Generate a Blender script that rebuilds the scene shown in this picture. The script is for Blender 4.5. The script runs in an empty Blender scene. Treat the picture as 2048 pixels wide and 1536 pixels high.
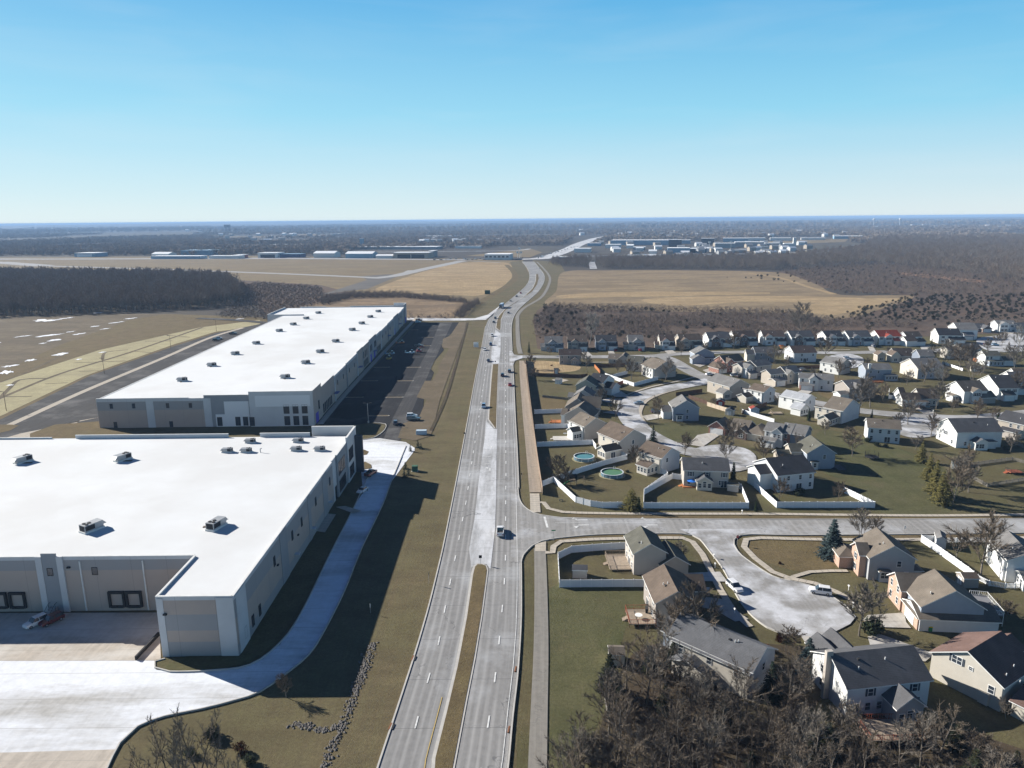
import bpy, bmesh, math, random
from mathutils import Vector, Matrix
from mathutils.geometry import tessellate_polygon
PI = math.pi
scene = bpy.context.scene
C = scene.collection
# ---------------------------------------------------------------- camera, sky, sun, exposure
F = 1450.0; H = 82.0
HAZE = 9e-5
PITCH = math.atan(330 / F); ROLL = math.atan(.0093)
fw = Vector((0, math.cos(PITCH), -math.sin(PITCH)))
R0 = Vector((1, 0, 0)); U0 = Vector((0, math.sin(PITCH), math.cos(PITCH)))
RT = R0 * math.cos(ROLL) - U0 * math.sin(ROLL)
UP = R0 * math.sin(ROLL) + U0 * math.cos(ROLL)
cd = bpy.data.cameras.new("camera"); cam = bpy.data.objects.new("camera", cd); C.objects.link(cam)
cd.sensor_width = 36; cd.lens = 36 * F / 2048; cd.clip_start = 1; cd.clip_end = 90000
m = Matrix((RT, UP, -fw)).transposed().to_4x4(); m.translation = Vector((0, 0, H)); cam.matrix_world = m
scene.camera = cam
SUN_EL = math.radians(25); SUN_AZ = math.atan2(-.887, .462)      # clockwise from +Y
sl = bpy.data.lights.new("sun", 'SUN'); sl.energy = 5.0; sl.angle = math.radians(.5); sl.color = (1, .955, .88)
so = bpy.data.objects.new("sun", sl); C.objects.link(so)
tos = Vector((math.sin(SUN_AZ) * math.cos(SUN_EL), math.cos(SUN_AZ) * math.cos(SUN_EL), math.sin(SUN_EL)))
so.rotation_euler = tos.to_track_quat('Z', 'Y').to_euler(); so.location = (0, 0, 300)
w = bpy.data.worlds.new("World"); scene.world = w; w.use_nodes = True
nt = w.node_tree; bg = nt.nodes['Background']; bg.inputs[1].default_value = .10
sky = nt.nodes.new('ShaderNodeTexSky'); sky.sky_type = 'NISHITA'; sky.sun_disc = False
sky.sun_elevation = SUN_EL; sky.sun_rotation = SUN_AZ; sky.altitude = 250
sky.air_density = 1.0; sky.dust_density = 0.3; sky.ozone_density = 3.0
tcn = nt.nodes.new('ShaderNodeTexCoord'); sxy = nt.nodes.new('ShaderNodeSeparateXYZ'); nt.links.new(tcn.outputs['Generated'], sxy.inputs[0])
rmp = nt.nodes.new('ShaderNodeValToRGB'); nt.links.new(sxy.outputs[2], rmp.inputs[0])       # clear winter sky by height above the horizon
els = rmp.color_ramp.elements; els[0].position = 0.0; els[0].color = (.76, .86, .90, 1); els[1].position = 1.0; els[1].color = (.002, .012, .065, 1)
for ps_, c_ in ((.035, (.62, .80, .89)), (.13, (.28, .67, .89)), (.26, (.09, .44, .80)), (.42, (.007, .045, .22))):
    e_ = els.new(ps_); e_.color = (*c_, 1)
sc_ = nt.nodes.new('ShaderNodeVectorMath'); sc_.operation = 'SCALE'; sc_.inputs[3].default_value = 5.1; nt.links.new(rmp.outputs[0], sc_.inputs[0])
mx_ = nt.nodes.new('ShaderNodeMix'); mx_.data_type = 'RGBA'; mx_.inputs[0].default_value = .93; nt.links.new(sky.outputs[0], mx_.inputs[6]); nt.links.new(sc_.outputs[0], mx_.inputs[7])
dt_ = nt.nodes.new('ShaderNodeVectorMath'); dt_.operation = 'DOT_PRODUCT'; nt.links.new(tcn.outputs['Generated'], dt_.inputs[0]); dt_.inputs[1].default_value = (-.887, .462, 0)
mr_ = nt.nodes.new('ShaderNodeMapRange'); nt.links.new(dt_.outputs['Value'], mr_.inputs[0]); mr_.inputs[1].default_value = -.25; mr_.inputs[2].default_value = 1.0; mr_.inputs[3].default_value = 0; mr_.inputs[4].default_value = .3
mg_ = nt.nodes.new('ShaderNodeMix'); mg_.data_type = 'RGBA'; nt.links.new(mr_.outputs[0], mg_.inputs[0]); nt.links.new(mx_.outputs[2], mg_.inputs[6]); mg_.inputs[7].default_value = (3.1, 4.5, 4.9, 1)   # brighter towards the sun
lim = nt.nodes.new('ShaderNodeMapRange'); nt.links.new(sxy.outputs[2], lim.inputs[0]); lim.inputs[1].default_value = .45; lim.inputs[2].default_value = 0
mh_ = nt.nodes.new('ShaderNodeMix'); mh_.data_type = 'RGBA'; nt.links.new(lim.outputs[0], mh_.inputs[0]); nt.links.new(mx_.outputs[2], mh_.inputs[6]); nt.links.new(mg_.outputs[2], mh_.inputs[7])
wn = nt.nodes.new('ShaderNodeTexNoise'); wm_ = nt.nodes.new('ShaderNodeMapping'); wm_.inputs['Scale'].default_value = (2.2, 2.2, 16); wm_.inputs['Rotation'].default_value = (.12, .1, .6); nt.links.new(tcn.outputs['Generated'], wm_.inputs[0]); nt.links.new(wm_.outputs[0], wn.inputs['Vector']); wn.inputs['Scale'].default_value = 1.6; wn.inputs['Detail'].default_value = 7; wn.inputs['Distortion'].default_value = .6
wr = nt.nodes.new('ShaderNodeMapRange'); nt.links.new(wn.outputs[0], wr.inputs[0]); wr.inputs[1].default_value = .5; wr.inputs[2].default_value = .75; wr.inputs[4].default_value = .09
wx = nt.nodes.new('ShaderNodeMix'); wx.data_type = 'RGBA'; nt.links.new(wr.outputs[0], wx.inputs[0]); nt.links.new(mh_.outputs[2], wx.inputs[6]); wx.inputs[7].default_value = (4.2, 4.5, 4.7, 1)   # faint high cloud
nt.links.new(wx.outputs[2], bg.inputs[0])
scene.view_settings.view_transform = 'Standard'; scene.view_settings.look = 'None'
scene.view_settings.exposure = 0.95; scene.view_settings.gamma = 1
scene.render.engine = 'CYCLES'
scene.cycles.max_bounces = 5; scene.cycles.diffuse_bounces = 2; scene.cycles.glossy_bounces = 2
scene.cycles.transmission_bounces = 2; scene.cycles.volume_bounces = 0; scene.cycles.transparent_max_bounces = 4

def G(u, v, z=0.0):            # a point of the photograph on the ground (or a level z)
    d = fw + RT * ((u - 1024) / F) + UP * ((768 - v) / F)
    t = (z - H) / d.z
    return Vector((d.x * t, d.y * t, z))
def gl(pts, z=0.0): return [G(u, v, z) for u, v in pts]
def smooth(pts, step=4.0, closed=False):
    n = len(pts); out = []
    rng = range(n if closed else n - 1)
    for i in rng:
        if closed: a, b, c, d = pts[i - 1], pts[i], pts[(i + 1) % n], pts[(i + 2) % n]
        else: a, b, c, d = pts[max(i - 1, 0)], pts[i], pts[i + 1], pts[min(i + 2, n - 1)]
        k = max(1, min(60, int((c - b).length / step)))
        for j in range(k):
            t = j / k
            out.append(.5 * ((2 * b) + (c - a) * t + (2 * a - 5 * b + 4 * c - d) * t * t + (3 * b - a - 3 * c + d) * t ** 3))
    if not closed: out.append(pts[-1].copy())
    return out
# ---------------------------------------------------------------- materials
MC = {}
def nodes_of(name, rough=.9, metal=0.0, spec=.3):
    m = bpy.data.materials.new(name); m.use_nodes = True
    b = m.node_tree.nodes['Principled BSDF']
    b.inputs['Roughness'].default_value = rough; b.inputs['Metallic'].default_value = metal
    b.inputs['Specular IOR Level'].default_value = spec
    return m, m.node_tree, b
def mixc(nt, fac, a, b):
    x = nt.nodes.new('ShaderNodeMix'); x.data_type = 'RGBA'
    for s, val in ((0, fac), (6, a), (7, b)):
        if hasattr(val, 'default_value') or hasattr(val, 'is_linked'): nt.links.new(val, x.inputs[s])
        elif s == 0: x.inputs[0].default_value = val
        else: x.inputs[s].default_value = (*val, 1)
    return x.outputs[2]
def noise(nt, vec, scale, detail=4, rough=.6, lo=.35, hi=.65):
    n = nt.nodes.new('ShaderNodeTexNoise'); n.inputs['Scale'].default_value = scale
    n.inputs['Detail'].default_value = detail; n.inputs['Roughness'].default_value = rough
    nt.links.new(vec, n.inputs['Vector'])
    r = nt.nodes.new('ShaderNodeMapRange'); nt.links.new(n.outputs[0], r.inputs[0])
    r.inputs[1].default_value = lo; r.inputs[2].default_value = hi
    return r.outputs[0]
def mapping(nt, src, sc=(1, 1, 1), rot=(0, 0, 0)):
    mp = nt.nodes.new('ShaderNodeMapping'); mp.inputs['Scale'].default_value = sc; mp.inputs['Rotation'].default_value = rot
    nt.links.new(src, mp.inputs[0]); return mp.outputs[0]
def bump(nt, b, h, s=.3, d=.1):
    bm_ = nt.nodes.new('ShaderNodeBump'); bm_.inputs['Strength'].default_value = s; bm_.inputs['Distance'].default_value = d
    nt.links.new(h, bm_.inputs['Height']); nt.links.new(bm_.outputs[0], b.inputs['Normal'])
def math_(nt, op, a, b=None, c=None):
    x = nt.nodes.new('ShaderNodeMath'); x.operation = op
    for i, v in enumerate((a, b, c)):
        if v is None: continue
        if isinstance(v, (int, float)): x.inputs[i].default_value = v
        else: nt.links.new(v, x.inputs[i])
    return x.outputs[0]
def M(name, c, c2=None, scale=1.0, c3=None, scale3=.05, rough=.9, metal=0.0, spec=.3, fine=0.0, bmp=0.0, stretch=None, rot=0, lohi=(.35, .65)):
    if name in MC: return MC[name]
    m, nt, b = nodes_of(name, rough, metal, spec)
    b.inputs['Base Color'].default_value = (*c, 1)
    if c2:
        g = nt.nodes.new('ShaderNodeNewGeometry').outputs['Position']
        v = mapping(nt, g, stretch, (0, 0, rot)) if stretch else g
        col = mixc(nt, noise(nt, v, scale, lo=lohi[0], hi=lohi[1]), c, c2)
        if c3: col = mixc(nt, noise(nt, g, scale3, 5, .6, .42, .6), col, c3)
        if fine:
            f = noise(nt, g, 6, 3, .7, .2, .8)
            col = mixc(nt, math_(nt, 'MULTIPLY', f, fine), col, tuple(x * .35 for x in c))
            if bmp: bump(nt, b, f, bmp, .15)
        nt.links.new(col, b.inputs['Base Color'])
    MC[name] = m; return m
def siding(name, c):
    if name in MC: return MC[name]
    m, nt, b = nodes_of(name, .65, 0, .35)
    g = nt.nodes.new('ShaderNodeNewGeometry').outputs['Position']
    s = nt.nodes.new('ShaderNodeSeparateXYZ'); nt.links.new(g, s.inputs[0])
    fr = math_(nt, 'FRACT', math_(nt, 'MULTIPLY', s.outputs[2], 5.0))
    line = math_(nt, 'GREATER_THAN', fr, .86)
    col = mixc(nt, noise(nt, g, .5, 4, .6, .3, .7), c, tuple(x * .9 for x in c))
    col = mixc(nt, math_(nt, 'MULTIPLY', line, .3), col, tuple(x * .5 for x in c))
    nt.links.new(col, b.inputs['Base Color']); bump(nt, b, fr, .25, .02)
    MC[name] = m; return m
def shingle(name, c):
    if name in MC: return MC[name]
    m, nt, b = nodes_of(name, .95, 0, .12)
    g = nt.nodes.new('ShaderNodeNewGeometry').outputs['Position']
    s = nt.nodes.new('ShaderNodeSeparateXYZ'); nt.links.new(g, s.inputs[0])
    fr = math_(nt, 'FRACT', math_(nt, 'MULTIPLY', s.outputs[2], 7.0))
    line = math_(nt, 'GREATER_THAN', fr, .8)
    col = mixc(nt, noise(nt, g, 3.5, 5, .8, .3, .7), tuple(x * 1.15 for x in c), tuple(x * .75 for x in c))
    col = mixc(nt, noise(nt, g, .35, 3, .6, .45, .75), col, tuple(min(1, x * 1.3) for x in c))
    col = mixc(nt, math_(nt, 'MULTIPLY', line, .35), col, tuple(x * .4 for x in c))
    nt.links.new(col, b.inputs['Base Color']); bump(nt, b, fr, .3, .02)
    MC[name] = m; return m
def brick(name, c, c2, mortar=(.45, .42, .38)):
    if name in MC: return MC[name]
    m, nt, b = nodes_of(name, .9)
    g = nt.nodes.new('ShaderNodeNewGeometry').outputs['Position']
    s = nt.nodes.new('ShaderNodeSeparateXYZ'); nt.links.new(g, s.inputs[0])
    cx = nt.nodes.new('ShaderNodeCombineXYZ')
    nt.links.new(math_(nt, 'ADD', s.outputs[0], s.outputs[1]), cx.inputs[0]); nt.links.new(s.outputs[2], cx.inputs[1])
    bt = nt.nodes.new('ShaderNodeTexBrick'); nt.links.new(cx.outputs[0], bt.inputs[0])
    bt.inputs['Scale'].default_value = 4; bt.inputs['Color1'].default_value = (*c, 1); bt.inputs['Color2'].default_value = (*c2, 1)
    bt.inputs['Mortar'].default_value = (*mortar, 1); bt.inputs['Mortar Size'].default_value = .015
    nt.links.new(bt.outputs[0], b.inputs['Base Color']); MC[name] = m; return m
def pavement(name, base, salt, salt_amt, tracks=0.0, joint=0.0, crack=.5, dark=(.10, .10, .105), patch=.06, aniso=(1, 1, 1)):
    """concrete / asphalt on a ribbon: uv.x = metres across, uv.y = metres along"""
    if name in MC: return MC[name]
    m, nt, b = nodes_of(name, .95, 0, .08)
    uv = nt.nodes.new('ShaderNodeUVMap').outputs[0]
    g = nt.nodes.new('ShaderNodeNewGeometry').outputs['Position']
    s = nt.nodes.new('ShaderNodeSeparateXYZ'); nt.links.new(uv, s.inputs[0])
    ux, uy = s.outputs[0], s.outputs[1]
    col = mixc(nt, noise(nt, g, .8, 5, .7), base, tuple(x * .8 for x in base))
    st = mapping(nt, uv, (1.0, .03, 1))
    col = mixc(nt, math_(nt, 'MULTIPLY', noise(nt, st, 1.2, 4, .6, .4, .7), .5), col, tuple(min(.9, x * 1.3) for x in base))
    if tracks:
        w_ = math_(nt, 'MULTIPLY_ADD', math_(nt, 'SINE', math_(nt, 'MULTIPLY', ux, 2 * PI / 1.8)), .5, .5)
        w_ = math_(nt, 'MULTIPLY', math_(nt, 'POWER', w_, 2.0), tracks)
        w_ = math_(nt, 'MULTIPLY', w_, noise(nt, mapping(nt, uv, (.5, .02, 1)), 1.0, 3, .6, .3, .7))
        col = mixc(nt, w_, col, tuple(min(.9, x * 1.7) for x in base))
    if salt_amt:
        n1 = noise(nt, mapping(nt, g, aniso), patch, 6, .66, .55 - .25 * salt_amt, .72 - .25 * salt_amt)
        n2 = noise(nt, g, .6, 5, .7, .25, .75)
        col = mixc(nt, math_(nt, 'MULTIPLY', n1, math_(nt, 'MULTIPLY_ADD', n2, .4, .55)), col, salt)
    if joint:
        j = math_(nt, 'LESS_THAN', math_(nt, 'FRACT', math_(nt, 'DIVIDE', uy, joint)), .12 / joint)
        col = mixc(nt, math_(nt, 'MULTIPLY', j, .6), col, dark)
    if crack:
        vo = nt.nodes.new('ShaderNodeTexVoronoi'); vo.feature = 'DISTANCE_TO_EDGE'; vo.inputs['Scale'].default_value = .11
        nz = nt.nodes.new('ShaderNodeTexNoise'); nz.inputs['Scale'].default_value = .5; nt.links.new(g, nz.inputs['Vector'])
        va = nt.nodes.new('ShaderNodeVectorMath'); va.operation = 'MULTIPLY_ADD'
        nt.links.new(nz.outputs[1], va.inputs[0]); va.inputs[1].default_value = (5, 5, 0); nt.links.new(g, va.inputs[2])
        nt.links.new(va.outputs[0], vo.inputs['Vector'])
        k = math_(nt, 'LESS_THAN', vo.outputs['Distance'], .0065)
        k = math_(nt, 'MULTIPLY', k, noise(nt, g, .07, 3, .6, .45, .6))
        col = mixc(nt, math_(nt, 'MULTIPLY', k, crack), col, dark)
    nt.links.new(col, b.inputs['Base Color']); MC[name] = m; return m
def grass(name, a, b_, c3, mow=0.0, rot=0, bigscale=.03, lots=0.0, hc=None):
    if name in MC: return MC[name]
    m, nt, b = nodes_of(name, 1.0, 0, .1)
    g = nt.nodes.new('ShaderNodeNewGeometry').outputs['Position']
    col = mixc(nt, noise(nt, g, .25, 6, .7, .35, .65), a, b_)
    col = mixc(nt, math_(nt, 'MULTIPLY', noise(nt, g, bigscale, 5, .65, .4, .62), .85), col, c3)
    if mow:
        v = mapping(nt, g, (1, .04, 1), (0, 0, rot))
        col = mixc(nt, math_(nt, 'MULTIPLY', noise(nt, v, .9, 3, .5, .35, .65), mow), col, tuple(x * 1.4 for x in c3))
    if lots:
        vo = nt.nodes.new('ShaderNodeTexVoronoi'); vo.inputs['Scale'].default_value = .038; vo.inputs['Randomness'].default_value = .6; nt.links.new(g, vo.inputs['Vector'])
        sp = nt.nodes.new('ShaderNodeSeparateColor'); nt.links.new(vo.outputs['Color'], sp.inputs[0])
        col = mixc(nt, math_(nt, 'MULTIPLY', sp.outputs[0], lots), col, (.20, .165, .095)); col = mixc(nt, math_(nt, 'MULTIPLY', sp.outputs[1], lots * .6), col, (.085, .105, .04))
        col = mixc(nt, math_(nt, 'MULTIPLY', noise(nt, g, .09, 6, .75, .52, .66), .5), col, (.17, .135, .08))
    if hc:                                    # strong mottling of rough fields
        v3 = mapping(nt, g, (.3, 1, 1), (0, 0, .05)); h1 = noise(nt, v3, .035, 8, .75, .46, .56); h2 = noise(nt, g, .16, 6, .8, .47, .57)
        col = mixc(nt, math_(nt, 'MULTIPLY', h1, .75), col, hc); col = mixc(nt, math_(nt, 'MULTIPLY', h2, .45), col, hc)
    v2 = mapping(nt, g, (.45, 1, 1), (0, 0, rot)) if mow > .4 else g
    col = mixc(nt, math_(nt, 'MULTIPLY', noise(nt, v2, .11, 9, .82, .44, .6), .5), col, tuple(x * .58 for x in b_))
    f = noise(nt, g, 1.7, 6, .85, .3, .72)
    col = mixc(nt, math_(nt, 'MULTIPLY', f, .8), col, tuple(x * .38 for x in a))
    nt.links.new(col, b.inputs['Base Color']); bump(nt, b, f, .5, .15)
    MC[name] = m; return m
# ---------------------------------------------------------------- mesh builder
class MB:
    def __init__(s): s.v = []; s.f = []; s.m = []; s.uv = {}
    def add(s, vs, fs, mi=0):
        o = len(s.v); s.v += [tuple(p) for p in vs]
        for f in fs: s.f.append(tuple(i + o for i in f)); s.m.append(mi)
        return s
    def box(s, x0, x1, y0, y1, z0, z1, mi=0, bottom=False):
        fs = [(4, 5, 6, 7), (0, 1, 5, 4), (1, 2, 6, 5), (2, 3, 7, 6), (3, 0, 4, 7)]
        if bottom: fs.append((3, 2, 1, 0))
        return s.add([(x0, y0, z0), (x1, y0, z0), (x1, y1, z0), (x0, y1, z0), (x0, y0, z1), (x1, y0, z1), (x1, y1, z1), (x0, y1, z1)], fs, mi)
    def prism(s, poly, z0, z1, mi=0, mtop=None):
        n = len(poly); vs = [(p[0], p[1], z0) for p in poly] + [(p[0], p[1], z1) for p in poly]
        s.add(vs, [(i, (i + 1) % n, n + (i + 1) % n, n + i) for i in range(n)], mi)
        return s.add(vs[n:], [tuple(range(n))], mi if mtop is None else mtop)
    def tube(s, a, b, r0, r1=None, n=6, mi=0, cap=True):
        a = Vector(a); b = Vector(b); r1 = r0 if r1 is None else r1
        d = (b - a)
        if d.length < 1e-6: return s
        d.normalize(); x = d.orthogonal().normalized(); y = d.cross(x)
        vs = []
        for c, r in ((a, r0), (b, r1)):
            for i in range(n):
                t = 2 * PI * i / n; vs.append(c + x * (r * math.cos(t)) + y * (r * math.sin(t)))
        fs = [(i, (i + 1) % n, n + (i + 1) % n, n + i) for i in range(n)]
        if cap: fs += [tuple(range(n, 2 * n)), tuple(reversed(range(n)))]
        return s.add(vs, fs, mi)
    def build(s, name, mats, parent=None, sm=False):
        me = s.mesh(name, mats, sm)
        return link(name, me, parent)
    def mesh(s, name, mats, sm=False):
        me = bpy.data.meshes.new(name); me.from_pydata(s.v, [], s.f)
        for mt in (mats if isinstance(mats, (list, tuple)) else [mats]): me.materials.append(mt)
        me.polygons.foreach_set('material_index', s.m)
        if sm: me.polygons.foreach_set('use_smooth', [True] * len(s.f))
        me.update(); return me
def link(name, me, parent=None):
    o = bpy.data.objects.new(name, me); C.objects.link(o)
    if parent is not None: o.parent = parent
    return o
def tag(o, label=None, cat=None, group=None, kind=None):
    if label: o['label'] = label
    if cat: o['category'] = cat
    if group: o['group'] = group
    if kind: o['kind'] = kind
    return o
def thing(name, label, cat, loc=(0, 0, 0), rz=0, group=None):
    o = bpy.data.objects.new(name, None); C.objects.link(o); o.empty_display_size = .5
    o.location = loc; o.rotation_euler = (0, 0, rz); return tag(o, label, cat, group)
def part(name, me, parent, loc=(0, 0, 0), rz=0, sc=None):
    o = link(name, me, parent); o.location = loc; o.rotation_euler = (0, 0, rz)
    if sc: o.scale = sc
    return o
LAY = [0]
UPP = {'road', 'junction', 'turning_lane', 'median', 'median_grass', 'trail', 'sidewalk', 'pavement', 'driveway', 'kerb', 'path'}
def poly(name, pts, z, mat, kind='structure', label=None, world=False, sm=0, thick=0, cat=None):
    LAY[0] += 1; z += LAY[0] * .0003 + (.12 if name in UPP else 0)
    ps = [Vector(p) for p in pts] if world else gl(pts)
    if sm: ps = smooth(ps, sm, True)
    fs = []
    for f in tessellate_polygon([[Vector((p.x, p.y, 0)) for p in ps]]):
        a, b_, c = (ps[k] for k in f); cr = (b_.x - a.x) * (c.y - a.y) - (b_.y - a.y) * (c.x - a.x)
        if abs(cr) > 1e-9: fs.append(f if cr > 0 else f[::-1])
    me = bpy.data.meshes.new(name); me.from_pydata([(p.x, p.y, z) for p in ps], [], fs); ul = me.uv_layers.new(name='UVMap')
    for lp in me.loops: q = ps[lp.vertex_index]; ul.data[lp.index].uv = (q.x, q.y)
    me.materials.append(mat); me.update()
    o = link(name, me); return tag(o, label, cat, None, kind)
def ribbon(name, pts, width, z, mat, world=False, step=4, kind='structure', h=0, sm=True, label=None, off=0):
    LAY[0] += 1; z += LAY[0] * .0003 + (.12 if name in UPP else 0)
    ps = [Vector((p[0], p[1], 0)) for p in pts] if world else gl(pts)
    if sm: ps = smooth(ps, step)
    vs = []; uvs = []; d = 0
    for i, p in enumerate(ps):
        t = (ps[min(i + 1, len(ps) - 1)] - ps[max(i - 1, 0)]); t.z = 0; t.normalize(); n = Vector((-t.y, t.x, 0))
        if i: d += (p - ps[i - 1]).length
        wd = width[0] + (width[1] - width[0]) * i / (len(ps) - 1) if isinstance(width, tuple) else width
        a = p + n * (wd / 2 + off); b = p - n * (wd / 2 - off)
        vs += [(a.x, a.y, z), (b.x, b.y, z)]; uvs += [(0, d), (wd, d)]
        if h: vs += [(a.x, a.y, 0), (b.x, b.y, 0)]; uvs += [(0, d), (wd, d)]
    k = 4 if h else 2; fs = []
    for i in range(len(ps) - 1):
        o = i * k; fs.append((o + 1, o + k + 1, o + k, o))
        if h: fs.append((o, o + k, o + k + 2, o + 2)); fs.append((o + 3, o + k + 3, o + k + 1, o + 1))
    if h: fs.append((0, 2, 3, 1)); o = (len(ps) - 1) * k; fs.append((o, o + 1, o + 3, o + 2))
    me = bpy.data.meshes.new(name); me.from_pydata(vs, [], fs); ul = me.uv_layers.new(name='UVMap')
    for lp in me.loops: ul.data[lp.index].uv = uvs[lp.vertex_index]
    me.materials.append(mat); me.update()
    return tag(link(name, me), label, None, None, kind)
# ---------------------------------------------------------------- materials of the ground
g_verge = grass('winter verge grass', (.215, .165, .094), (.15, .12, .07), (.138, .126, .062), .5, .02, .03, .3)
g_lawn = grass('winter lawn', (.175, .138, .074), (.13, .108, .058), (.108, .110, .048), .35, .5, .05, .6)
g_lawn2 = grass('greener lawn', (.125, .128, .056), (.105, .11, .048), (.12, .112, .06), .35, 1.1, .06, .3)
g_brown = grass('brown turf', (.21, .155, .085), (.16, .122, .068), (.18, .145, .07), .2, 0, .04)
g_air = grass('airfield grass', (.33, .245, .135), (.28, .21, .12), (.23, .185, .11), .6, 1.5, .008, 0, (.20, .155, .10))
g_mown = grass('mown dry field', (.45, .325, .175), (.38, .275, .15), (.48, .36, .21), .8, .35, .006, 0, (.33, .24, .14))
g_straw = grass('straw field', (.46, .345, .195), (.33, .245, .145), (.26, .195, .125), .7, 1.57, .009, 0, (.15, .115, .08))
g_corn = grass('corn stubble', (.32, .225, .135), (.22, .155, .095), (.40, .29, .18), .3, 1.5, .03, 0, (.15, .11, .075))
g_brush = grass('brush ground', (.15, .112, .088), (.115, .09, .073), (.18, .12, .085), .1, 0, .02)
g_seed = grass('pale seeded turf', (.54, .48, .28), (.47, .42, .25), (.40, .35, .22), .15, 1.1, .02)
g_mud = grass('bare mud', (.25, .20, .13), (.17, .14, .095), (.21, .16, .10), .1, 1.3, .03, 0, (.12, .095, .065))
g_far = grass('far woods floor', (.055, .045, .037), (.042, .037, .033), (.075, .06, .045), 0, 0, .0025)
g_bed = grass('mulch bed', (.12, .088, .06), (.085, .064, .045), (.10, .09, .05))
c_conc = (.36, .35, .33)
p_main = pavement('main road concrete', (.24, .235, .228), (.46, .47, .48), .1, .8, 13.0, .6, patch=.03)
p_turn = pavement('salted turning lane', (.33, .33, .33), (.62, .63, .65), .7, 0, 9.0, .5, patch=.1, aniso=(1.6, .3, 1))
p_side = pavement('side street concrete', (.27, .262, .25), (.46, .465, .48), .28, .35, 0, .6)
p_cul = pavement('salted street concrete', (.27, .262, .25), (.60, .61, .64), .5, 0, 0, .4, patch=.10)
p_yard = pavement('truck yard concrete', (.44, .43, .41), (.80, .83, .88), .85, 0, 7.5, .12, (.33, .32, .31), patch=.05, aniso=(.35, 1.3, 1))
p_apron = pavement('tan dock apron concrete', (.46, .41, .35), (.62, .60, .56), .4, 0, 7.5, .1, (.33, .31, .28), patch=.07, aniso=(.5, 1.2, 1))
p_walk = pavement('sidewalk concrete', (.46, .41, .34), (.5, .5, .5), 0, 0, 1.6, 0)
p_path = pavement('asphalt trail', (.24, .225, .20), (.4, .4, .4), 0, 0, 0, .3)
p_trail = pavement('tan trail strip', (.31, .262, .212), (.4, .4, .4), 0, 0, 12.0, .2)
p_drive = pavement('driveway concrete', (.42, .39, .345), (.55, .55, .55), .15, 0, 5.0, .1)
p_asph = pavement('new black asphalt', (.028, .028, .031), (.08, .08, .08), .05, 0, 0, 0, (.03, .03, .03))
p_asph2 = pavement('worn asphalt', (.062, .06, .06), (.15, .145, .14), .2, .2, 0, .1)
p_run = pavement('runway concrete', (.36, .35, .34), (.5, .5, .5), 0, 0, 0, 0)
p_hwy = pavement('far highway pavement', (.42, .42, .43), (.7, .7, .7), .5, 0, 0, 0)
m_kerb = M('kerb concrete', (.50, .48, .44), (.42, .40, .37), .6)
m_white = M('road paint white', (.72, .72, .70), (.5, .5, .49), 1.5)
m_yellow = M('road paint yellow', (.50, .36, .12), (.40, .31, .14), 1.5)
m_snow = M('snow', (.80, .82, .86), (.7, .72, .76), .3)
# ---------------------------------------------------------------- the ground, one sheet out to the horizon
mb = MB(); mb.add([(-60000, -400, 0), (60000, -400, 0), (60000, 42000, 0), (-60000, 42000, 0)], [(0, 1, 2, 3)])
m, nt, b = nodes_of('open land', 1.0, 0, .1)
g = nt.nodes.new('ShaderNodeNewGeometry').outputs['Position']
col = mixc(nt, noise(nt, mapping(nt, g, (1, .35, 1)), .0011, 7, .62, .5, .56), (.085, .073, .062), (.125, .108, .075))
col = mixc(nt, noise(nt, g, .012, 6, .75, .3, .7), col, (.062, .054, .047))
nt.links.new(col, b.inputs['Base Color'])
tag(mb.build('ground', m), kind='structure')
# near country: turf under everything close by
poly('verge', [(-900, 640), (-900, 1750), (3000, 1750), (3000, 640)], .02, g_verge)
poly('grass', [(1040, 718), (1300, 690), (1900, 655), (2900, 655), (2900, 1750), (1030, 1750), (1040, 1100), (1085, 1030)], .035, g_lawn)
for pts, mt in [
    ([(1650, 860), (1880, 930), (1900, 1025), (1760, 1025), (1690, 960), (1640, 940)], g_lawn2),
    ([(1290, 860), (1330, 845), (1400, 850), (1425, 868), (1375, 888), (1310, 870)], g_lawn2),
    ([(1095, 1180), (1290, 1180), (1250, 1260), (1210, 1420), (1090, 1560)], g_lawn2),
    ([(1492, 1084), (1640, 1080), (1690, 1110), (1640, 1145), (1560, 1135), (1500, 1105)], g_brown),
    ([(1066, 795), (1128, 800), (1120, 822), (1070, 822)], g_brown),
    ([(1060, 722), (1150, 728), (1150, 742), (1056, 745)], g_mown),
    ([(1640, 745), (1770, 790), (1700, 800), (1640, 790)], g_brown),
    ([(1570, 1290), (1680, 1310), (1640, 1400), (1500, 1560), (1210, 1560), (1220, 1400), (1300, 1290)], g_bed),
    ([(1560, 1560), (1660, 1440), (1850, 1440), (2150, 1560)], g_bed),
    ([(1240, 640), (1500, 640), (1500, 660), (1240, 668)], g_brown)]:
    poly('lawn', pts, .05, mt, sm=4)
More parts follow.
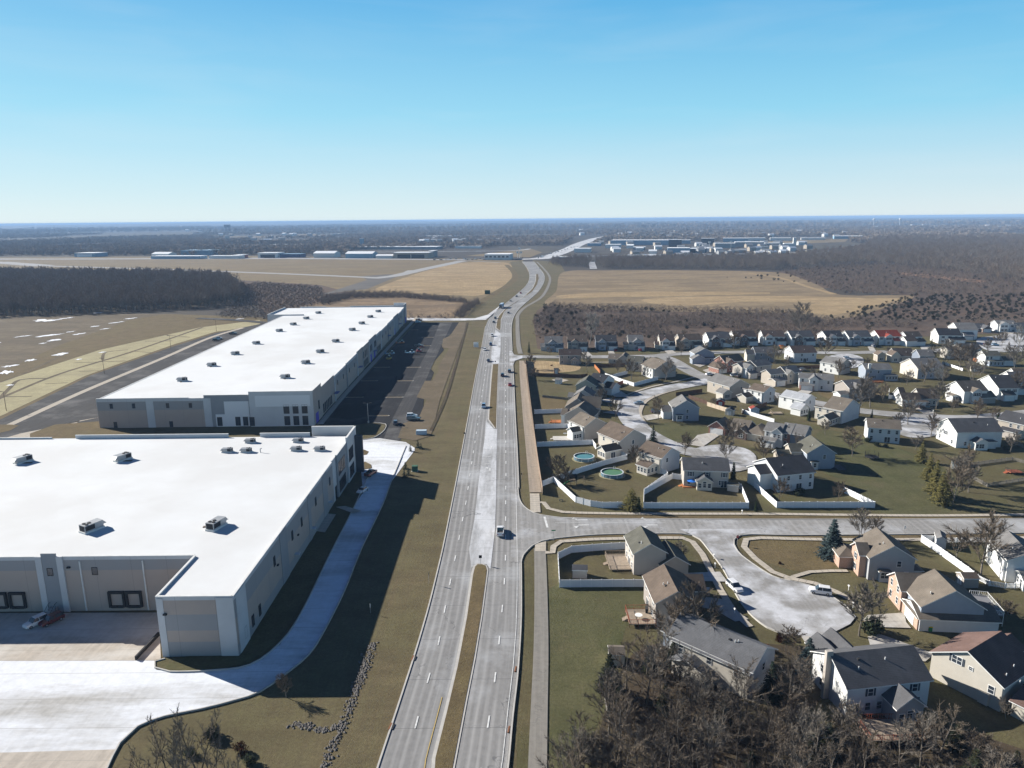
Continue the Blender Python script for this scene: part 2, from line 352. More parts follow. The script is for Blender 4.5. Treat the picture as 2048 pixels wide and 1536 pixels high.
# middle distance left
poly('mud', [(-600, 632), (300, 628), (430, 632), (520, 640), (-600, 900)], .04, g_mud)
poly('field', [(-500, 800), (0, 745), (120, 690), (260, 640), (330, 628), (520, 634), (548, 642), (430, 680), (0, 850), (-400, 1000)], .06, g_brown)
poly('seeded_turf', [(-400, 950), (0, 765), (200, 700), (400, 655), (520, 640), (520, 652), (430, 664), (345, 690), (170, 752), (0, 833), (-400, 1030)], .09, g_seed)
for p0, w_ in (([(-200, 880), (0, 797), (120, 748), (260, 705), (405, 655)], 1.6), ([(0, 765), (60, 742), (140, 702)], 1.1), ([(0, 797), (18, 778), (40, 760), (95, 757)], 1.4),
               ([(205, 720), (212, 705), (256, 700)], 1.2), ([(150, 726), (252, 722)], .8), ([(290, 683), (345, 682)], .8), ([(265, 703), (315, 706)], .8), ([(330, 670), (380, 675)], .8),
               ([(10, 794), (64, 793)], .8), ([(90, 768), (135, 766)], .7), ([(158, 743), (200, 742)], .7)):
    ribbon('dirt_track', p0, w_ * 1.5, .13, g_mud)
def blob(cx, cy, rx, ry, seed, n=22):
    rnd = random.Random(seed); return [(cx + rx * math.cos(2 * PI * i / n) * rnd.uniform(.45, 1.15), cy + ry * math.sin(2 * PI * i / n) * rnd.uniform(.25, 1.2)) for i in range(n)]
for k, (cx, cy, rx, ry) in enumerate([(92, 641, 26, 2.6), (130, 637, 22, 1.2), (195, 626, 12, .8), (100, 671, 34, 1.4), (160, 668, 16, 1.2), (108, 681, 16, 1.8), (120, 709, 17, 2.6), (22, 732, 20, 2.2), (140, 664, 12, .8), (210, 658, 14, .8),
        (12, 745, 18, 4), (60, 721, 14, 2), (262, 637, 16, .9), (235, 645, 18, .9), (190, 653, 14, .9), (45, 673, 20, .7), (-40, 690, 60, 3), (205, 705, 8, 1), (158, 719, 9, 1.1), (20, 771, 9, 1.4), (85, 687, 9, 1.1), (480, 638, 12, .8)]):
    a = -.25 if k not in (0, 2) else -.05
    pts = [(x, y + (x - cx) * a * .5) for x, y in blob(cx, cy, rx, ry, k)]
    poly('snow', pts, .16, m_snow)
# airfield, farm fields
poly('airfield', [(-900, 520), (0, 515), (500, 512), (990, 518), (1046, 520), (1060, 548), (1030, 590), (960, 640), (900, 640), (640, 592), (-900, 610)], .05, g_air)
poly('mown_field', [(735, 586), (905, 528), (1000, 525), (1022, 530), (1030, 545), (1012, 568), (965, 590), (900, 590)], .09, g_mown, sm=12)
ribbon('drainage_swale', [(1013, 530), (1028, 545), (1028, 560), (1005, 578), (965, 602), (950, 612)], 9, .14, g_brown)
poly('stubble_field', [(600, 612), (660, 600), (700, 590), (760, 588), (905, 600), (942, 606), (925, 620), (900, 637), (820, 637), (760, 640), (640, 640)], .1, g_corn)
poly('straw_field', [(1128, 544), (1211, 541), (1400, 541), (1537, 544), (1586, 551), (1635, 570), (1683, 590), (1825, 591.5), (1771, 615), (1717, 632), (1654, 640), (1586, 628), (1294, 622), (1099, 612), (1113, 581)], .1, g_straw, sm=15)
poly('field', [(1128, 590), (1250, 584), (1540, 585), (1540, 588), (1300, 593), (1130, 596)], .13, g_mown, sm=10)
poly('field', [(1290, 598), (1500, 592), (1720, 596), (1700, 606), (1500, 604), (1350, 612)], .13, g_mown, sm=12)
poly('field', [(1590, 615), (1700, 600), (1800, 597), (1750, 612), (1660, 630)], .13, g_mown, sm=12)
ribbon('dirt_track', [(1500, 547), (1560, 556), (1620, 575), (1668, 588)], 7, .14, g_mown)
poly('brushland', [(1066, 640), (1075, 620), (1099, 608), (1294, 615), (1580, 622), (1650, 637), (1720, 632), (1830, 592), (1640, 575), (1540, 545), (1700, 530), (2600, 540), (2600, 668), (1960, 668), (1300, 698), (1075, 698)], .08, g_brush)
poly('brushland', [(545, 642), (500, 600), (470, 560), (640, 570), (700, 585), (640, 605)], .08, g_brush)
poly('bare_earth', [(1780, 543), (1850, 548), (1980, 562), (1960, 566), (1800, 550)], .12, M('orange clay', (.28, .15, .08), (.2, .12, .07), .1))
poly('field', [(930, 512), (1060, 497), (1085, 505), (1060, 515)], .2, g_air); poly('field', [(1500, 484), (1700, 476), (1690, 484), (1560, 489)], .2, g_air)
for k, (cx, cy, rx, ry) in enumerate([(560, 481, 60, 3), (620, 470, 50, 1.6), (500, 474, 60, 1.5), (1490, 467, 60, 1.8), (860, 481, 70, 1.8), (1700, 461, 60, 1), (200, 461, 70, 1), (1350, 451, 70, .8), (990, 486, 60, 2), (760, 486, 50, 1.2), (1250, 484, 60, 1)]):
    poly('field', blob(cx, cy, rx, ry, 50 + k), .25, g_air)
ribbon('runway', [(-1500, 520), (-300, 522), (0, 525), (90, 532)], 40, .3, p_run, sm=False)
ribbon('taxiway', [(90, 532), (300, 538), (470, 544), (600, 549), (760, 556)], 17, .15, p_run, sm=False)
ribbon('taxiway', [(745, 557), (790, 552), (850, 538), (925, 522)], 22, .19, p_run, sm=False)
poly('taxiway', [(800, 548), (815, 541), (845, 540), (835, 545)], .2, p_run)
poly('asphalt_patch', [(690, 583), (735, 578), (790, 555), (812, 549), (770, 549), (720, 553), (735, 560), (640, 590)], .12, M('old grey turf strip', (.12, .105, .09), (.09, .08, .07), .02))
poly('taxiway', [(-600, 515), (100, 517.5), (560, 515.5), (930, 519), (930, 520.5), (560, 518), (0, 519.5), (-600, 519)], .22, p_run)
ribbon('path', [(1000, 525.5), (900, 519.5), (940, 518.5), (1000, 520)], 6, .2, p_run, sm=False)
# far highway
ribbon('road', [(1040, 519), (1075, 517.5), (1100, 513), (1135, 500), (1160, 488), (1190, 478), (1215, 473)], (34, 46), .4, p_hwy)
ribbon('road', [(700, 505), (1000, 502), (1060, 498)], 12, .35, p_hwy); ribbon('road', [(1075, 519), (1200, 512), (1500, 505)], 9, .35, p_hwy)
ribbon('road', [(1187, 538), (1183, 524)], 12, .35, p_hwy)
# ---------------------------------------------------------------- main divided road, from its edges in the photo
EA = [(1700, 710), (1620, 733), (1536, 758), (1443, 789), (1310, 832), (1213, 860), (1100, 887), (993, 908), (940, 918), (842, 936), (757, 951), (700, 963), (650, 971.7), (634, 979), (620, 995.5), (608, 1011), (593, 1029), (575, 1050), (562, 1058.8), (547, 1059.5), (535, 1054), (523.5, 1044.5)]
ED = [(1700, 985), (1620, 1001), (1536, 1014), (1431, 1023), (1357, 1033), (1275, 1038.8), (1236, 1040.8), (1130, 1041), (1060, 1039), (993, 1037), (940, 1035), (890, 1033), (840, 1030), (765, 1027), (723, 1025), (677, 1022.7), (655, 1022), (636.7, 1025), (620, 1034.8), (599, 1058.8), (584, 1076.7), (569, 1085.7), (558.8, 1089.5), (548, 1088), (536, 1078), (523, 1067.7)]
M1L = [(1620, 846), (1536, 863), (1519, 864), (1423.5, 888.4), (1333.6, 910), (1236, 929), (1151, 941.6), (1135, 946), (1129, 953)]
M1R = [(1620, 892), (1536, 910), (1402, 935), (1320, 951), (1236, 964.6), (1143, 976.7), (1133, 974), (1129, 966)]
M3L = [(662, 999), (656, 991), (643, 993), (633.7, 996), (620, 1008), (606.7, 1028.8), (591.7, 1049.8), (576.8, 1064.7), (563, 1070.7), (548, 1071.7)]
M3R = [(662, 1000.5), (655, 1002), (639.7, 1003), (624.7, 1009), (611, 1022.8), (597.7, 1043.8), (584, 1064.7), (569, 1075), (557, 1078), (548, 1076.7)]
def yx(e): return sorted(((p.y, p.x) for p in (G(u, v) for v, u in e)))
def ev(t, y):
    if y <= t[0][0]: a, b_ = t[0], t[1]
    elif y >= t[-1][0]: a, b_ = t[-2], t[-1]
    else:
        for i in range(len(t) - 1):
            if t[i][0] <= y <= t[i + 1][0]: a, b_ = t[i], t[i + 1]; break
    return a[1] + (b_[1] - a[1]) * (y - a[0]) / (b_[0] - a[0] + 1e-9)
def smooth_e(e, it=6):
    t = yx(e); y0, y1 = t[0][0], t[-1][0]; n = 160; k = (y1 / y0) ** (1 / n)
    ys = [y0 * k ** i for i in range(n + 1)]; xs = [ev(t, y) for y in ys]
    for _ in range(it): xs = [xs[0]] + [(xs[i - 1] + 2 * xs[i] + xs[i + 1]) / 4 for i in range(1, n)] + [xs[-1]]
    return list(zip(ys, xs))
tA, tD = smooth_e(EA), smooth_e(ED)
def between(name, ta, tb, z, mat, fa=0.0, fb=1.0, y0=None, y1=None, h=0):
    ys = [y for y, _ in tA if (y0 is None or y > y0) and (y1 is None or y < y1)]
    if y0 is not None: ys = [y0] + ys
    if y1 is not None: ys += [y1]
    vs = []; uvs = []
    for y in ys:
        a, b_ = ev(ta, y), ev(tb, y); vs += [(a + (b_ - a) * fa, y, z), (a + (b_ - a) * fb, y, z)]
        wd = 24.0; uvs += [(wd * fa, y), (wd * fb, y)]
    me = bpy.data.meshes.new(name); me.from_pydata(vs, [], [(2 * i, 2 * i + 1, 2 * i + 3, 2 * i + 2) for i in range(len(ys) - 1)])
    ul = me.uv_layers.new(name='UVMap')
    for lp in me.loops: ul.data[lp.index].uv = uvs[lp.vertex_index]
    me.materials.append(mat); me.update(); return tag(link(name, me), kind='structure')
between('main_road', tA, tD, .205, p_main)
def offs(t, d): return [(y, x + d) for y, x in t]
def off_n(t, d):
    out = []
    for i, (y, x) in enumerate(t):
        a, b_ = t[max(i - 1, 0)], t[min(i + 1, len(t) - 1)]; s = (b_[1] - a[1]) / (b_[0] - a[0] + 1e-9)
        out.append((y, x + d * math.sqrt(1 + s * s)))
    return out
def kerb(t, w_=.3, y0=None, y1=None):
    pts = [(x, y) for y, x in t if (y0 is None or y > y0) and (y1 is None or y < y1)]
    ribbon('kerb', pts, w_, .2, m_kerb, world=True, sm=False, h=1)
yj0, yj1 = G(1040, 1125).y, G(1040, 985).y; yk0, yk1 = G(1028, 728).y, G(1025, 706).y; yl0, yl1 = G(972, 650).y, G(985, 628).y
kerb(off_n(tA, -.2), .3, None, yl0); kerb(off_n(tA, -.2), .3, yl1)
kerb(off_n(tD, .2), .3, None, yj0); kerb(off_n(tD, .2), .3, yj1, yk0); kerb(off_n(tD, .2), .3, yk1)
def median(L, Rr):
    pts = gl([(u, v) for v, u in L]) + gl([(u, v) for v, u in reversed(Rr)])
    c = sum(pts, Vector()) / len(pts)
    poly('median', [tuple(p) for p in pts], .14, m_kerb, world=True)
    inner = []
    n = len(pts)
    for i, p in enumerate(pts):
        t = (pts[(i + 1) % n] - pts[i - 1]); t.z = 0; t.normalize(); q = Vector((-t.y, t.x, 0))
        inner.append(tuple(p + q * (.55 if (p.x < ev(tA, p.y) * .45 + ev(tD, p.y) * .55) else .35) * (-1)))
    # keep the shrink towards the middle
    a0 = sum(pts[i].x * pts[(i + 1) % n].y - pts[(i + 1) % n].x * pts[i].y for i in range(n))
    if a0 > 0: inner = [tuple(2 * pts[i] - Vector(inner[i])) for i in range(n)]
    poly('median_grass', inner, .19, g_brown, world=True)
median(M1L, M1R); median(M3L, M3R)
median([(857.7, 989), (840, 975.5), (798, 978), (760, 981), (729.6, 984)], [(857.7, 993.5), (800, 995), (729, 997.7)])
poly('turning_lane', [(957, 1128), (943, 1137), (938, 1100), (949, 1040), (958, 960), (969, 880), (972, 842), (988, 859), (994.5, 859), (993, 920), (992, 1000), (990, 1060), (981, 1140), (973, 1130)], .1, p_turn)
poly('turning_lane', [(984, 728), (998, 728), (1001, 700), (1001, 668), (991, 660), (985, 690), (982, 715)], .1, p_turn)
poly('road', [(985, 632), (1000, 616), (972, 640), (930, 641.5), (800, 642), (800, 636), (900, 637), (950, 637), (975, 630), (1000, 612)], .11, p_hwy)
poly('verge', [(1020, 640), (1128, 640), (1105, 606), (1118, 580), (1130, 543), (1122, 530), (1110, 524), (1066, 520), (1050, 560), (1000, 600)], .06, g_verge)
poly('verge', [(900, 645), (985, 640), (1062, 560), (1046, 521), (1020, 524), (1030, 550), (990, 590), (950, 612), (930, 640)], .1, g_verge)
for vp_ in ([(1135, 1032), (1300, 1034.5), (1540, 1034.5), (1900, 1035), (2200, 1033)], [(1110, 1081), (1180, 1074.5), (1260, 1073), (1365, 1072.5)], [(2200, 1069), (1850, 1074), (1640, 1075.5), (1520, 1073)]): ribbon('verge', vp_, 2.2, .062, g_brown)
# junction aprons
poly('junction', [(1034, 978), (1037, 995), (1043, 1008), (1053, 1018), (1066, 1026), (1083, 1030.6), (1131, 1037), (1131, 1076), (1083, 1083), (1064, 1092), (1047, 1110), (1041, 1126), (1020, 1126), (1024, 1060), (1022, 978)], .11, p_side)
poly('junction', [(1024, 702), (1028, 710), (1045, 712), (1045, 717), (1030, 722), (1026, 732), (1020, 732), (1018, 702)], .11, p_cul)
poly('road', [(1110, 1035.2), (1200, 1038), (1300, 1039.7), (1535, 1039.7), (2048, 1039), (2900, 1036), (2900, 1064), (2048, 1066), (1632, 1071), (1365, 1068), (1196, 1069.6), (1110, 1078)], .085, p_side)
# streets
poly('road', [(1360, 1060), (1400, 1079), (1415, 1097), (1446, 1138.6), (1472, 1190), (1495.7, 1224.6), (1534, 1256), (1573, 1270), (1620, 1275), (1665, 1268), (1700, 1250), (1712, 1235), (1685, 1210), (1660, 1193), (1618, 1172), (1560, 1160), (1530, 1146), (1482, 1112), (1467, 1089), (1475, 1072), (1520, 1060)], .095, p_cul)
ribbon('road', [(1030, 714), (1150, 714.5), (1300, 713), (1345, 709), (1460, 705), (1560, 704.5), (1640, 706), (1700, 706), (1780, 704), (1850, 703), (1900, 699), (1960, 689), (2048, 676), (2300, 640)], 9, .09, p_side)
ribbon('road', [(1318, 711), (1345, 722), (1370, 737), (1395, 750), (1423, 761)], 9, .1, p_side)
ribbon('road', [(1423, 761), (1388, 768), (1352, 774), (1294, 788), (1262, 805), (1256, 827), (1274, 854), (1313, 880), (1362, 900), (1411, 909), (1450, 915)], 9.5, .105, p_cul)
poly('road', [(1390, 898), (1440, 890), (1490, 898), (1512, 914), (1505, 935), (1465, 945), (1420, 935), (1375, 908)], .115, p_cul, sm=3)
ribbon('road', [(1415, 755), (1500, 778), (1560, 793), (1640, 808), (1700, 819), (1760, 827), (1855, 834), (1937, 837), (2048, 828), (2300, 800)], 9, .1, p_side)
poly('road', [(1795, 838), (1860, 838), (1880, 852), (1870, 872), (1820, 876), (1785, 860)], .11, p_cul, sm=3)
poly('road', [(1650, 716), (1690, 708), (1725, 716), (1720, 733), (1680, 738), (1655, 730)], .11, p_cul, sm=3)
poly('road', [(1955, 678), (1990, 672), (2048, 668), (2200, 668), (2200, 700), (2048, 704), (1990, 704), (1960, 694)], .11, p_cul, sm=4)
# trails and walks
ribbon('trail', [(1073, 1700), (1075, 1536), (1079, 1400), (1082, 1300), (1082, 1200), (1080, 1110), (1079, 1098)], 2.9, .06, p_path)
ribbon('trail', [(1071, 1026), (1069, 988)], 2.9, .06, p_walk)
ribbon('trail', [(1071, 986), (1062, 900), (1055, 840), (1050, 790), (1046, 750), (1045, 722)], 3.7, .065, p_trail)
ribbon('trail', [(1041, 708), (1037, 690), (1035, 660), (1035, 642)], 3.0, .065, p_path)
ribbon('trail', [(1035, 642), (1036, 630), (1050, 615), (1080, 597), (1093, 580), (1100, 560), (1096, 548), (1085, 535), (1074, 524)], 3.2, .1, p_path)
poly('pavement', [(1070, 1090), (1092, 1084), (1092, 1104), (1070, 1104)], .1, p_walk)
for pts, wd in [([(1080, 1006), (1087, 1006), (1097, 1018), (1125, 1025), (1195, 1027.5), (1290, 1028.5), (1540, 1029), (1700, 1031), (1900, 1032), (2200, 1028)], 1.5),
        ([(1090, 1106), (1105, 1106), (1107, 1094), (1122, 1084), (1180, 1080), (1260, 1078), (1365, 1077), (1385, 1085), (1405, 1110), (1420, 1140), (1440, 1180), (1455, 1205), (1470, 1228), (1500, 1255)], 1.6),
        ([(2200, 1074), (1850, 1080), (1640, 1080), (1520, 1077), (1492, 1080), (1488, 1095), (1510, 1118), (1545, 1145), (1580, 1158), (1630, 1168), (1670, 1184), (1700, 1200), (1725, 1225)], 1.6),
        ([(1292, 850), (1283, 838), (1280, 822), (1296, 800), (1340, 783), (1410, 768)], 1.9), ([(1290, 850), (1310, 868), (1345, 885), (1378, 890)], 1.9),
        ([(1255, 790), (1300, 775), (1360, 762), (1400, 752)], 1.5), ([(1120, 726), (1300, 724)], 1.3), ([(1320, 705), (1700, 700)], 1.3), ([(1570, 1162), (1620, 1145), (1695, 1143)], 1.2)]:
    ribbon('sidewalk', pts, wd, .075, p_walk)
def kpx(pts, w_=.25): ribbon('kerb', pts, w_, .17, m_kerb, step=2, h=1)
kpx([(1036, 978), (1038, 996), (1044, 1009), (1054, 1019), (1067, 1027), (1084, 1031.5), (1131, 1037.5), (1200, 1038.5), (1535, 1040), (2048, 1039), (2300, 1038)])
kpx([(1042, 1128), (1047, 1111), (1065, 1092.5), (1083, 1083.5), (1120, 1077), (1196, 1070.5), (1300, 1068.5), (1365, 1068.5), (1385, 1072), (1400, 1080), (1415, 1098), (1446, 1139), (1472, 1190), (1496, 1225), (1534, 1256.5), (1573, 1271)])
kpx([(2300, 1065), (2048, 1067), (1632, 1071.5), (1500, 1070), (1480, 1072), (1468, 1080), (1468, 1090), (1483, 1112), (1530, 1145), (1560, 1159), (1618, 1172), (1660, 1192), (1686, 1209), (1704, 1226)])
# driveways
for pts in [[(1412, 1196), (1447, 1200), (1480, 1228), (1497, 1240), (1470, 1245), (1430, 1222), (1396, 1215)], [(1360, 1148), (1440, 1145), (1455, 1165), (1370, 1163)], [(1735, 1232), (1808, 1227), (1812, 1246), (1822, 1258), (1760, 1256), (1725, 1243)],
        [(1600, 1272), (1650, 1270), (1668, 1312), (1632, 1318)], [(1735, 1275), (1760, 1270), (1870, 1310), (1850, 1325), (1745, 1310)], [(1395, 871), (1425, 866), (1438, 872), (1405, 895), (1376, 890)], [(1284, 833), (1330, 825), (1335, 834), (1294, 842)], [(1386, 730), (1412, 722), (1420, 727), (1400, 735)], [(1405, 741), (1420, 737), (1440, 742), (1424, 752)], [(1526, 770), (1545, 764), (1560, 770), (1545, 776)], [(1595, 785), (1610, 776), (1630, 780), (1615, 790)],
        [(1825, 815), (1845, 812), (1880, 832), (1860, 836)], [(1200, 802), (1215, 797), (1255, 800), (1250, 812)], [(1205, 826), (1235, 820), (1262, 824), (1250, 832)], [(1205, 776), (1240, 782), (1262, 795), (1230, 795)], [(2008, 664), (2030, 664), (2015, 680), (1990, 676)],
        [(1840, 694), (1862, 690), (1868, 700), (1845, 703)], [(1735, 694), (1745, 692), (1752, 702), (1740, 703)], [(1160, 702), (1172, 700), (1185, 712), (1170, 712)], [(1215, 700), (1225, 700), (1232, 711), (1218, 711)], [(1327, 700), (1343, 699), (1352, 706), (1336, 709)]]:
    poly('driveway', pts, .08, p_drive)
# lane paint
mbw = MB()
def dash_line(mb, t, f, y0, y1, on=3.0, off=9.0, w_=.14, z=.262, tb=None, wobble=0):
    y = y0
    while y < y1:
        ya, yb = y, min(y + on, y1); a0, a1 = ev(tA, ya), ev(tA, yb); d0, d1 = ev(tD, ya), ev(tD, yb)
        xa, xb = t(ya), t(yb)
        mb.add([(xa - w_, ya, z), (xa + w_, ya, z), (xb + w_, yb, z), (xb - w_, yb, z)], [(0, 1, 2, 3)]); y += on + off
tC = yx([(1620, 803), (1536, 808), (1460, 830), (1380, 851), (1290, 877), (1200, 893.5), (1100, 914), (1000, 933), (930, 943), (840, 957), (757, 969), (700, 976), (650, 983), (628, 994)])
tE = yx([(1620, 950), (1536, 963), (1440, 978), (1360, 990), (1280, 999), (1180, 1008), (1120, 1011), (1000, 1011.5), (940, 1012), (842, 1011), (757, 1011), (700, 1011), (650, 1012), (628, 1018)])
dash_line(mbw, lambda y: ev(tC, y), 0, 92, 560); dash_line(mbw, lambda y: ev(tE, y), 0, 92, 560)
mbw.build('lane_marking', m_white)['kind'] = 'structure'
mbl = MB(); dash_line(mbl, lambda y: ev(tD, y) - .75, 0, 85, 560, 12, 0, .07); mbl.build('edge_line', m_white)['kind'] = 'structure'
mby = MB(); tM = yx(M1L[:6]); dash_line(mby, lambda y: ev(tM, y) - .95, 0, 85, 112, 3, 0, .08); mby.build('median_line', m_yellow)['kind'] = 'structure'
mbs = MB(); a, b_ = G(1089, 1035), G(1095, 1057); mbs.add([(a.x - .3, a.y, .29), (a.x + .3, a.y, .29), (b_.x + .3, b_.y, .29), (b_.x - .3, b_.y, .29)], [(3, 2, 1, 0)])
for u0, u1, v in ((1210, 1330, 1047.5), (1110, 1160, 1047.5)):
    a, b_ = G(u0, v), G(u1, v); mbs.add([(a.x, a.y - .08, .29), (b_.x, b_.y - .08, .29), (b_.x, b_.y + .08, .29), (a.x, a.y + .08, .29)], [(0, 1, 2, 3)])
def arrow(mb, p, ang, s=1.0, turn=1):
    ca, sa = math.cos(ang), math.sin(ang)
    def q(x, y): return (p.x + (x * ca - y * sa) * s, p.y + (x * sa + y * ca) * s, .29)
    mb.add([q(-.2, -1.6), q(.2, -1.6), q(.2, .6), q(-.2, .6)], [(0, 1, 2, 3)])
    mb.add([q(-.2, .6), q(.2, .6), q(.2 + turn * .7, 1.0), q(turn * .7, 1.25)], [(0, 1, 2, 3)])
    mb.add([q(turn * .6, .5), q(turn * 1.5, 1.25), q(turn * .55, 1.7)], [(0, 1, 2)])
arrow(mbs, G(1160, 1042), PI / 2, 1.3, 1); arrow(mbs, G(1163, 1052), PI / 2, 1.3, -1); arrow(mbs, G(1298, 1042), PI / 2, 1.3, 1); arrow(mbs, G(1300, 1052), PI / 2, 1.3, -1)
arrow(mbs, G(980, 940), 0, 1.2, -1); arrow(mbs, G(983, 895), 0, 1.2, -1)
for i in range(7):
    yy = G(970, 945).y + i * 7.5; x0 = ev(tC, yy) + 5.4; mbs.add([(x0 - .9, yy, .29), (x0 + 1.1, yy + .8, .29), (x0 + 1.1, yy + 1.1, .29), (x0 - .9, yy + .3, .29)], [(0, 1, 2, 3)])
mbs.build('turn_marking', m_white)['kind'] = 'structure'
# ---------------------------------------------------------------- warehouse grounds
poly('truck_yard', [(-900, 1320), (-300, 1322), (310, 1322), (316, 1340), (345, 1345), (430, 1342), (500, 1332), (560, 1290), (600, 1230), (660, 1110), (706, 1018), (726, 985), (722, 940), (716, 900), (716, 884), (760, 880), (812, 886), (830, 900),
      (782, 965), (765, 1010), (722, 1100), (690, 1180), (650, 1260), (618, 1310), (570, 1350), (520, 1385), (470, 1402), (400, 1420), (330, 1434), (275, 1455), (240, 1488), (215, 1536), (190, 1600), (-900, 1600)], .05, p_yard)
poly('dock_apron', [(-900, 1230), (318, 1226), (322, 1322), (-900, 1324)], .07, p_apron)
poly('parking_strip', [(-900, 1500), (-50, 1508), (232, 1500), (214, 1538), (180, 1640), (-900, 1640)], .07, p_apron)
mbp = MB()
for i in range(-8, 4):
    a, b_ = G(30 + i * 42.5, 1530), G(95 + i * 42.5, 1470) if i > -20 else None
    mbp.add([(a.x - .06, a.y, .09), (a.x + .06, a.y, .09), (b_.x + .06, b_.y, .09), (b_.x - .06, b_.y, .09)], [(0, 1, 2, 3)])
mbp.build('stall_line', m_white)['kind'] = 'structure'
poly('grass_island', [(308, 1330), (312, 1321), (330, 1317), (480, 1306), (655, 1020), (716, 935), (724, 960), (706, 1014), (660, 1104), (600, 1225), (555, 1288), (498, 1328), (430, 1340), (340, 1344), (312, 1340)], .11, g_lawn)
kpx([(330, 1319), (310, 1325), (310, 1337), (340, 1345), (430, 1342), (500, 1331), (557, 1290), (602, 1228), (662, 1106), (708, 1016), (726, 975), (738, 950)])
kpx([(214, 1540), (240, 1488), (275, 1455), (330, 1434), (400, 1420), (470, 1402), (520, 1385), (570, 1350), (618, 1310), (650, 1260), (690, 1180), (722, 1100), (765, 1010), (782, 965), (812, 893)])
poly('asphalt_lot', [(640, 852), (655, 830), (835, 645), (918, 645), (905, 665), (882, 688), (888, 700), (858, 735), (868, 745), (848, 795), (845, 832), (810, 850), (800, 880), (765, 878), (690, 878)], .06, p_asph)
poly('asphalt_lane', [(765, 882), (785, 838), (815, 780), (840, 730), (862, 690), (880, 645), (905, 645), (884, 688), (870, 720), (838, 790), (815, 845), (800, 882)], .09, p_asph2)
poly('concrete_apron', [(700, 880), (760, 877), (812, 885), (830, 897), (815, 915), (700, 915)], .1, p_yard)
for u, v in ((780, 676), (800, 654), (826, 660), (856, 675), (775, 693), (850, 692), (765, 735), (828, 735), (740, 762), (812, 762), (710, 795), (790, 795), (760, 832)):
    a = G(u, v); poly('island', [(a.x - 4, a.y - .8, 0), (a.x + 3.5, a.y - .8, 0), (a.x + 4.3, a.y, 0), (a.x + 3.5, a.y + .8, 0), (a.x - 4, a.y + .8, 0), (a.x - 5, a.y, 0)], .12, m_kerb, world=True)
    poly('island_grass', [(a.x - 3.8, a.y - .6, 0), (a.x + 3.3, a.y - .6, 0), (a.x + 3.9, a.y, 0), (a.x + 3.3, a.y + .6, 0), (a.x - 3.8, a.y + .6, 0), (a.x - 4.6, a.y, 0)], .15, g_brown, world=True)
poly('mulch_strip', [(932, 645), (918, 645), (900, 672), (886, 678), (884, 695), (898, 697), (876, 735), (878, 740), (865, 762), (850, 762), (833, 795), (853, 800), (838, 835), (806, 848), (796, 876), (830, 882), (862, 872), (880, 800), (905, 730), (930, 660)], .1,
     grass('dead weeds', (.24, .19, .13), (.19, .15, .10), (.15, .12, .075)))
ribbon('drainage_ditch', [(935, 646), (920, 700), (900, 770), (885, 812), (862, 862)], 1.4, .13, g_bed, step=3)
poly('grass_island', [(655, 872), (700, 852), (748, 846), (772, 850), (765, 866), (745, 878), (690, 880), (640, 880)], .12, g_lawn); kpx([(748, 846), (771, 849), (768, 862), (748, 876), (720, 881)])
poly('grass_island', [(716, 900), (728, 900), (738, 904), (734, 910), (716, 913)], .13, g_brown); poly('grass_island', [(716, 930), (730, 924), (742, 930), (744, 937), (716, 941)], .13, g_brown)
poly('asphalt_lot', [(-400, 1035), (0, 840), (180, 752), (345, 694), (430, 667), (560, 640), (560, 654), (500, 672), (330, 760), (245, 800), (235, 850), (180, 870), (110, 900), (-100, 1060)], .1, p_asph2)
ribbon('concrete_strip', [(10, 855), (60, 832), (180, 778), (330, 715), (420, 676), (486, 656)], 3.4, .14, p_walk)
poly('concrete_apron', [(240, 790), (228, 830), (160, 842), (120, 870), (90, 880), (0, 880), (40, 868), (120, 852), (200, 835)], .13, p_walk)
poly('grass_island', [(60, 868), (110, 850), (205, 843), (235, 858), (440, 862), (440, 880), (60, 880)], .15, g_brown); poly('grass_island', [(-60, 850), (25, 850), (38, 852), (20, 862), (-60, 880)], .15, g_brown)
ribbon('road', [(560, 650), (520, 645), (460, 640), (395, 637)], 8, .12, p_asph2); ribbon('road', [(835, 641), (560, 646)], 8, .115, p_asph2)
ribbon('sidewalk', [(640, 850), (690, 790), (740, 735), (790, 682), (835, 634)], 2.6, .14, p_walk)
poly('patio', [(620, 1062), (650, 1028), (672, 1030), (650, 1066)], .16, p_walk); poly('path', [(672, 1016), (690, 1014), (724, 1024), (705, 1028)], .16, p_walk)
poly('patio', [(1128, 734), (1150, 730), (1165, 738), (1150, 748), (1108, 745)], .1, p_walk) if False else None
poly('patio', [(1103, 760), (1120, 757), (1138, 761), (1120, 766)], .09, p_walk)
# ---------------------------------------------------------------- shared building bits
m_glass, _, _b = nodes_of('window glass', .12, 0, .6); _b.inputs['Base Color'].default_value = (.035, .045, .06, 1)
m_frame = M('white window frame', (.72, .72, .70)); m_frame_d = M('dark frame', (.05, .05, .055))
m_trim = M('white fascia', (.78, .78, .76), (.66, .66, .64), .8)
m_door = M('painted door', (.16, .07, .05)); m_garage = M('white garage door', (.74, .74, .72), (.66, .66, .65), 1.5)
m_metal = M('galvanised metal', (.42, .43, .44), (.32, .33, .34), 1.0, rough=.55, metal=.4)
m_dark = M('dark plastic', (.03, .03, .032)); m_post = M('weathered timber', (.16, .12, .085), (.11, .085, .06), 2)
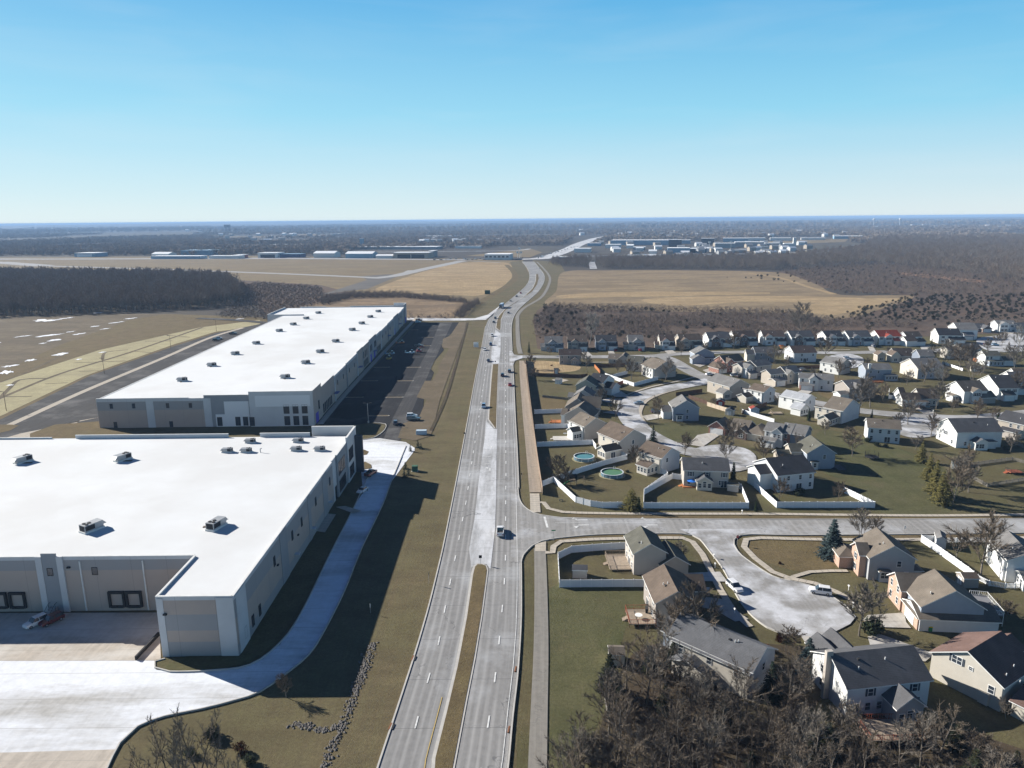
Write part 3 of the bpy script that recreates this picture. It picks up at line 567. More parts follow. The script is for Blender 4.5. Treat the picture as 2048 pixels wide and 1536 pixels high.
# ---------------------------------------------------------------- warehouses
tp_taupe = M('taupe tilt-up concrete', (.42, .355, .31), (.38, .32, .285), .15)
tp_grey = M('mid grey tilt-up concrete', (.30, .31, .325), (.27, .28, .295), .15)
tp_pale = M('pale grey tilt-up concrete', (.56, .57, .58), (.50, .51, .52), .15)
tp_char = M('charcoal tilt-up concrete', (.085, .09, .10), (.07, .075, .085), .2)
m_roof = M('white membrane roof', (.70, .71, .71), (.66, .67, .67), .04, (.62, .62, .61), .03)
m_cap = M('parapet coping', (.70, .70, .68), (.60, .60, .58), .5)
MBP = M('bright pale paint', (.70, .71, .72))
m_purple = M('blue violet door film', (.10, .07, .45))
def seam_mb(mb, ax, c, a0, a1, z0, z1, pitch, d=.02):
    pass
def wh_window(par, ax, c, a, z0, z1, wd, nrm, mull=1):
    """dark window in a wall plane: ax 'x' = wall along x at y=c ; nrm = outward sign"""
    t = 'storefront_window' if wd > 1.3 else 'slot_window'
    f = MB(); p = MB(); e = .05
    def bx(mb, s0, s1, q0, q1, o0, o1):
        lo, hi = sorted((c + nrm * o0, c + nrm * o1))
        if ax == 'x': mb.box(s0, s1, lo, hi, q0, q1, bottom=True)
        else: mb.box(lo, hi, s0, s1, q0, q1, bottom=True)
    a0, a1 = a - wd / 2, a + wd / 2
    for s0, s1, q0, q1 in ((a0 - .06, a0, z0, z1), (a1, a1 + .06, z0, z1), (a0 - .06, a1 + .06, z0 - .08, z0), (a0 - .06, a1 + .06, z1, z1 + .08)): bx(f, s0, s1, q0, q1, 0, .12)
    if mull:
        bx(f, a - .04, a + .04, z0, z1, .01, .1); bx(f, a0, a1, z0 + (z1 - z0) * .35, z0 + (z1 - z0) * .35 + .07, .01, .09)
    bx(p, a0, a1, z0, z1, -.02, .05)
    fo = f.build(t, m_frame_d, par); p.build('pane', m_glass, fo)
def band_mat(name, cols, z_edges):
    """painted horizontal bands by height: real paint scheme"""
    if name in MC: return MC[name]
    m, nt, b = nodes_of(name, .85)
    g = nt.nodes.new('ShaderNodeNewGeometry').outputs['Position']; s = nt.nodes.new('ShaderNodeSeparateXYZ'); nt.links.new(g, s.inputs[0])
    v = nt.nodes.new('ShaderNodeRGB'); v.outputs[0].default_value = (*cols[0], 1); col = v.outputs[0]
    for z, c in zip(z_edges, cols[1:]): col = mixc(nt, math_(nt, 'GREATER_THAN', s.outputs[2], z), col, c)
    col = mixc(nt, math_(nt, 'MULTIPLY', noise(nt, g, .3, 4, .6, .3, .7), .25), col, tuple(x * .8 for x in cols[0]))
    xy = math_(nt, 'ADD', s.outputs[0], math_(nt, 'MULTIPLY', s.outputs[1], 1.0))
    j = math_(nt, 'LESS_THAN', math_(nt, 'FRACT', math_(nt, 'DIVIDE', xy, 7.6)), .008)
    col = mixc(nt, math_(nt, 'MULTIPLY', j, .6), col, (.15, .15, .15))
    nt.links.new(col, b.inputs['Base Color']); MC[name] = m; return m
TA, MG, PG = (.42, .35, .305), (.31, .308, .312), (.56, .57, .585)
bw_side = band_mat('banded wall taupe below pale top', [TA, MG, PG], [9.6, 12.0])
bw_side2 = band_mat('banded wall grey with coping band', [MG, TA, MG, PG], [2.5, 8.0, 11.9])
bw_end = band_mat('banded end wall', [MG, TA, MG, TA, PG], [3.2, 5.6, 9.0, 12.0])
def wall(par, name, ax, c, a0, a1, h, th, mat, inward, z0=0):
    mb = MB(); lo, hi = sorted((c, c + inward * th))
    if ax == 'x': mb.box(a0, a1, lo, hi, z0, h)
    else: mb.box(lo, hi, a0, a1, z0, h)
    o = mb.build(name, mat, par)
    cp = MB(); e = .06
    if ax == 'x': cp.box(a0 - .02, a1 + .02, lo - e, hi + e, h + .003, h + .16, bottom=True)
    else: cp.box(lo - e, hi + e, a0 - .02, a1 + .02, h + .003, h + .16, bottom=True)
    cp.build('coping', m_cap, o); return o
# near warehouse
w1 = thing('warehouse', 'near white-roofed tilt-up warehouse with dock doors facing the truck yard', 'warehouse', (0, 0, 0))
X1, XW, Y0, Y1, YW = -53.2, -68.0, 142.5, 230.5, 125.2
rf = MB(); HR = 12.42
rf.box(-320, X1 - .35, Y0 + .35, Y1 - .35, HR - .4, HR); rf.box(XW + .35, X1 - .35, YW + .35, Y0 + .35, HR - .4, HR + .004)
rf.build('roof', m_roof, w1)
wall(w1, 'dock_wall', 'x', Y0, -320, XW, 12.7, .35, bw_side, 1)
wall(w1, 'wing_west_wall', 'y', XW, YW, Y0, 12.7, .35, bw_side, 1)
wall(w1, 'wing_end_wall', 'x', YW, XW + .35, X1 - .35, 12.7, .35, bw_end, 1)
wall(w1, 'east_wall', 'y', X1, YW, 203, 12.7, .35, bw_side2, -1)
wall(w1, 'east_wall', 'y', X1, 203, 212, 13.0, .35, tp_pale, -1)
wall(w1, 'office_wall', 'y', X1 + .5, 207, 222, 13.4, .5, tp_grey, -1)
wall(w1, 'corner_tower_wall', 'y', X1 + .9, 219.5, 233.2, 15.0, .5, tp_pale, -1)
wall(w1, 'corner_tower_wall', 'x', 233.2, -67, X1 + .9, 15.0, .5, tp_pale, -1)
fin = MB().box(X1 + .95, X1 + 3.4, 229.8, 231.2, 0, 12.6); fin.build('entry_fin', tp_char, w1)
for a0, a1, h in ((-320, -152.5, 12.8), (-152.5, -144.5, 12.3), (-144.5, -94, 13.5), (-94, -83.5, 12.2), (-83.5, -67, 13.6)): wall(w1, 'north_parapet', 'x', Y1, a0, a1, h, .35, tp_pale, -1, 0)
for a0, a1 in ((-53.2, -53.2),): pass
for y0_, y1_ in ((126.0, 131.0), (153, 158), (176, 178.4), (191, 196)):
    MB().box(X1 + .002, X1 + .12, y0_, y1_, 0, 12.5).build('panel_strip', tp_grey if y0_ > 150 else tp_pale, w1)
MB().box(X1 - 3.4, X1 - .1, YW - .1, YW - .002, 0, 12.5).build('panel_strip', tp_pale, w1)
MB().box(XW - .002, XW + 1.3, YW - .08, YW - .003, 0, 12.4).build('panel_strip', tp_pale, w1)
for x0 in (-101.8, -97.3):
    MB().box(x0, x0 + 1.3, Y0 - .35, Y0 - .003, 0, 12.9).build('pilaster', tp_pale, w1)
MB().box(-100.5, -97.3, Y0 - .25, Y0 - .004, 0, 13.6).build('pilaster', tp_grey, w1)
for x0 in (-92.6, -79.2, -113, -126, -139, -152): MB().box(x0, x0 + .25, Y0 - .28, Y0 - .003, .2, 11.8).build('downpipe', m_cap, w1)
for x in (-99, -89.6, -121, -133): wh_window(w1, 'x', Y0 - (.25 if x == -99 else 0), x, 8.6, 10.2, 1.1, -1, 0)
for y in (129.2, 133.4, 137.5): wh_window(w1, 'y', X1, y, 1.6, 3.9, 1.1, 1, 0)
for y in (148.5, 162, 170, 183.5, 199): wh_window(w1, 'y', X1, y, 7.2, 9.4, 1.0, 1, 0)
for k, y in enumerate((209, 211.2, 213.4, 215.6, 221.6, 223.8, 226)):
    for z0, z1 in ((1.2, 4.8), (6.6, 10.6)): wh_window(w1, 'y', X1 + (.5 if y < 219 else .9), y, z0, z1, 1.6, 1)
wh_window(w1, 'y', X1, 205.5, .3, 4.2, 1.7, 1)
for k, x in enumerate((-85.6, -81.9, -107, -111, -117, -121, -127, -131)):      # dock doors
    d = MB(); d.box(x - 1.35, x + 1.35, Y0 - .06, Y0 - .003, 1.3, 4.2); do = d.build('dock_door', tp_taupe, w1)
    s = MB()
    for a, b_, c, d_ in ((x - 1.75, x - 1.3, 1.0, 4.7), (x + 1.3, x + 1.75, 1.0, 4.7), (x - 1.3, x + 1.3, 4.2, 4.7), (x - 1.3, x + 1.3, .9, 1.35)): s.box(a, b_, Y0 - .55, Y0 - .004, c, d_, bottom=True)
    s.build('dock_seal', m_dark, do)
def stair(x, y, label):
    t = thing('dock_stair', label, 'stair', (x, y, 0)); mb = MB()
    for i in range(7): mb.box(-.7, .7, -3.2 + i * .35, -3.2 + (i + 1) * .35, 0, .18 * (i + 1))
    mb.box(-.7, .7, -.75, .0, 0, 1.3); mb.build('steps', m_metal, t)
    for sx in (-.72, .72):
        r = MB(); r.tube((sx, -3.2, .9), (sx, -.75, 2.3), .04); r.tube((sx, -.75, 2.3), (sx, 0, 2.3), .04); r.tube((sx, -3.2, 0), (sx, -3.2, .9), .04); r.tube((sx, -.75, 0), (sx, -.75, 2.3), .04)
        r.build('handrail', m_dark, t)
    for k, sx in enumerate((-1.1, 1.1)):
        b_ = tag(MB().tube((0, 0, 0), (0, 0, 1.25), .1, n=10).build('bollard', m_yellow), 'yellow post at the foot of the dock stair, %s one by %s' % (('left', 'right')[k], 'the pilasters' if x < -80 else 'the wing'), 'bollard'); b_.location = (x + sx, y - 3.9, 0)
stair(-99.3, Y0 - .3, 'grey steel dock stair between the two pale pilasters'); stair(-69.6, Y0 - .3, 'grey steel dock stair tucked against the warehouse wing')
rw = MB(); a, b_ = G(318, 1272), G(272, 1321); dd = (b_ - a).normalized(); nn = Vector((-dd.y, dd.x, 0)) * .18
rw.prism([a + nn, b_ + nn, b_ - nn, a - nn], 0, .9); o = rw.build('ramp_wall', m_dark); tag(o, 'low dark ramp wall beside the warehouse wing', 'wall')
def wall_light(par, x, y, z, nx, ny):
    MB().box(x - .35 if ny else min(x, x + nx * .4), x + .35 if ny else max(x, x + nx * .4), y - .35 if nx else min(y, y + ny * .4), y + .35 if nx else max(y, y + ny * .4), z, z + .3, bottom=True).build('wall_light', m_dark, par)
wall_light(w1, -95.0, Y0 - .003, 10.2, 0, -1); wall_light(w1, -66.5, YW - .003, 9.0, 0, -1); wall_light(w1, X1 + .003, 166, 6.5, 1, 0); wall_light(w1, X1 + .003, 150, 6.5, 1, 0)
for y in (163, 178, 196): MB().box(X1 + .002, X1 + 1.2, y - .8, y + .8, 3.0, 3.15, bottom=True).build('door_canopy', tp_pale, w1)
# far warehouse, turned about a degree
w2 = thing('warehouse', 'far long white-roofed warehouse beside the black asphalt parking lot', 'warehouse', (-81.5, 287.3, 0), .0187)
W_, L_ = 87.3, 314.0
rf = MB(); rf.box(-W_ + .35, -.35, .35, L_ - .35, 11.4, 11.86); rf.build('roof', m_roof, w2)
bw2 = band_mat('banded long wall', [TA, MG, PG], [7.4, 11.0])
wall(w2, 'south_wall', 'x', 0, -W_, -50.2, 12.3, .35, bw2, 1); wall(w2, 'south_wall', 'x', 0, -68.0, -50.3, 12.1, .3, bw2, 1) if False else None
wall(w2, 'south_wall', 'x', 0, -50.2, -39.5, 11.9, .35, tp_pale, 1) if False else None
wall(w2, 'south_wall', 'x', 0, -50.2, -44.0, 12.0, .35, bw2, 1); wall(w2, 'south_wall', 'x', 0, -44.0, -25.5, 13.2, .35, tp_grey, 1)
wall(w2, 'corner_tower_wall', 'x', -.9, -25.5, 0.3, 14.6, .5, tp_pale, 1); wall(w2, 'corner_tower_wall', 'y', .3, -.4, 14, 14.6, .5, tp_taupe, -1)
for x0, x1 in ((-67.5, -64.5), (-44.3, -41.3)): MB().box(x0, x1, -.12, -.003, 0, 12.0).build('panel_strip', tp_pale, w2)
MB().box(-39.8, -26, -.16, -.004, 0, 5.2).build('entry_panel', MBP, w2); MB().box(-36, -26, -.17, -.005, 5.2, 10.6).build('entry_panel', MBP, w2)
MB().box(-23, -.8, -.99, -.903, 8.4, 13.0).build('entry_panel', MBP, w2)
for x in (-38.3, -30.9, -27.8, -24.9): wh_window(w2, 'x', -.16 if x < -26 else -.9, x, .4, 4.0, 1.9, -1)
for x in (-21.2, -17.2, -13.2, -8.6, -5.0, -1.9)[:0]: pass
for x in (-20.5, -16.8, -13.1): pass
for x in (-10.6, -6.9, -3.2):
    wh_window(w2, 'x', -.9, x, .5, 4.2, 2.2, -1); wh_window(w2, 'x', -.9, x, 5.4, 9.0, 2.2, -1)
for x, z in ((-81.5, 8.3), (-72.5, 8.3), (-58.8, 8.2), (-49.6, 8.2)): wh_window(w2, 'x', 0, x, z, z + 1.9, 1.1, -1, 0)
for x in (-80.8, -58.2): wh_window(w2, 'x', 0, x, .2, 2.5, 1.3, -1, 0)
y = 14.0
segs = [(14, 40, 12.6, tp_taupe), (40, 68, 11.9, bw2), (68, 96, 12.3, bw2), (96, 112, 13.2, tp_taupe), (112, 134, 12.6, tp_taupe), (134, 158, 13.4, tp_grey), (158, 178, 12.4, bw2), (178, 210, 12.0, bw2), (210, 238, 12.4, bw2), (238, 262, 13.2, tp_grey), (262, 286, 12.2, bw2), (286, 300, 12.6, bw2), (300, 314, 15.0, tp_grey)]
for k, (y0_, y1_, h, mt) in enumerate(segs):
    wall(w2, 'east_wall', 'y', 0 + (.25 if h > 12.8 else 0), y0_, y1_, h, .35, mt, -1)
    if k: MB().box(.002, .45, y0_ - .45, y0_ + .45, 0, h - .3).build('panel_strip', tp_pale if k % 2 else tp_grey, w2)
for y in (17.5, 20.5, 23.5, 26.5, 29.5, 32.5): wh_window(w2, 'y', 0, y, .8, 4.6, 1.7, 1)
wh_window(w2, 'y', .3, 8.5, 4.8, 8.4, 1.8, 1)
for y in (47, 60, 75, 88, 185, 200, 220, 268, 280): wh_window(w2, 'y', 0, y, 6.5, 8.6, 1.0, 1, 0)
for y in (114, 117.5, 121, 124.5, 128, 162, 166, 170, 174, 303, 308):
    wh_window(w2, 'y', 0, y, .8, 4.4, 1.8, 1)
for y in (116, 121, 126, 137, 141, 152, 156): wh_window(w2, 'y', .25 if y > 134 else 0, y, 6, 9.6, 1.8, 1)
for y in (4.5, 137, 150, 240, 305): MB().box(.3, .42, y - 2.2, y + 2.2, 0, 4.3).build('entry_door', m_purple, w2)
for y in (38, 98, 147, 206, 264): MB().box(.5, 2.4, y - 2.5, y + 2.5, 4.6, 4.8, bottom=True).build('door_canopy', M('slate blue canopy', (.16, .17, .33)), w2)
for a0, a1, h in ((-W_, -66, 12.6), (-66, -46, 12.2), (-46, -26, 12.8), (-26, -8, 12.9), (-10, .2, 15.0)): wall(w2, 'north_parapet', 'x', L_, a0, a1, h, .35, tp_pale, -1)
wall(w2, 'west_wall', 'y', -W_, 0.35, 262, 11.82, .35, bw2, 1); wall(w2, 'notch_wall', 'x', 264, -W_ - 12, -W_ + 16, 12.6, .3, tp_pale, 1)
wall(w2, 'west_wall', 'y', -W_ - 12, 264, 312, 12.8, .35, tp_pale, 1); MB().box(-W_ - 11.6, -W_ + .3, 264.4, 313, 11.3, 11.81).build('roof', m_roof, w2)
# rooftop units
def rtu_meshes():
    b_ = MB(); b_.box(-1.2, 1.2, -2.4, 2.4, .45, 2.1); b_.box(-1.22, -1.18, -2.2, -.4, .7, 1.9, 1); b_.box(1.18, 1.22, -2.2, .2, .7, 1.9, 1); b_.box(-1.0, 1.0, -2.43, -2.39, .6, 1.95, 1)
    k = MB(); k.box(-1.35, 1.35, -2.6, 2.6, 0, .44)
    f = MB(); f.tube((0, 0, 0), (0, 0, .16), .42, n=12)
    h = MB(); h.add([(-1.1, 2.4, 1.0), (1.1, 2.4, 1.0), (1.1, 3.3, 1.0), (-1.1, 3.3, 1.0), (-1.1, 2.4, 2.0), (1.1, 2.4, 2.0)], [(0, 1, 2, 3), (4, 5, 2, 3)[::-1], (1, 5, 2), (0, 3, 4)])
    d = MB(); d.box(-2.6, 2.6, -.5, .5, .02, .12)
    return [x.mesh(n, mt) for x, n, mt in ((b_, 'cabinet', [m_metal, m_dark]), (k, 'curb', m_cap), (f, 'fan', m_dark), (h, 'intake_hood', m_metal), (d, 'duct', m_post))]
RT_ = rtu_meshes()
def rtu(u, v, z, s, label, grp, flip=0, rz=0):
    p = G(u, v, z); t = thing('rooftop_unit', label, 'air conditioner', (p.x, p.y, z + .005), rz + (PI if flip else 0), grp); t.scale = (s, s, s)
    part('cabinet', RT_[0], t); part('curb', RT_[1], t); part('intake_hood', RT_[3], t)
    for x, y in ((-.55, -1.5), (.55, -1.5), (0, -.5)): part('fan', RT_[2], t, (x, y, 2.1))
    if s > .75:
        b_ = part('duct', RT_[4], t, (-1.2, .5, 0), .5)
G1, G2 = 'rooftop units on the near warehouse', 'rooftop units on the far warehouse'
rtu(47, 924, HR, .92, 'large rooftop unit at the far left corner of the near roof', G1, 1, -.5); rtu(246, 920, HR, .92, 'large rooftop unit midway along the back of the near roof', G1, 1, -.5)
rtu(184, 1060, HR, .92, 'large rooftop unit above the dock doors on the near roof', G1, 0, -.5); rtu(433, 1055, HR, .92, 'large rooftop unit nearest the wing of the near roof', G1, 0, -.3)
for u, v, l in ((501, 885, 'small rooftop unit standing alone behind the pair on the near roof'), (455, 904, 'leftmost small rooftop unit on the near roof'), (493, 904, 'small rooftop unit beside the slim vent pipe'), (597, 884, 'small rooftop unit close to the raised back parapet'), (593, 901, 'small rooftop unit in front of the raised parapet'), (640, 901, 'small rooftop unit closest to the glazed corner tower')):
    rtu(u, v, HR, .62, l, 'small rooftop units on the near warehouse', 0, PI / 2)
vp = MB(); vp.tube((0, 0, 0), (0, 0, 1.2), .14, n=8); vp.tube((0, 0, 1.2), (.5, .1, 1.35), .14, n=8); o = vp.build('vent_pipe', m_metal); p = G(521, 905, HR); o.location = (p.x, p.y, HR); tag(o, 'slim grey vent pipe among the small rooftop units', 'vent pipe')
for i, (u, v) in enumerate(((365, 762), (424, 732), (471, 709), (513, 688), (559, 663), (587, 650), (613, 638), (637, 627))):
    rtu(u, v, 11.86, .8, 'grey rooftop unit in the left row of the long roof, %s from the near end' % ('first', 'second', 'third', 'fourth', 'fifth', 'sixth', 'seventh', 'last')[i], G2, 0, PI / 2)
for i, (u, v) in enumerate(((571, 756), (612, 727), (641, 705), (672, 684), (705, 661), (724, 648), (741, 635), (757, 624))):
    rtu(u, v, 11.86, .8, 'grey rooftop unit in the right row of the long roof, %s from the near end' % ('first', 'second', 'third', 'fourth', 'fifth', 'sixth', 'seventh', 'last')[i], G2, 0, PI / 2)
# ---------------------------------------------------------------- houses
SID = {'white': (.72, .72, .70), 'cream': (.56, .52, .45), 'beige': (.45, .41, .365), 'tan': (.42, .37, .31), 'taupe': (.33, .295, .265), 'grey': (.38, .39, .40), 'bluegrey': (.30, .34, .40), 'slate': (.20, .23, .28), 'olive': (.34, .34, .28), 'pale': (.60, .61, .62)}
ROOFC = {'brown': (.125, .098, .078), 'dark': (.060, .060, .065), 'grey': (.17, .165, .16), 'char': (.10, .10, .105), 'tan': (.155, .132, .108), 'mid': (.125, .127, .134), 'red': (.24, .055, .038), 'redbrown': (.15, .097, .082), 'pale': (.36, .37, .39), 'olive': (.105, .103, .086), 'black': (.035, .036, .042), 'maroon': (.088, .066, .058)}  # black shingles: shade of unlit slopes put into the colour
BRK = brick('red brick', (.28, .11, .075), (.22, .085, .06)); BRK2 = brick('orange brick', (.43, .275, .20), (.37, .23, .165), (.5, .45, .4)); BRK3 = brick('dark brick', (.13, .075, .055), (.10, .06, .05))
def wmat(k): return {'brick': BRK, 'obrick': BRK2, 'dbrick': BRK3}.get(k) or siding('siding ' + k, SID[k])
def rmat(k): return shingle('shingles ' + k, ROOFC[k])
WC = {}
def win_mesh(w_, h, sh, big):
    key = (round(w_, 2), round(h, 2), sh, big)
    if key in WC: return WC[key]
    f = MB(); t = .09
    for x0, x1, z0, z1 in ((-w_ / 2 - t, -w_ / 2, -t, h + t), (w_ / 2, w_ / 2 + t, -t, h + t), (-w_ / 2, w_ / 2, -t, 0), (-w_ / 2, w_ / 2, h, h + t)): f.box(x0, x1, -.07, 0, z0, z1, 0, True)
    f.box(-w_ / 2, w_ / 2, -.05, 0, h / 2 - .03, h / 2 + .03, 0, True)
    if w_ > 1.4: f.box(-.04, .04, -.052, 0, 0, h, 0, True)
    if sh:
        for s in (-1, 1): f.box(min(s * (w_ / 2 + t), s * (w_ / 2 + t + .38)), max(s * (w_ / 2 + t), s * (w_ / 2 + t + .38)), -.05, 0, -.03, h + .03, 1, True)
    p = MB(); p.add([(-w_ / 2, -.02, 0), (w_ / 2, -.02, 0), (w_ / 2, -.02, h), (-w_ / 2, -.02, h)], [(0, 1, 2, 3)])
    if big: WC[key] = (f.mesh('window', [m_frame, MSH]), p.mesh('pane', m_glass))
    else:
        for q in p.f: f.add([p.v[i] for i in q], [(0, 1, 2, 3)], 2)
        WC[key] = (f.mesh('window', [m_frame, MSH, m_glass]), None)
    return WC[key]
MSH = M('dark shutter', (.05, .06, .075))
gar = MB(); gar.box(-2.4, 2.4, -.06, 0, 0, 2.3, 0, True)
for z in (.55, 1.12, 1.7): gar.box(-2.4, 2.4, -.075, -.06, z, z + .035, 1, True)
for x in (-2.52, 2.4): gar.box(x, x + .12, -.1, 0, 0, 2.42, 0, True)
gar.box(-2.4, 2.4, -.1, 0, 2.3, 2.42, 0, True)
GAR = gar.mesh('garage_door', [m_garage, M('door groove', (.35, .35, .35))])
dm = MB(); dm.box(-.48, .48, -.06, 0, 0, 2.1, 0, True)
for x in (-.58, .48): dm.box(x, x + .1, -.09, 0, 0, 2.2, 1, True)
DOOR = dm.mesh('door', [m_door, m_frame])
pdm = MB(); pdm.box(-.9, .9, -.03, 0, 0.05, 2.1, 0, True)
for x in (-1.0, -.04, .9): pdm.box(x, x + .09, -.08, 0, 0, 2.2, 1, True)
pdm.box(-1, 1, -.08, 0, 2.12, 2.24, 1, True); PDOOR = pdm.mesh('patio_door', [m_glass, m_frame])
VENT = MB().tube((0, 0, 0), (0, 0, .55), .09, n=6).mesh('roof_vent', m_frame)
BVENT = MB().box(-.2, .2, -.2, .2, 0, .28).mesh('roof_vent', m_dark)
def gable(mbw, mbr, x0, x1, y0, y1, z0, h, ridge, pitch, wi=0, ov=.42, ri=0):
    """walls + slab roof of one block; ridge 'x' or 'y'"""
    w_, d = x1 - x0, y1 - y0; cx, cy = (x0 + x1) / 2, (y0 + y1) / 2
    if ridge == 'h':
        mbw.box(x0, x1, y0, y1, z0, h, wi); rh = min(w_, d) / 2 * pitch; e = ov
        zx = max(0, (w_ - d) / 2); zy = max(0, (d - w_) / 2); zb = h - e * pitch + .1
        vs = [(x0 - e, y0 - e, zb), (x1 + e, y0 - e, zb), (x1 + e, y1 + e, zb), (x0 - e, y1 + e, zb), (cx - zx, cy - zy, h + rh + .12), (cx + zx, cy + zy, h + rh + .12)]
        if w_ >= d: fs = [(0, 1, 5, 4), (1, 2, 5), (2, 3, 4, 5), (3, 0, 4)]
        else: fs = [(0, 1, 4), (1, 2, 5, 4), (2, 3, 5), (3, 0, 4, 5)]
        mbr.add(vs, fs, ri); mbr.add([(v[0], v[1], zb - .16) for v in vs[:4]] + vs[:4], [(0, 1, 5, 4), (1, 2, 6, 5), (2, 3, 7, 6), (3, 0, 4, 7), (3, 2, 1, 0)], 1); return h + rh
    hw = (d if ridge == 'x' else w_) / 2; rh = hw * pitch
    if ridge == 'x':
        P_ = [(x0, y0), (x1, y0), (x1, y1), (x0, y1)]; r0, r1 = (x0, cy), (x1, cy)
        mbw.add([(a, b_, z0) for a, b_ in P_] + [(a, b_, h) for a, b_ in P_] + [(r0[0], r0[1], h + rh), (r1[0], r1[1], h + rh)], [(0, 1, 5, 4), (1, 2, 6, 9, 5), (2, 3, 7, 6), (3, 0, 4, 8, 7)], wi)
    else:
        P_ = [(x0, y0), (x1, y0), (x1, y1), (x0, y1)]; r0, r1 = (cx, y0), (cx, y1)
        mbw.add([(a, b_, z0) for a, b_ in P_] + [(a, b_, h) for a, b_ in P_] + [(r0[0], r0[1], h + rh), (r1[0], r1[1], h + rh)], [(0, 1, 5, 8, 4), (1, 2, 6, 5), (2, 3, 7, 9, 6), (3, 0, 4, 7)], wi)
    t = .2; o = ov
    for s in (-1, 1):
        eh = h - o * pitch
        if ridge == 'x':
            e_ = (y0 - o) if s < 0 else (y1 + o)
            q = [(x0 - o, e_, eh), (x1 + o, e_, eh), (x1 + o, cy, h + rh), (x0 - o, cy, h + rh)]
        else:
            e_ = (x0 - o) if s < 0 else (x1 + o)
            q = [(e_, y1 + o, eh), (e_, y0 - o, eh), (cx, y0 - o, h + rh), (cx, y1 + o, h + rh)]
        if (s > 0): q = [q[1], q[0], q[3], q[2]]
        top = [(a, b_, c + t) for a, b_, c in q]; bot = [(a, b_, c + .012) for a, b_, c in q]
        mbr.add(top, [(0, 1, 2, 3)], ri); mbr.add(bot + top, [(0, 1, 5, 4), (1, 2, 6, 5), (3, 0, 4, 7), (3, 2, 1, 0)], 1)
    return h + rh
def face_pos(B, f, t):
    """point on face f of block B at fraction t (left to right as seen from outside); returns (x, y, rz)"""
    x0, x1, y0, y1 = B[:4]
    if f == 's': return x0 + (x1 - x0) * t, y0, 0
    if f == 'n': return x1 + (x0 - x1) * t, y1, PI
    if f == 'e': return x1, y0 + (y1 - y0) * t, PI / 2
    return x0, y1 + (y0 - y1) * t, -PI / 2
HN = [0]
def house(p1, p2, depth, label, wall='beige', roof='brown', fl=2, ridge='x', pitch=.5, wings=(), faces=(), side='beige', grp=None, base=0, vents=2, width=None, cat='house', chim=None, name='house', lw=None):
    """p1-p2: pixel ends of the foot of the main camera-facing wall; blocks: (x0,x1,y0,y1,h,ridge,pitch,wallkey)"""
    a, b_ = G(*p1), G(*p2); d = b_ - a; W = width or d.length; rz = math.atan2(d.y, d.x); HN[0] += 1
    if lw:                                   # left wall foot seen in the photo gives the turn and the depth
        q = G(*lw) - a; depth = q.length; rz = math.atan2(q.y, q.x) - PI / 2; W = d.x * math.cos(rz) + d.y * math.sin(rz)
    t = thing(name, label, cat, (a.x, a.y, 0), rz, grp); rnd = random.Random(HN[0] * 7 + 1)
    near = a.length < 300
    h = 5.5 if fl == 2 else (2.75 if fl == 1 else fl)
    B = [(0, W, 0, depth, h, ridge, pitch, wall)] + [tuple(x) for x in wings]
    keys = []; mbr = MB(); walls = {}
    for i, bl in enumerate(B):
        k = bl[7] if len(bl) > 7 else wall
        mb = walls.setdefault(k, MB()); j = i * .011
        gable(mb, mbr, bl[0] + j, bl[1] - j, bl[2] + (j if bl[2] >= 0 else 0), bl[3] - j, 0, bl[4] + j, bl[5], bl[6])
    for k, mb in walls.items():
        wn = 'wall' if k not in ('brick', 'obrick', 'dbrick') else 'brick_wall'
        mb.build(wn, wmat(k), t)
    ro = mbr.build('roof', [rmat(roof), m_trim], t)
    for i in range(vents):
        if near or i == 0:
            bl = B[0]; x = bl[0] + (bl[1] - bl[0]) * rnd.uniform(.2, .8); fy = rnd.uniform(.15, .4); y = bl[2] + (bl[3] - bl[2]) * fy
            if bl[5] == 'x': z = bl[4] + (y - bl[2]) * pitch
            else:
                fx = rnd.uniform(.2, .4); x = bl[0] + (bl[1] - bl[0]) * fx; z = bl[4] + (x - bl[0]) * pitch
            if bl[5] != 'h': part('roof_vent', VENT if i % 2 == 0 else BVENT, ro, (x, y, z + .1))
    if chim:
        x, y, zt = chim; c = MB().box(x - .6, x + .6, y - .35, y + .35, 0, zt); c.build('chimney', wmat(side if side != wall else 'cream'), t)
    for fc in faces:
        bi, f, kind, tt = fc[:4]; z = fc[4] if len(fc) > 4 else None
        for q in (tt if isinstance(tt, (list, tuple)) else [tt]):
            x, y, r = face_pos(B[bi], f, q)
            j = bi * .011; off = {'s': (0, j), 'n': (0, -j), 'e': (-j, 0), 'w': (j, 0)}[f]
            off = (off[0], off[1] if not (f == 's' and B[bi][2] < 0) else 0); loc = (x + off[0], y + off[1])
            if kind in ('u', 'l', 'us', 'ls', 'b', 'bs', 'sm', 'arch'):
                w_, hh, zz = {'u': (.9, 1.35, 3.55), 'l': (.9, 1.4, .9), 'us': (.9, 1.35, 3.55), 'ls': (.9, 1.4, .9), 'b': (1.7, 1.45, .85), 'bs': (1.6, 1.35, 3.5), 'sm': (.6, .6, 3.9), 'arch': (1.0, 1.9, .8)}[kind]
                mf, mp = win_mesh(w_, hh, kind in ('us', 'ls', 'bs'), near)
                o = part('window', mf, t, (loc[0], loc[1], z if z is not None else zz), r)
                if mp: part('pane', mp, o)
            elif kind == 'g': part('garage_door', GAR, t, (loc[0], loc[1], .02), r, None if (B[bi][1] - B[bi][0]) > 5.4 else (.8, 1, 1))
            elif kind == 'd': part('door', DOOR, t, (loc[0], loc[1], .15), r)
            elif kind == 'p': part('patio_door', PDOOR, t, (loc[0], loc[1], .15), r)
    if near: pass
    return t, W
REAR = [(0, 's', 'u', (.13, .5, .87)), (0, 's', 'l', (.15, .85)), (0, 's', 'p', .45)]
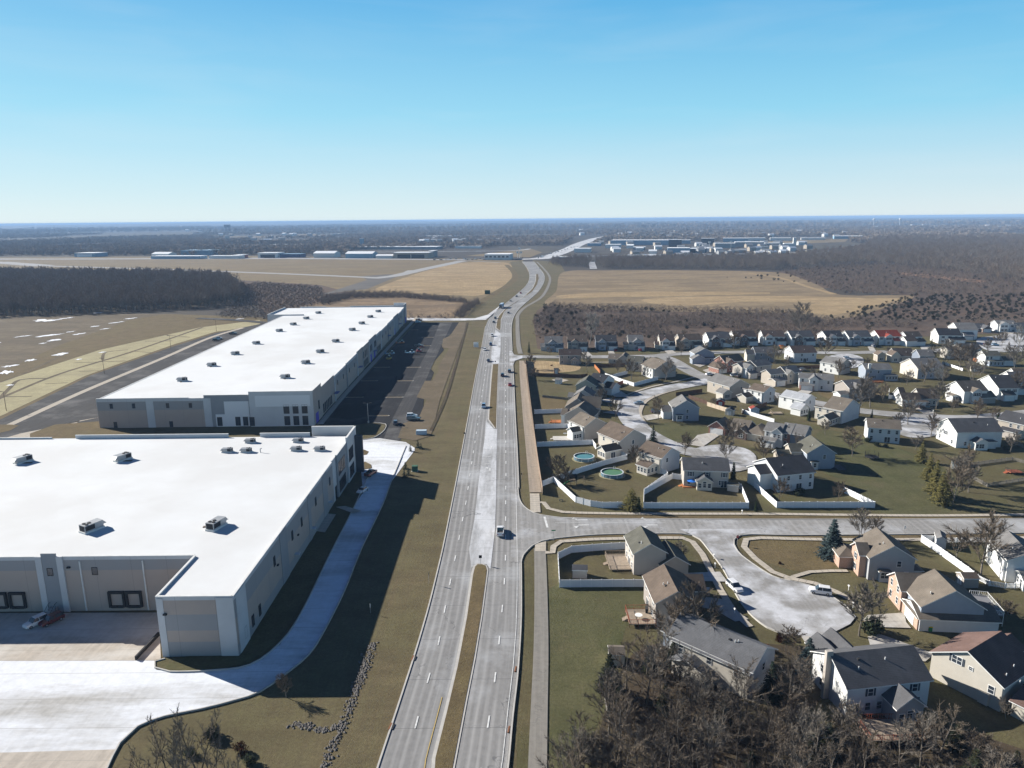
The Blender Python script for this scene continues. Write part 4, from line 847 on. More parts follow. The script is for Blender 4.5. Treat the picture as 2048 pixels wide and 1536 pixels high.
REAR2 = [(0, 's', 'u', (.12, .38, .65, .9)), (0, 's', 'l', (.12, .9)), (0, 's', 'p', .62)]
GE = [(0, 'e', 'u', (.5,)), (0, 'e', 'l', (.35,))]; GW = [(0, 'w', 'u', (.5,)), (0, 'w', 'l', (.6,))]
def nrow(p1, p2, label, wall, roof, gw='slate', gx=.3, big=True, gside='r', sp=.55):
    W = (G(*p2) - G(*p1)).length; r = gside == 'r'
    ga = (W * .62, W + .6) if r else (-.6, W * .4)
    wings = [(W * gx - 2.2, W * gx + 2.4, -1.4, 4, 5.5, 'y', .7, gw), (ga[0], ga[1], -2.2, 6, 2.8, 'x', .6, wall)]
    if big: wings.append((-2.6, 0.2, 2, 7.5, 2.7, 'y' if not r else 'x', .6, wall))
    return house(p1, p2, 11.5, label, wall, roof, 2, 'x', sp, wings, [(1, 's', 'us', (.28, .72)), (1, 's', 'ls', .5), (0, 's', 'us', (.12, .62, .85)), (2, 's', 'g', .5), (0, 's', 'd', .52), (0, 'w', 'u', .35), (0, 'e', 'u', .5)], grp='houses in the row below the brushland')
nrow((1090, 703), (1124, 703), 'blue-grey house at the left end of the far row, nearest the main road', 'grey', 'grey', 'bluegrey', .4)
nrow((1136, 701), (1173, 701), 'tan gabled house with a dark garage roof behind the taupe corner house', 'tan', 'brown', 'tan', .35, False)
nrow((1192, 700), (1232, 700), 'slate blue house with a broad dark roof, third along the far row', 'slate', 'dark', 'bluegrey', .3, False)
nrow((1257, 700), (1286, 700), 'small beige house with a low lean-to on its left in the far row', 'beige', 'grey', 'grey', .55)
nrow((1320, 699), (1347, 699), 'cream house with dark entry roof and a red-roofed lean-to on its left', 'cream', 'maroon', 'pale', .4)
nrow((1360, 698), (1402, 697), 'tan two-storey house with two small front gables in the far row', 'tan', 'brown', 'tan', .2, False)
nrow((1417, 694), (1460, 693), 'dark brick-fronted house with a white west gable above the light blue house', 'white', 'char', 'dbrick', .3, False)
nrow((1469, 691), (1511, 690), 'white-gabled house with brown brick front and a white garage door', 'white', 'maroon', 'dbrick', .4, False)
nrow((1526, 690), (1568, 690), 'white-gabled house with a maroon roof and a plain flat front', 'white', 'maroon', 'white', .25, False)
nrow((1582, 691), (1626, 690), 'dark brick house with tall white west gable beside the colourful play set', 'white', 'char', 'dbrick', .3, False)
nrow((1652, 691), (1685, 690), 'pale grey house with a low white wing on its left end', 'white', 'dark', 'pale', .35)
nrow((1697, 691), (1741, 690), 'pale blue-grey house with green-black garage roof beside the red-roofed one', 'white', 'char', 'bluegrey', .3, False)
nrow((1757, 690), (1800, 689), 'white house with a bright red roof', 'white', 'red', 'pale', .4, False)
house((1813, 691), (1842, 690), 9, 'white house with a brown roof and a steep brown-roofed front wing', 'white', 'brown', 2, 'x', .6, [(-3, 4, -4, 4, 3.6, 'x', .6), (4.5, 11, -3, 3, 2.75, 'x', .5)], [(0, 's', 'us', (.5, .85)), (2, 's', 'g', .5), (0, 'w', 'u', .5)], grp='houses in the row below the brushland')
house((1876, 687), (1908, 683), 9, 'white house with a shade-black roof and dark shuttered windows', 'white', 'black', 2, 'x', .55, [(6, 15, -3, 4, 2.8, 'x', .5)], [(0, 's', 'us', (.2, .5, .8)), (1, 's', 'g', .6), (0, 'w', 'u', .6), (0, 's', 'ls', (.2, .5))], grp='houses in the row below the brushland', lw=(1860, 680.5))  # roof colour already holds the shade of the visible slope
house((1914, 679), (1940, 675), 11, 'tall white house rising behind the black-roofed one', 'white', 'grey', 6.6, 'x', .5, [(3, 9, -3, 4, 3.2, 'x', .6, 'slate')], [(1, 's', 'g', .5)], lw=(1894, 672))
house((1952, 664), (1972, 664), 9, 'small dark brick house with a white garage among bare trees', 'dbrick', 'char', 1, 'x', .6, [(3, 9, -3, 3, 2.8, 'y', .7, 'dbrick')], [(1, 's', 'g', .5)])
house((1994, 664), (2030, 664), 9, 'white house with rows of blue windows at the top right cul-de-sac', 'pale', 'grey', 2, 'x', .5, [(1, 7, -1.2, 3, 5.5, 'y', .6, 'white'), (11, 18, -3, 5, 2.8, 'x', .9, 'pale')], [(0, 's', 'us', (.15, .35, .55, .8)), (0, 's', 'ls', (.15, .35, .6)), (2, 's', 'g', .5), (1, 's', 'us', (.3, .7)), (1, 's', 'ls', (.3, .7))])
# second line, around the north street
house((1119, 729), (1162, 729), 8.5, 'taupe house with a brown roof and small gabled sunroom on the corner lot', 'taupe', 'maroon', 2, 'x', .6, [(6.5, 11, -2, 1, 3.0, 'y', .6)], [(0, 's', 'u', (.12, .42)), (0, 's', 'l', .12), (1, 's', 'l', (.25, .5, .75)), (0, 'w', 'u', .4)])
house((1217, 727), (1240, 728), 9, 'low tan ranch house with a brown hip-and-gable roof', 'beige', 'tan', 1, 'x', .5, [(5, 12, -1, 9, 2.75, 'y', .75, 'beige')], [(0, 's', 'l', .5)])
house((1253, 742), (1283, 744), 9, 'beige house squeezed behind the big white corner house', 'beige', 'olive', 2, 'x', .5, [(9, 14, 2, 8, 5.5, 'y', .6)], [(0, 's', 'u', (.2, .7)), (0, 's', 'l', (.2, .7))])
house((1311, 758), (1344, 751), 10, 'house with sunlit-white front, grey roof and beige gable by the bend of the street', 'beige', 'tan', 2, 'y', .5, [(-1.2, 0, 1, 9.6, 5.3, 'h', .1, 'white')], [(0, 'e', 'u', .4), (1, 'w', 'u', (.2, .5, .8)), (1, 'w', 'l', (.2, .8)), (0, 's', 'u', .6)], lw=(1283, 749))  # white west skin over beige walls: sunlit tone painted in
house((1389, 726), (1427, 725), 8.5, 'light blue house with a small lower gable on the corner', 'bluegrey', 'grey', 2, 'y', .5, [(-2.5, 5, -3.5, 1, 3.0, 'y', .6), (6, 12, -1.0, 4, 2.8, 'x', .4)], [(0, 's', 'u', .3), (2, 's', 'l', .5)])
house((1449, 744), (1486, 740), 9, 'brick house with a brick garage gable on its left', 'brick', 'brown', 2, 'x', .6, [(-6, -.2, -2.5, 6, 2.8, 'y', .75, 'brick'), (.6, 5, -1.2, 4, 5.5, 'y', .8, 'brick'), (8, 11.4, -.1, 8.7, 5.4, 'x', .58, 'beige')], [(1, 's', 'g', .5), (2, 's', 'u', (.3, .7)), (2, 's', 'l', .5), (0, 's', 'd', .62)])
house((1512, 753), (1542, 749), 9, 'beige house with a lean-to garage behind the parked white and black cars', 'beige', 'grey', 2, 'x', .5, [(-9, .2, 1, 8, 5.4, 'x', .5, 'beige'), (-7.5, -2.4, -3.5, 2, 2.8, 'x', .35), (-8, -3.6, -1.2, 3, 5.5, 'y', .8, 'pale')], [(0, 's', 'u', .3), (0, 's', 'l', .3), (2, 's', 'g', .5), (3, 's', 'u', (.3, .7))])
house((1572, 768), (1600, 765), 9, 'tan house with a white double garage door in the middle street row', 'tan', 'grey', 2, 'x', .55, [(-9, .2, 1, 8, 5.4, 'x', .5, 'tan'), (-9.2, -2.6, -3, 2, 2.8, 'x', .35), (-.5, 3.5, -1.2, 3, 5.5, 'y', .8, 'tan')], [(3, 's', 'u', .5), (3, 's', 'l', .5), (2, 's', 'g', .5), (1, 's', 'u', (.25, .6, .85))])
house((1633, 781), (1665, 783), 8, 'white-gabled house with a white garage and a low brick-trimmed wing on its right', 'pale', 'grey', 2, 'x', .5, [(-7.5, -1.5, -2, 3, 2.8, 'x', .35, 'brick'), (-3.5, .6, -1, 5, 5.5, 'y', .8, 'white'), (-8, 0, 2, 9, 5.4, 'x', .5, 'white')], [(1, 's', 'g', .5), (2, 's', 'u', .5), (3, 's', 'u', .2), (0, 's', 'l', .3), (0, 's', 'u', .7)])
house((1587, 725), (1632, 724), 9, 'wide grey house with maroon roof and bright west gable on the north street', 'pale', 'maroon', 2, 'x', .5, [(-.25, .1, .6, 8.4, 5.5, 'h', .1, 'white')], [(0, 's', 'u', (.35, .85)), (0, 's', 'l', (.35, .6)), (0, 's', 'p', .5)], lw=(1568, 717))
house((1510, 724), (1548, 724), 9, 'slate grey house with charcoal roof and a cream lean-to on its left', 'slate', 'char', 2, 'x', .55, [(-4.5, .2, 1, 7, 4.4, 'x', .7, 'cream')], [(0, 's', 'u', (.3, .7)), (0, 's', 'l', (.3, .7))])
house((1680, 750), (1701, 746), 12, 'white rear-facing house with a long grey roof near the round turnaround', 'beige', 'grey', 2, 'y', .55, [(-.6, 0, .6, 11.6, 5.2, 'h', .1, 'white')], [(1, 'w', 'u', (.2, .6)), (1, 'w', 'l', (.3, .6)), (0, 's', 'u', .5)], lw=(1641, 743))
# inner block
house((1458, 797), (1481, 787), 12, 'grey-roofed house with a small gabled sunroom inside the bend', 'tan', 'grey', 2, 'y', .5, [(-5, .1, -1.5, 3.2, 3.2, 'y', .6, 'cream')], [(1, 's', 'bs', .5, 1.0), (0, 'w', 'u', (.3, .7)), (0, 's', 'u', .6)], lw=(1414, 783))
house((1526, 808), (1553, 804), 11, 'white house with a brown roof behind the red barn shed', 'pale', 'brown', 2, 'y', .5, [(-.5, 0, .6, 10.6, 5.2, 'h', .1, 'white'), (-5.5, -.2, 5, 10, 2.8, 'x', .5, 'cream')], [(1, 'w', 'u', (.2, .5, .85)), (1, 'w', 'l', (.15, .5, .85)), (0, 's', 'u', .6), (0, 's', 'l', .6)], lw=(1497, 801))  # white skin and pale walls: lit and shaded tones of one siding
house((1608, 826), (1631, 821), 13, 'white house with a pale grey roof and gabled sunroom beside the brown hedge', 'pale', 'pale', 2, 'y', .5, [(-.5, 0, .6, 12.4, 5.2, 'h', .1, 'white'), (-6.2, -.3, -2.2, 2.4, 3.0, 'y', .65, 'white')], [(1, 'w', 'u', (.25, .6)), (1, 'w', 'l', .8), (2, 's', 'l', (.2, .5, .8)), (0, 's', 'u', .5)], lw=(1561, 815))  # west skin painted in the lit tone, gable in the shaded one
house((1683, 848), (1708, 834), 12, 'cream-white house with brown roof and a low gabled rear wing at the lawn edge', 'pale', 'tan', 2, 'y', .5, [(-.5, 0, .6, 11.4, 5.2, 'h', .1, 'cream'), (-8, -.2, 1.2, 6, 2.9, 'x', .6, 'cream')], [(1, 'w', 'u', (.2, .5, .8)), (1, 'w', 'l', .15), (2, 's', 'l', (.25, .5, .75))], lw=(1646, 840))
house((1346, 842), (1397, 842), 10, 'white-sided house with a tall blank gable and bay window inside the loop street', 'bluegrey', 'grey', 2, 'y', .62, [(-3.6, .1, 3, 9, 3.2, 'x', .6, 'white'), (1.2, 3.8, -.9, .1, 2.8, 'h', .4, 'pale'), (8.6, 10.2, 2.5, 5.5, 2.8, 'h', .4, 'bluegrey')], [(2, 's', 'b', .5, 1.0), (0, 's', 'u', .55), (0, 's', 'l', .55), (0, 'w', 'u', (.3, .7))])
house((1457, 871), (1491, 877), 10, 'low brick ranch house with a white garage door and a black roof', 'dbrick', 'tan', 1, 'x', .6, [(-7.5, -1, -1.5, 6, 2.9, 'y', .75, 'brick'), (3.4, 7.6, -2.4, 7, 2.9, 'y', .7, 'dbrick'), (7.2, 13.6, -1.2, 9, 2.85, 'h', .75, 'cream')], [(1, 's', 'g', .5), (2, 's', 'b', .5), (0, 's', 'd', .45)])
house((1561, 893), (1578, 896), 9, 'brick and white house with a lean-to garage, above the light street', 'brick', 'grey', 2, 'x', .55, [(-5.8, -.2, -1.0, 7, 5.5, 'x', .55, 'white'), (-6, -1.0, -4.4, -.6, 2.8, 'x', .35, 'white'), (-3, .8, -1.8, 3, 5.5, 'y', .8, 'white'), (3.0, 8.0, .2, 9.2, 5.45, 'x', .56, 'slate')], [(0, 's', 'u', .5), (0, 's', 'l', .5), (2, 's', 'g', .5), (3, 's', 'u', (.3, .7)), (1, 's', 'u', .2)])
house((1612, 938), (1668, 938), 10, 'blue-grey house with a high broad gable and a dark deck by the open lawn', 'bluegrey', 'olive', 2, 'y', .66, [(-3.8, .1, 4, 10, 4.8, 'x', .6, 'tan'), (-8, -3.4, 3, 9, 2.9, 'x', .6, 'tan'), (1.4, 3.6, -.8, .1, 2.8, 'h', .45, 'pale')], [(3, 's', 'l', .5), (0, 's', 'u', .62)])
house((1553, 985), (1611, 969), 9, 'white house with a dark roof behind the white corner fence', 'pale', 'dark', 2, 'x', .5, [(-4, .1, 3, 10, 5.2, 'x', .5, 'white'), (0, 1.6, -.3, 9.2, 5.3, 'y', .1, 'white')][:1], [(0, 's', 'u', (.3, .62, .9)), (0, 's', 'l', (.3, .9)), (0, 's', 'p', .6), (0, 'w', 'l', .3)], lw=(1506, 956))
house((1734, 883), (1798, 888), 9, 'long white house with a tan roof and dark bushes along its foot', 'pale', 'tan', 2, 'x', .5, [], REAR2 + [(0, 'e', 'u', (.3, .7)), (0, 'e', 'l', (.3, .7))])
house((1911, 896), (1986, 888), 10, 'white house with a dark roof and tall arched window on its bright gable', 'white', 'char', 5.9, 'x', .55, [(5, 9.5, -3.2, .2, 2.9, 'y', .55, 'white'), (9.7, 13.5, -1.6, .2, 2.8, 'h', .4, 'pale')], [(0, 's', 'l', .2), (1, 's', 'b', .5), (1, 's', 'l', .15), (0, 'w', 'bs', .45, 3.2), (0, 'w', 'l', (.2, .8))], lw=(1871, 876))
house((1993, 866), (2044, 878), 10, 'tan house with a dark roof at the right edge beyond the bright gable', 'tan', 'dark', 2, 'x', .55, [(-4, .1, 1, 6, 2.8, 'x', .55, 'cream'), (3, 9, -4, .3, 2.8, 'x', .35, 'beige')], [(0, 's', 'u', (.5, .8))])
house((1840, 812), (1876, 812), 9, 'long tan-roofed house with porch and a white garage in front of a white gable', 'beige', 'brown', 3.4, 'x', .75, [(-8.2, -.6, -1, 5, 3.2, 'x', .75, 'white'), (-4.2, 2, -2.6, -.8, 2.6, 'h', .3, 'taupe'), (-6, -4, 5, 12, 3.2, 'x', .9, 'white')], [(0, 's', 'l', (.3, .5, .75)), (2, 's', 'g', .45)])
house((1926, 807), (1953, 799), 10, 'white house with a tan roof and a low black-roofed brick wing', 'white', 'tan', 2, 'x', .6, [(3, 7.5, -1.4, 4, 5.5, 'y', .6, 'pale'), (7, 14, -2, 5, 2.8, 'x', .6, 'taupe'), (-3, .1, 3, 7, 2.8, 'y', .4, 'white')], [(0, 'w', 'b', .8), (1, 's', 'us', (.3, .7)), (0, 'w', 'u', .15), (3, 's', 'l', (.3, .7))], lw=(1890, 795))
house((1995, 800), (2016, 793), 10, 'white house with black roof and blue porch, second from the right edge', 'white', 'dark', 2, 'x', .55, [(1, 6, -2.5, 4, 2.8, 'x', .5, 'pale')], [(0, 's', 'us', (.2, .5, .8)), (1, 's', 'g', .5)], lw=(1951, 784))
house((2026, 788), (2045, 782), 10, 'white two-storey house partly hidden by its white neighbour', 'white', 'char', 2, 'x', .55, [(1, 5, -2, 2, 2.8, 'x', .4, 'pale')], [(0, 's', 'u', (.3, .7))], lw=(1991, 775))
house((2032, 776), (2075, 776), 10, 'white house cut by the right edge of the picture', 'white', 'brown', 2, 'x', .6, [], [(0, 's', 'u', (.3, .7))])
house((1730, 760), (1781, 760), 9, 'blue-grey house with a sunroom of many windows and a white chimney', 'bluegrey', 'grey', 2, 'x', .5, [(8.8, 15, -2.5, .2, 3.0, 'h', .35, 'bluegrey')], [(0, 's', 'bs', .3, .9), (1, 's', 'l', (.15, .4, .65, .88)), (0, 's', 'u', (.2, .5))], chim=(1.8, .5, 8.5), side='white')
house((1834, 758), (1872, 752), 10, 'cream house with a wide gable and dark grey roof, trees at its foot', 'cream', 'grey', 2, 'x', .5, [(.2, 9, -.1, 9, 5.3, 'x', .5, 'bluegrey')], [(0, 'w', 'l', (.62, .78)), (1, 's', 'l', (.3, .8)), (1, 's', 'u', .7)], lw=(1799, 746))
house((1838, 731), (1866, 731), 9, 'slate-roofed house showing only its top behind the cream one', 'slate', 'grey', 2, 'x', .6, [], [(0, 's', 'u', .5)])
house((1789, 724), (1826, 724), 9, 'tan house with a dark roof, bay windows and steep front gables', 'tan', 'brown', 1.0 * 3.6, 'x', .8, [(-2.5, 2, -1.5, 5, 4.2, 'y', .9, 'cream'), (-9.5, -5.2, .5, 6, 4.0, 'y', .8, 'tan')], [(0, 's', 'b', (.3, .75)), (1, 's', 'b', .5), (2, 's', 'b', .5)])
house((1924, 718), (1961, 716), 9, 'brown-roofed house with a white side behind two bare trees', 'taupe', 'tan', 2, 'x', .6, [(-8, .1, 2, 8, 5.2, 'x', .5, 'cream')], [(0, 's', 'u', (.3, .7))])
house((1969, 731), (1998, 731), 8, 'small white house with a blue-framed sunroom', 'white', 'olive', 2, 'x', .5, [(1, 9, -2.5, .1, 2.9, 'h', .3, 'bluegrey'), (9.6, 16, -1, 5, 3, 'x', .6, 'pale')], [(0, 's', 'u', (.15, .4)), (1, 's', 'l', (.12, .38, .62, .88))])
house((1697, 800), (1748, 796), 10, 'grey house hidden behind two bare street trees', 'taupe', 'grey', 2, 'x', .5, [(-4.5, .2, 0, 5, 2.8, 'x', .4, 'white'), (2, 7, -1.5, 3, 5.5, 'y', .7, 'grey')], [(1, 's', 'g', .5), (2, 's', 'u', .5)])
house((1150, 731 + 22), (1165, 753), 4, 'x', 'white', 'dark') if False else None
# along the tan fence
house((1176, 783), (1205, 788), 10, 'white house with a shade-black roof above the two green-grey neighbours', 'white', 'black', 2, 'x', .55, [(7.5, 13.5, 0, 7, 3.4, 'x', .6, 'pale')], [(0, 's', 'us', (.4, .7, .9)), (0, 's', 'l', (.45, .75)), (1, 's', 'g', .5), (0, 'w', 'u', .5)])  # black roof: slope shade painted into the shingles
house((1152, 793), (1191, 795), 10, 'grey-green house with an overlapping dark green roof, upper one of the pair', 'olive', 'olive', 2, 'y', .62, [(8.4, 12.5, .5, 7, 4.2, 'x', .5, 'tan')], [(0, 's', 'u', .8)])
house((1148, 806), (1185, 808), 8.5, 'grey-green low-gabled house, lower one of the overlapping pair', 'grey', 'grey', 3.6, 'y', .62, [(-3, .1, 2, 7, 2.4, 'x', .5, 'olive')], [(0, 's', 'l', .5)])
house((1131, 828), (1178, 830), 11, 'brown-roofed house with long roofs reaching toward the curved street', 'taupe', 'tan', 3.2, 'y', .75, [(7, 14.5, .8, 9, 3.2, 'x', .9, 'taupe')], [(0, 's', 'l', .5)])
house((1129, 851), (1185, 856), 10, 'beige house with a wide light roof directly behind the orange deck', 'beige', 'tan', 4.6, 'y', .62, [(-1.5, .2, .2, 7, 4.4, 'x', .5, 'white')], [(0, 'w', 'u', .5, 2.4)])
house((1169, 881), (1212, 874), 11, 'beige house with a white sunroom wing and pale patio', 'beige', 'tan', 2, 'y', .56, [(-4.3, .2, 1.6, 5.4, 3.6, 'x', .6, 'white'), (-.5, 0, .8, 10.5, 5.2, 'h', .1, 'white')], [(1, 's', 'l', (.25, .5, .75)), (2, 'w', 'u', (.2, .8))], lw=(1141, 868))  # white long-wall skin: sunlight put into the siding colour
house((1239, 912), (1286, 899), 12, 'beige house with a gabled conservatory and grill beside its patio door', 'beige', 'brown', 2, 'y', .56, [(-7, -.3, -1, 3.6, 3.1, 'x', .62, 'cream'), (-.5, 0, .4, 11.5, 5.2, 'h', .1, 'cream')], [(1, 'w', 'l', (.2, .5, .8)), (1, 's', 'p', .5), (2, 'w', 'u', (.25, .75)), (0, 's', 'u', .5), (0, 's', 'l', .5)], lw=(1196, 893))  # cream skin gives the left wall a painted sunlit tone
house((1322, 948), (1357, 936), 11, 'white house with a brown roof and a low windowed wing above the green pool', 'pale', 'brown', 2, 'y', .56, [(-.5, 0, .5, 10.6, 5.2, 'h', .1, 'cream'), (-5.2, -.2, 1.4, 6.0, 2.9, 'y', .35, 'cream')], [(1, 'w', 'u', (.3, .7)), (2, 's', 'l', (.15, .5, .85)), (2, 'w', 'l', (.2, .5, .8)), (0, 's', 'u', .3)], lw=(1276, 932))  # cream west skin: lit facade tone put into its colour
house((1367, 973), (1456, 976), 9, 'beige house with dark roof, arched sunroom and a blue parasol on its patio', 'beige', 'char', 2, 'x', .55, [(3.7, 8.2, -3.0, .3, 3.0, 'y', .65, 'cream')], [(0, 's', 'us', (.15, .52, .9)), (0, 's', 'l', (.12, .82)), (1, 's', 'l', (.18, .5, .82)), (1, 's', 'arch', .5, 1.0), (0, 's', 'p', .9)])
# below the side road
house((1267, 1150), (1332, 1150), 13.5, 'beige house with an olive roof and weathered deck in the fenced corner yard', 'beige', 'olive', 2, 'y', .6, [(6.2, 12.8, -.8, 7.5, 2.8, 'y', .62, 'tan')], [(0, 'w', 'u', (.2, .5, .8)), (0, 'w', 'l', (.2, .8)), (0, 'w', 'p', .5)], vents=3, lw=(1250, 1113))
house((1310, 1254), (1392, 1248), 13.5, 'taupe house with a brown roof and a red-railed deck, below the fenced yard', 'taupe', 'brown', 2, 'y', .56, [(5.6, 12.5, 8, 14.5, 3.6, 'x', .6, 'taupe'), (4.6, 6.6, -.7, .1, 2.8, 'h', .5, 'taupe')], [(0, 'w', 'u', (.2, .5, .8)), (0, 'w', 'p', (.35,)), (0, 'w', 'l', .75), (2, 's', 'b', .5, .9)], vents=3, lw=(1287, 1198))
house((1500, 1398), (1546, 1352), 16.5, 'grey-roofed house with a white rear wall, half hidden by the lower wood', 'pale', 'mid', 2, 'y', .55, [(-.6, 0, .3, 15.4, 5.2, 'h', .1, 'cream'), (3.5, 8.2, 15, 20, 3.4, 'y', .8, 'bluegrey'), (-3, .1, 7.5, 14, 2.8, 'x', .35, 'cream')], [(1, 'w', 'u', (.12, .5, .85)), (1, 'w', 'l', (.2, .45)), (0, 's', 'u', .5)], vents=3)
house((1690, 1434), (1853, 1415), 10.5, 'white house with mossy dark roof, tall chimney and gabled rear bay in the lower wood', 'white', 'char', 2, 'x', .55, [(6.6, 11.4, -3.6, .5, 3.6, 'y', .75, 'grey'), (1.6, 5.6, 10, 15, 4.4, 'y', .8, 'white'), (5, 9, 9, 16, 4.4, 'y', .8, 'white')], [(0, 's', 'us', (.28, .82)), (0, 's', 'l', (.12, .26, .4)), (1, 's', 'l', (.2, .5, .8)), (1, 's', 'arch', .5, .9), (0, 's', 'b', .84), (0, 'w', 'l', .3), (0, 'w', 'u', .3)], chim=(-.5, 5.2, 9.2), side='beige', vents=3)
house((1862, 1360), (1990, 1425), 9, 'cream house with a brown gable roof at the bottom right', 'cream', 'black', 2, 'y', .62, [], [], vents=0) if False else None
hs, W = house((1858, 1352), (1998, 1424), 11, 'cream house with a brown gable roof at the bottom right', 'cream', 'redbrown', 4.9, 'y', .56, [(3, 8, 11, 16, 4.4, 'y', .6), (13.2, 17, .6, 9, 2.7, 'x', .3, 'cream')], [(0, 's', 'bs', .36, 5.0), (0, 's', 'sm', .56, 5.0), (0, 's', 'u', .86, 2.6)], vents=0)
for x, y in ((11, 2.6), (12.6, 4.0), (10.6, 6)): part('roof_vent', VENT, hs, (x, y, 4.9 + (W - x) * .56 + .1))
MB().box(W * .72, W * .72 + 1.6, -.5, .0, .2, 2.4).build('bulkhead', wmat('cream'), hs)
rs = MB(); rs.box(-.03, .03, 0, 1, 0, .01)
house((1838, 1256), (1980, 1262), 8.6, 'orange brick house with a tan roof, long garage and white deck rail', 'bluegrey', 'tan', 4.9, 'y', .62, [(-1.2, 4.0, 6.5, 13, 4.9, 'x', .7, 'obrick'), (-.6, 14.5, -1.2, 6.5, 2.8, 'x', .4, 'pale'), (-.9, -.55, -.9, 6.3, 2.8, 'h', .1, 'obrick')], [(1, 'w', 'u', (.25, .75)), (1, 'w', 'l', (.25, .75)), (3, 'w', 'g', .5)], width=12.0)
house((1735, 1160), (1825, 1163), 9.5, 'pinkish brick-fronted house with a wide grey gable beside the tall blue spruce', 'grey', 'tan', 5.6, 'y', .62, [(-1.6, .4, 1.5, 6.5, 5.6, 'x', .7, 'obrick'), (-4.6, -.1, 5.5, 12, 3.2, 'h', .5, 'obrick'), (2.2, 4.4, -.9, .1, 2.8, 'h', .45, 'pale'), (10.0, 12.0, .5, 3.5, 2.6, 'h', .4, 'grey')], [(1, 'w', 'us', .5), (1, 'w', 'ls', .5), (3, 's', 'b', .5, 1.0), (0, 's', 'u', .66), (0, 's', 'sm', .62, 1.0), (0, 's', 'l', .84)], vents=2)
house((2010, 1164), (2090, 1172), 12, 'white house with a grey roof and a windowed low wing at the right edge', 'white', 'grey', 2, 'y', .5, [(-6.5, .1, 1, 6, 2.9, 'y', .4, 'white')][:0] + [(-.5, 0, .5, 11, 5.2, 'h', .1, 'white'), (2, 9, -4, .1, 2.9, 'x', .4, 'white')], [(1, 'w', 'u', (.3, .7)), (2, 'w', 'l', (.3, .7)), (2, 's', 'l', (.2, .5, .8))])
# ---------------------------------------------------------------- sheds, decks, pools, fences
def shed(p1, p2, depth, label, wall, roof, h=2.2, ridge='x', door='s', pitch=.5):
    a, b_ = G(*p1), G(*p2); d = b_ - a; W = d.length; rz = math.atan2(d.y, d.x)
    t = thing('garden_shed', label, 'shed', (a.x, a.y, 0), rz); mb = MB(); mr = MB()
    gable(mb, mr, 0, W, 0, depth, 0, h, ridge, pitch, ov=.15); mb.build('wall', wmat(wall) if wall != 'redpaint' else M('red barn paint', (.42, .06, .045)), t); mr.build('roof', [rmat(roof), m_trim], t)
    x, y, r = face_pos((0, W, 0, depth), door, .5)
    dd = MB(); dd.box(-.75, .75, -.05, 0, .1, 1.95, 0, True); dd.box(-.03, .03, -.07, 0, .1, 1.95, 1, True); part('door', dd.mesh('door', [m_frame, m_dark]), t, (x, y, 0), r)
    return t
shed((1110, 768), (1120, 769), 3.0, 'small white shed on the mown lawn behind the tan fence', 'pale', 'grey')
shed((1108, 748), (1117, 748), 2.6, 'tiny dark playhouse shed by the brown fence', 'brick', 'dark')
shed((1145, 1157), (1174, 1158), 2.6, 'beige shed with a charcoal roof in the fenced corner yard', 'beige', 'char', 2.1, 'x', 'n')
shed((1218, 1331), (1249, 1332), 3.0, 'cream shed with a tan roof and skylight beside the dark cedar', 'cream', 'tan', 2.2, 'x', 'n', .4)
shed((1432, 812), (1449, 813), 3, 'red barn shed with white trim among the backyards', 'redpaint', 'slate' if 'slate' in ROOFC else 'char', 2.2, 'y')
shed((1450, 830), (1466, 832), 3, 'cream shed with a dark half of its roof, next to the red barn', 'cream', 'dark', 2.2, 'y')
shed((1501, 829), (1518, 829), 3, 'pale shed with a red roof at the end of the white fence', 'pale', 'red', 2.3, 'y')
shed((1454, 982), (1476, 985), 2.2, 'grey lean-to shed against the white fence of the parasol house', 'beige', 'olive', 2.0, 'x', 'n', .3)
shed((1871, 1095), (1891, 1098), 4.2, 'white shed with a grey roof behind the long white fence', 'pale', 'grey', 2.4, 'y', 'w')
shed((1926, 1176), (1956, 1176), 3.0, 'taupe shed with cream double doors beside the white picket fence', 'taupe', 'brown', 2.2, 'x', 'w')
shed((1902, 938), (1916, 940), 3.2, 'tan barn-shaped shed by the wooden fence', 'cream', 'olive', 2.1, 'y')
shed((1942, 743), (1960, 744), 3, 'cream shed beside the blue-framed sunroom', 'cream', 'grey', 2.2, 'x')
SB = MB(); SB.box(-.45, .45, -.06, .06, 0, .06)
# decks
def deck(p, W, D, rz, z, label, wood, rail, group=None, sides='swn'):
    a = G(*p); t = thing('deck', label, 'deck', (a.x, a.y, 0), rz); mb = MB(); mb.box(0, W, 0, D, z - .2, z); mb.build('deck_floor', wood, t)
    if rail:
        r = MB()
        segs = {'s': ((0, 0), (W, 0)), 'w': ((0, 0), (0, D)), 'n': ((0, D), (W, D)), 'e': ((W, 0), (W, D))}
        for s in sides:
            (x0, y0), (x1, y1) = segs[s]; L = max(abs(x1 - x0), abs(y1 - y0)); n = max(2, int(L / .35))
            r.tube((x0, y0, z + .95), (x1, y1, z + .95), .05, n=4); r.tube((x0, y0, z + .15), (x1, y1, z + .15), .035, n=4)
            for i in range(n + 1):
                x, y = x0 + (x1 - x0) * i / n, y0 + (y1 - y0) * i / n
                r.tube((x, y, 0 if i % 5 == 0 else z + .1), (x, y, z + (1.05 if i % 5 == 0 else .95)), .05 if i % 5 == 0 else .025, n=4)
        r.build('railing', rail, t)
    s = MB()
    for i in range(3): s.box(-.35 * (i + 1), -.35 * i - .002, D * .4, D * .4 + 1.2, 0, z * (3 - i) / 4)
    s.build('step', wood, t); return t
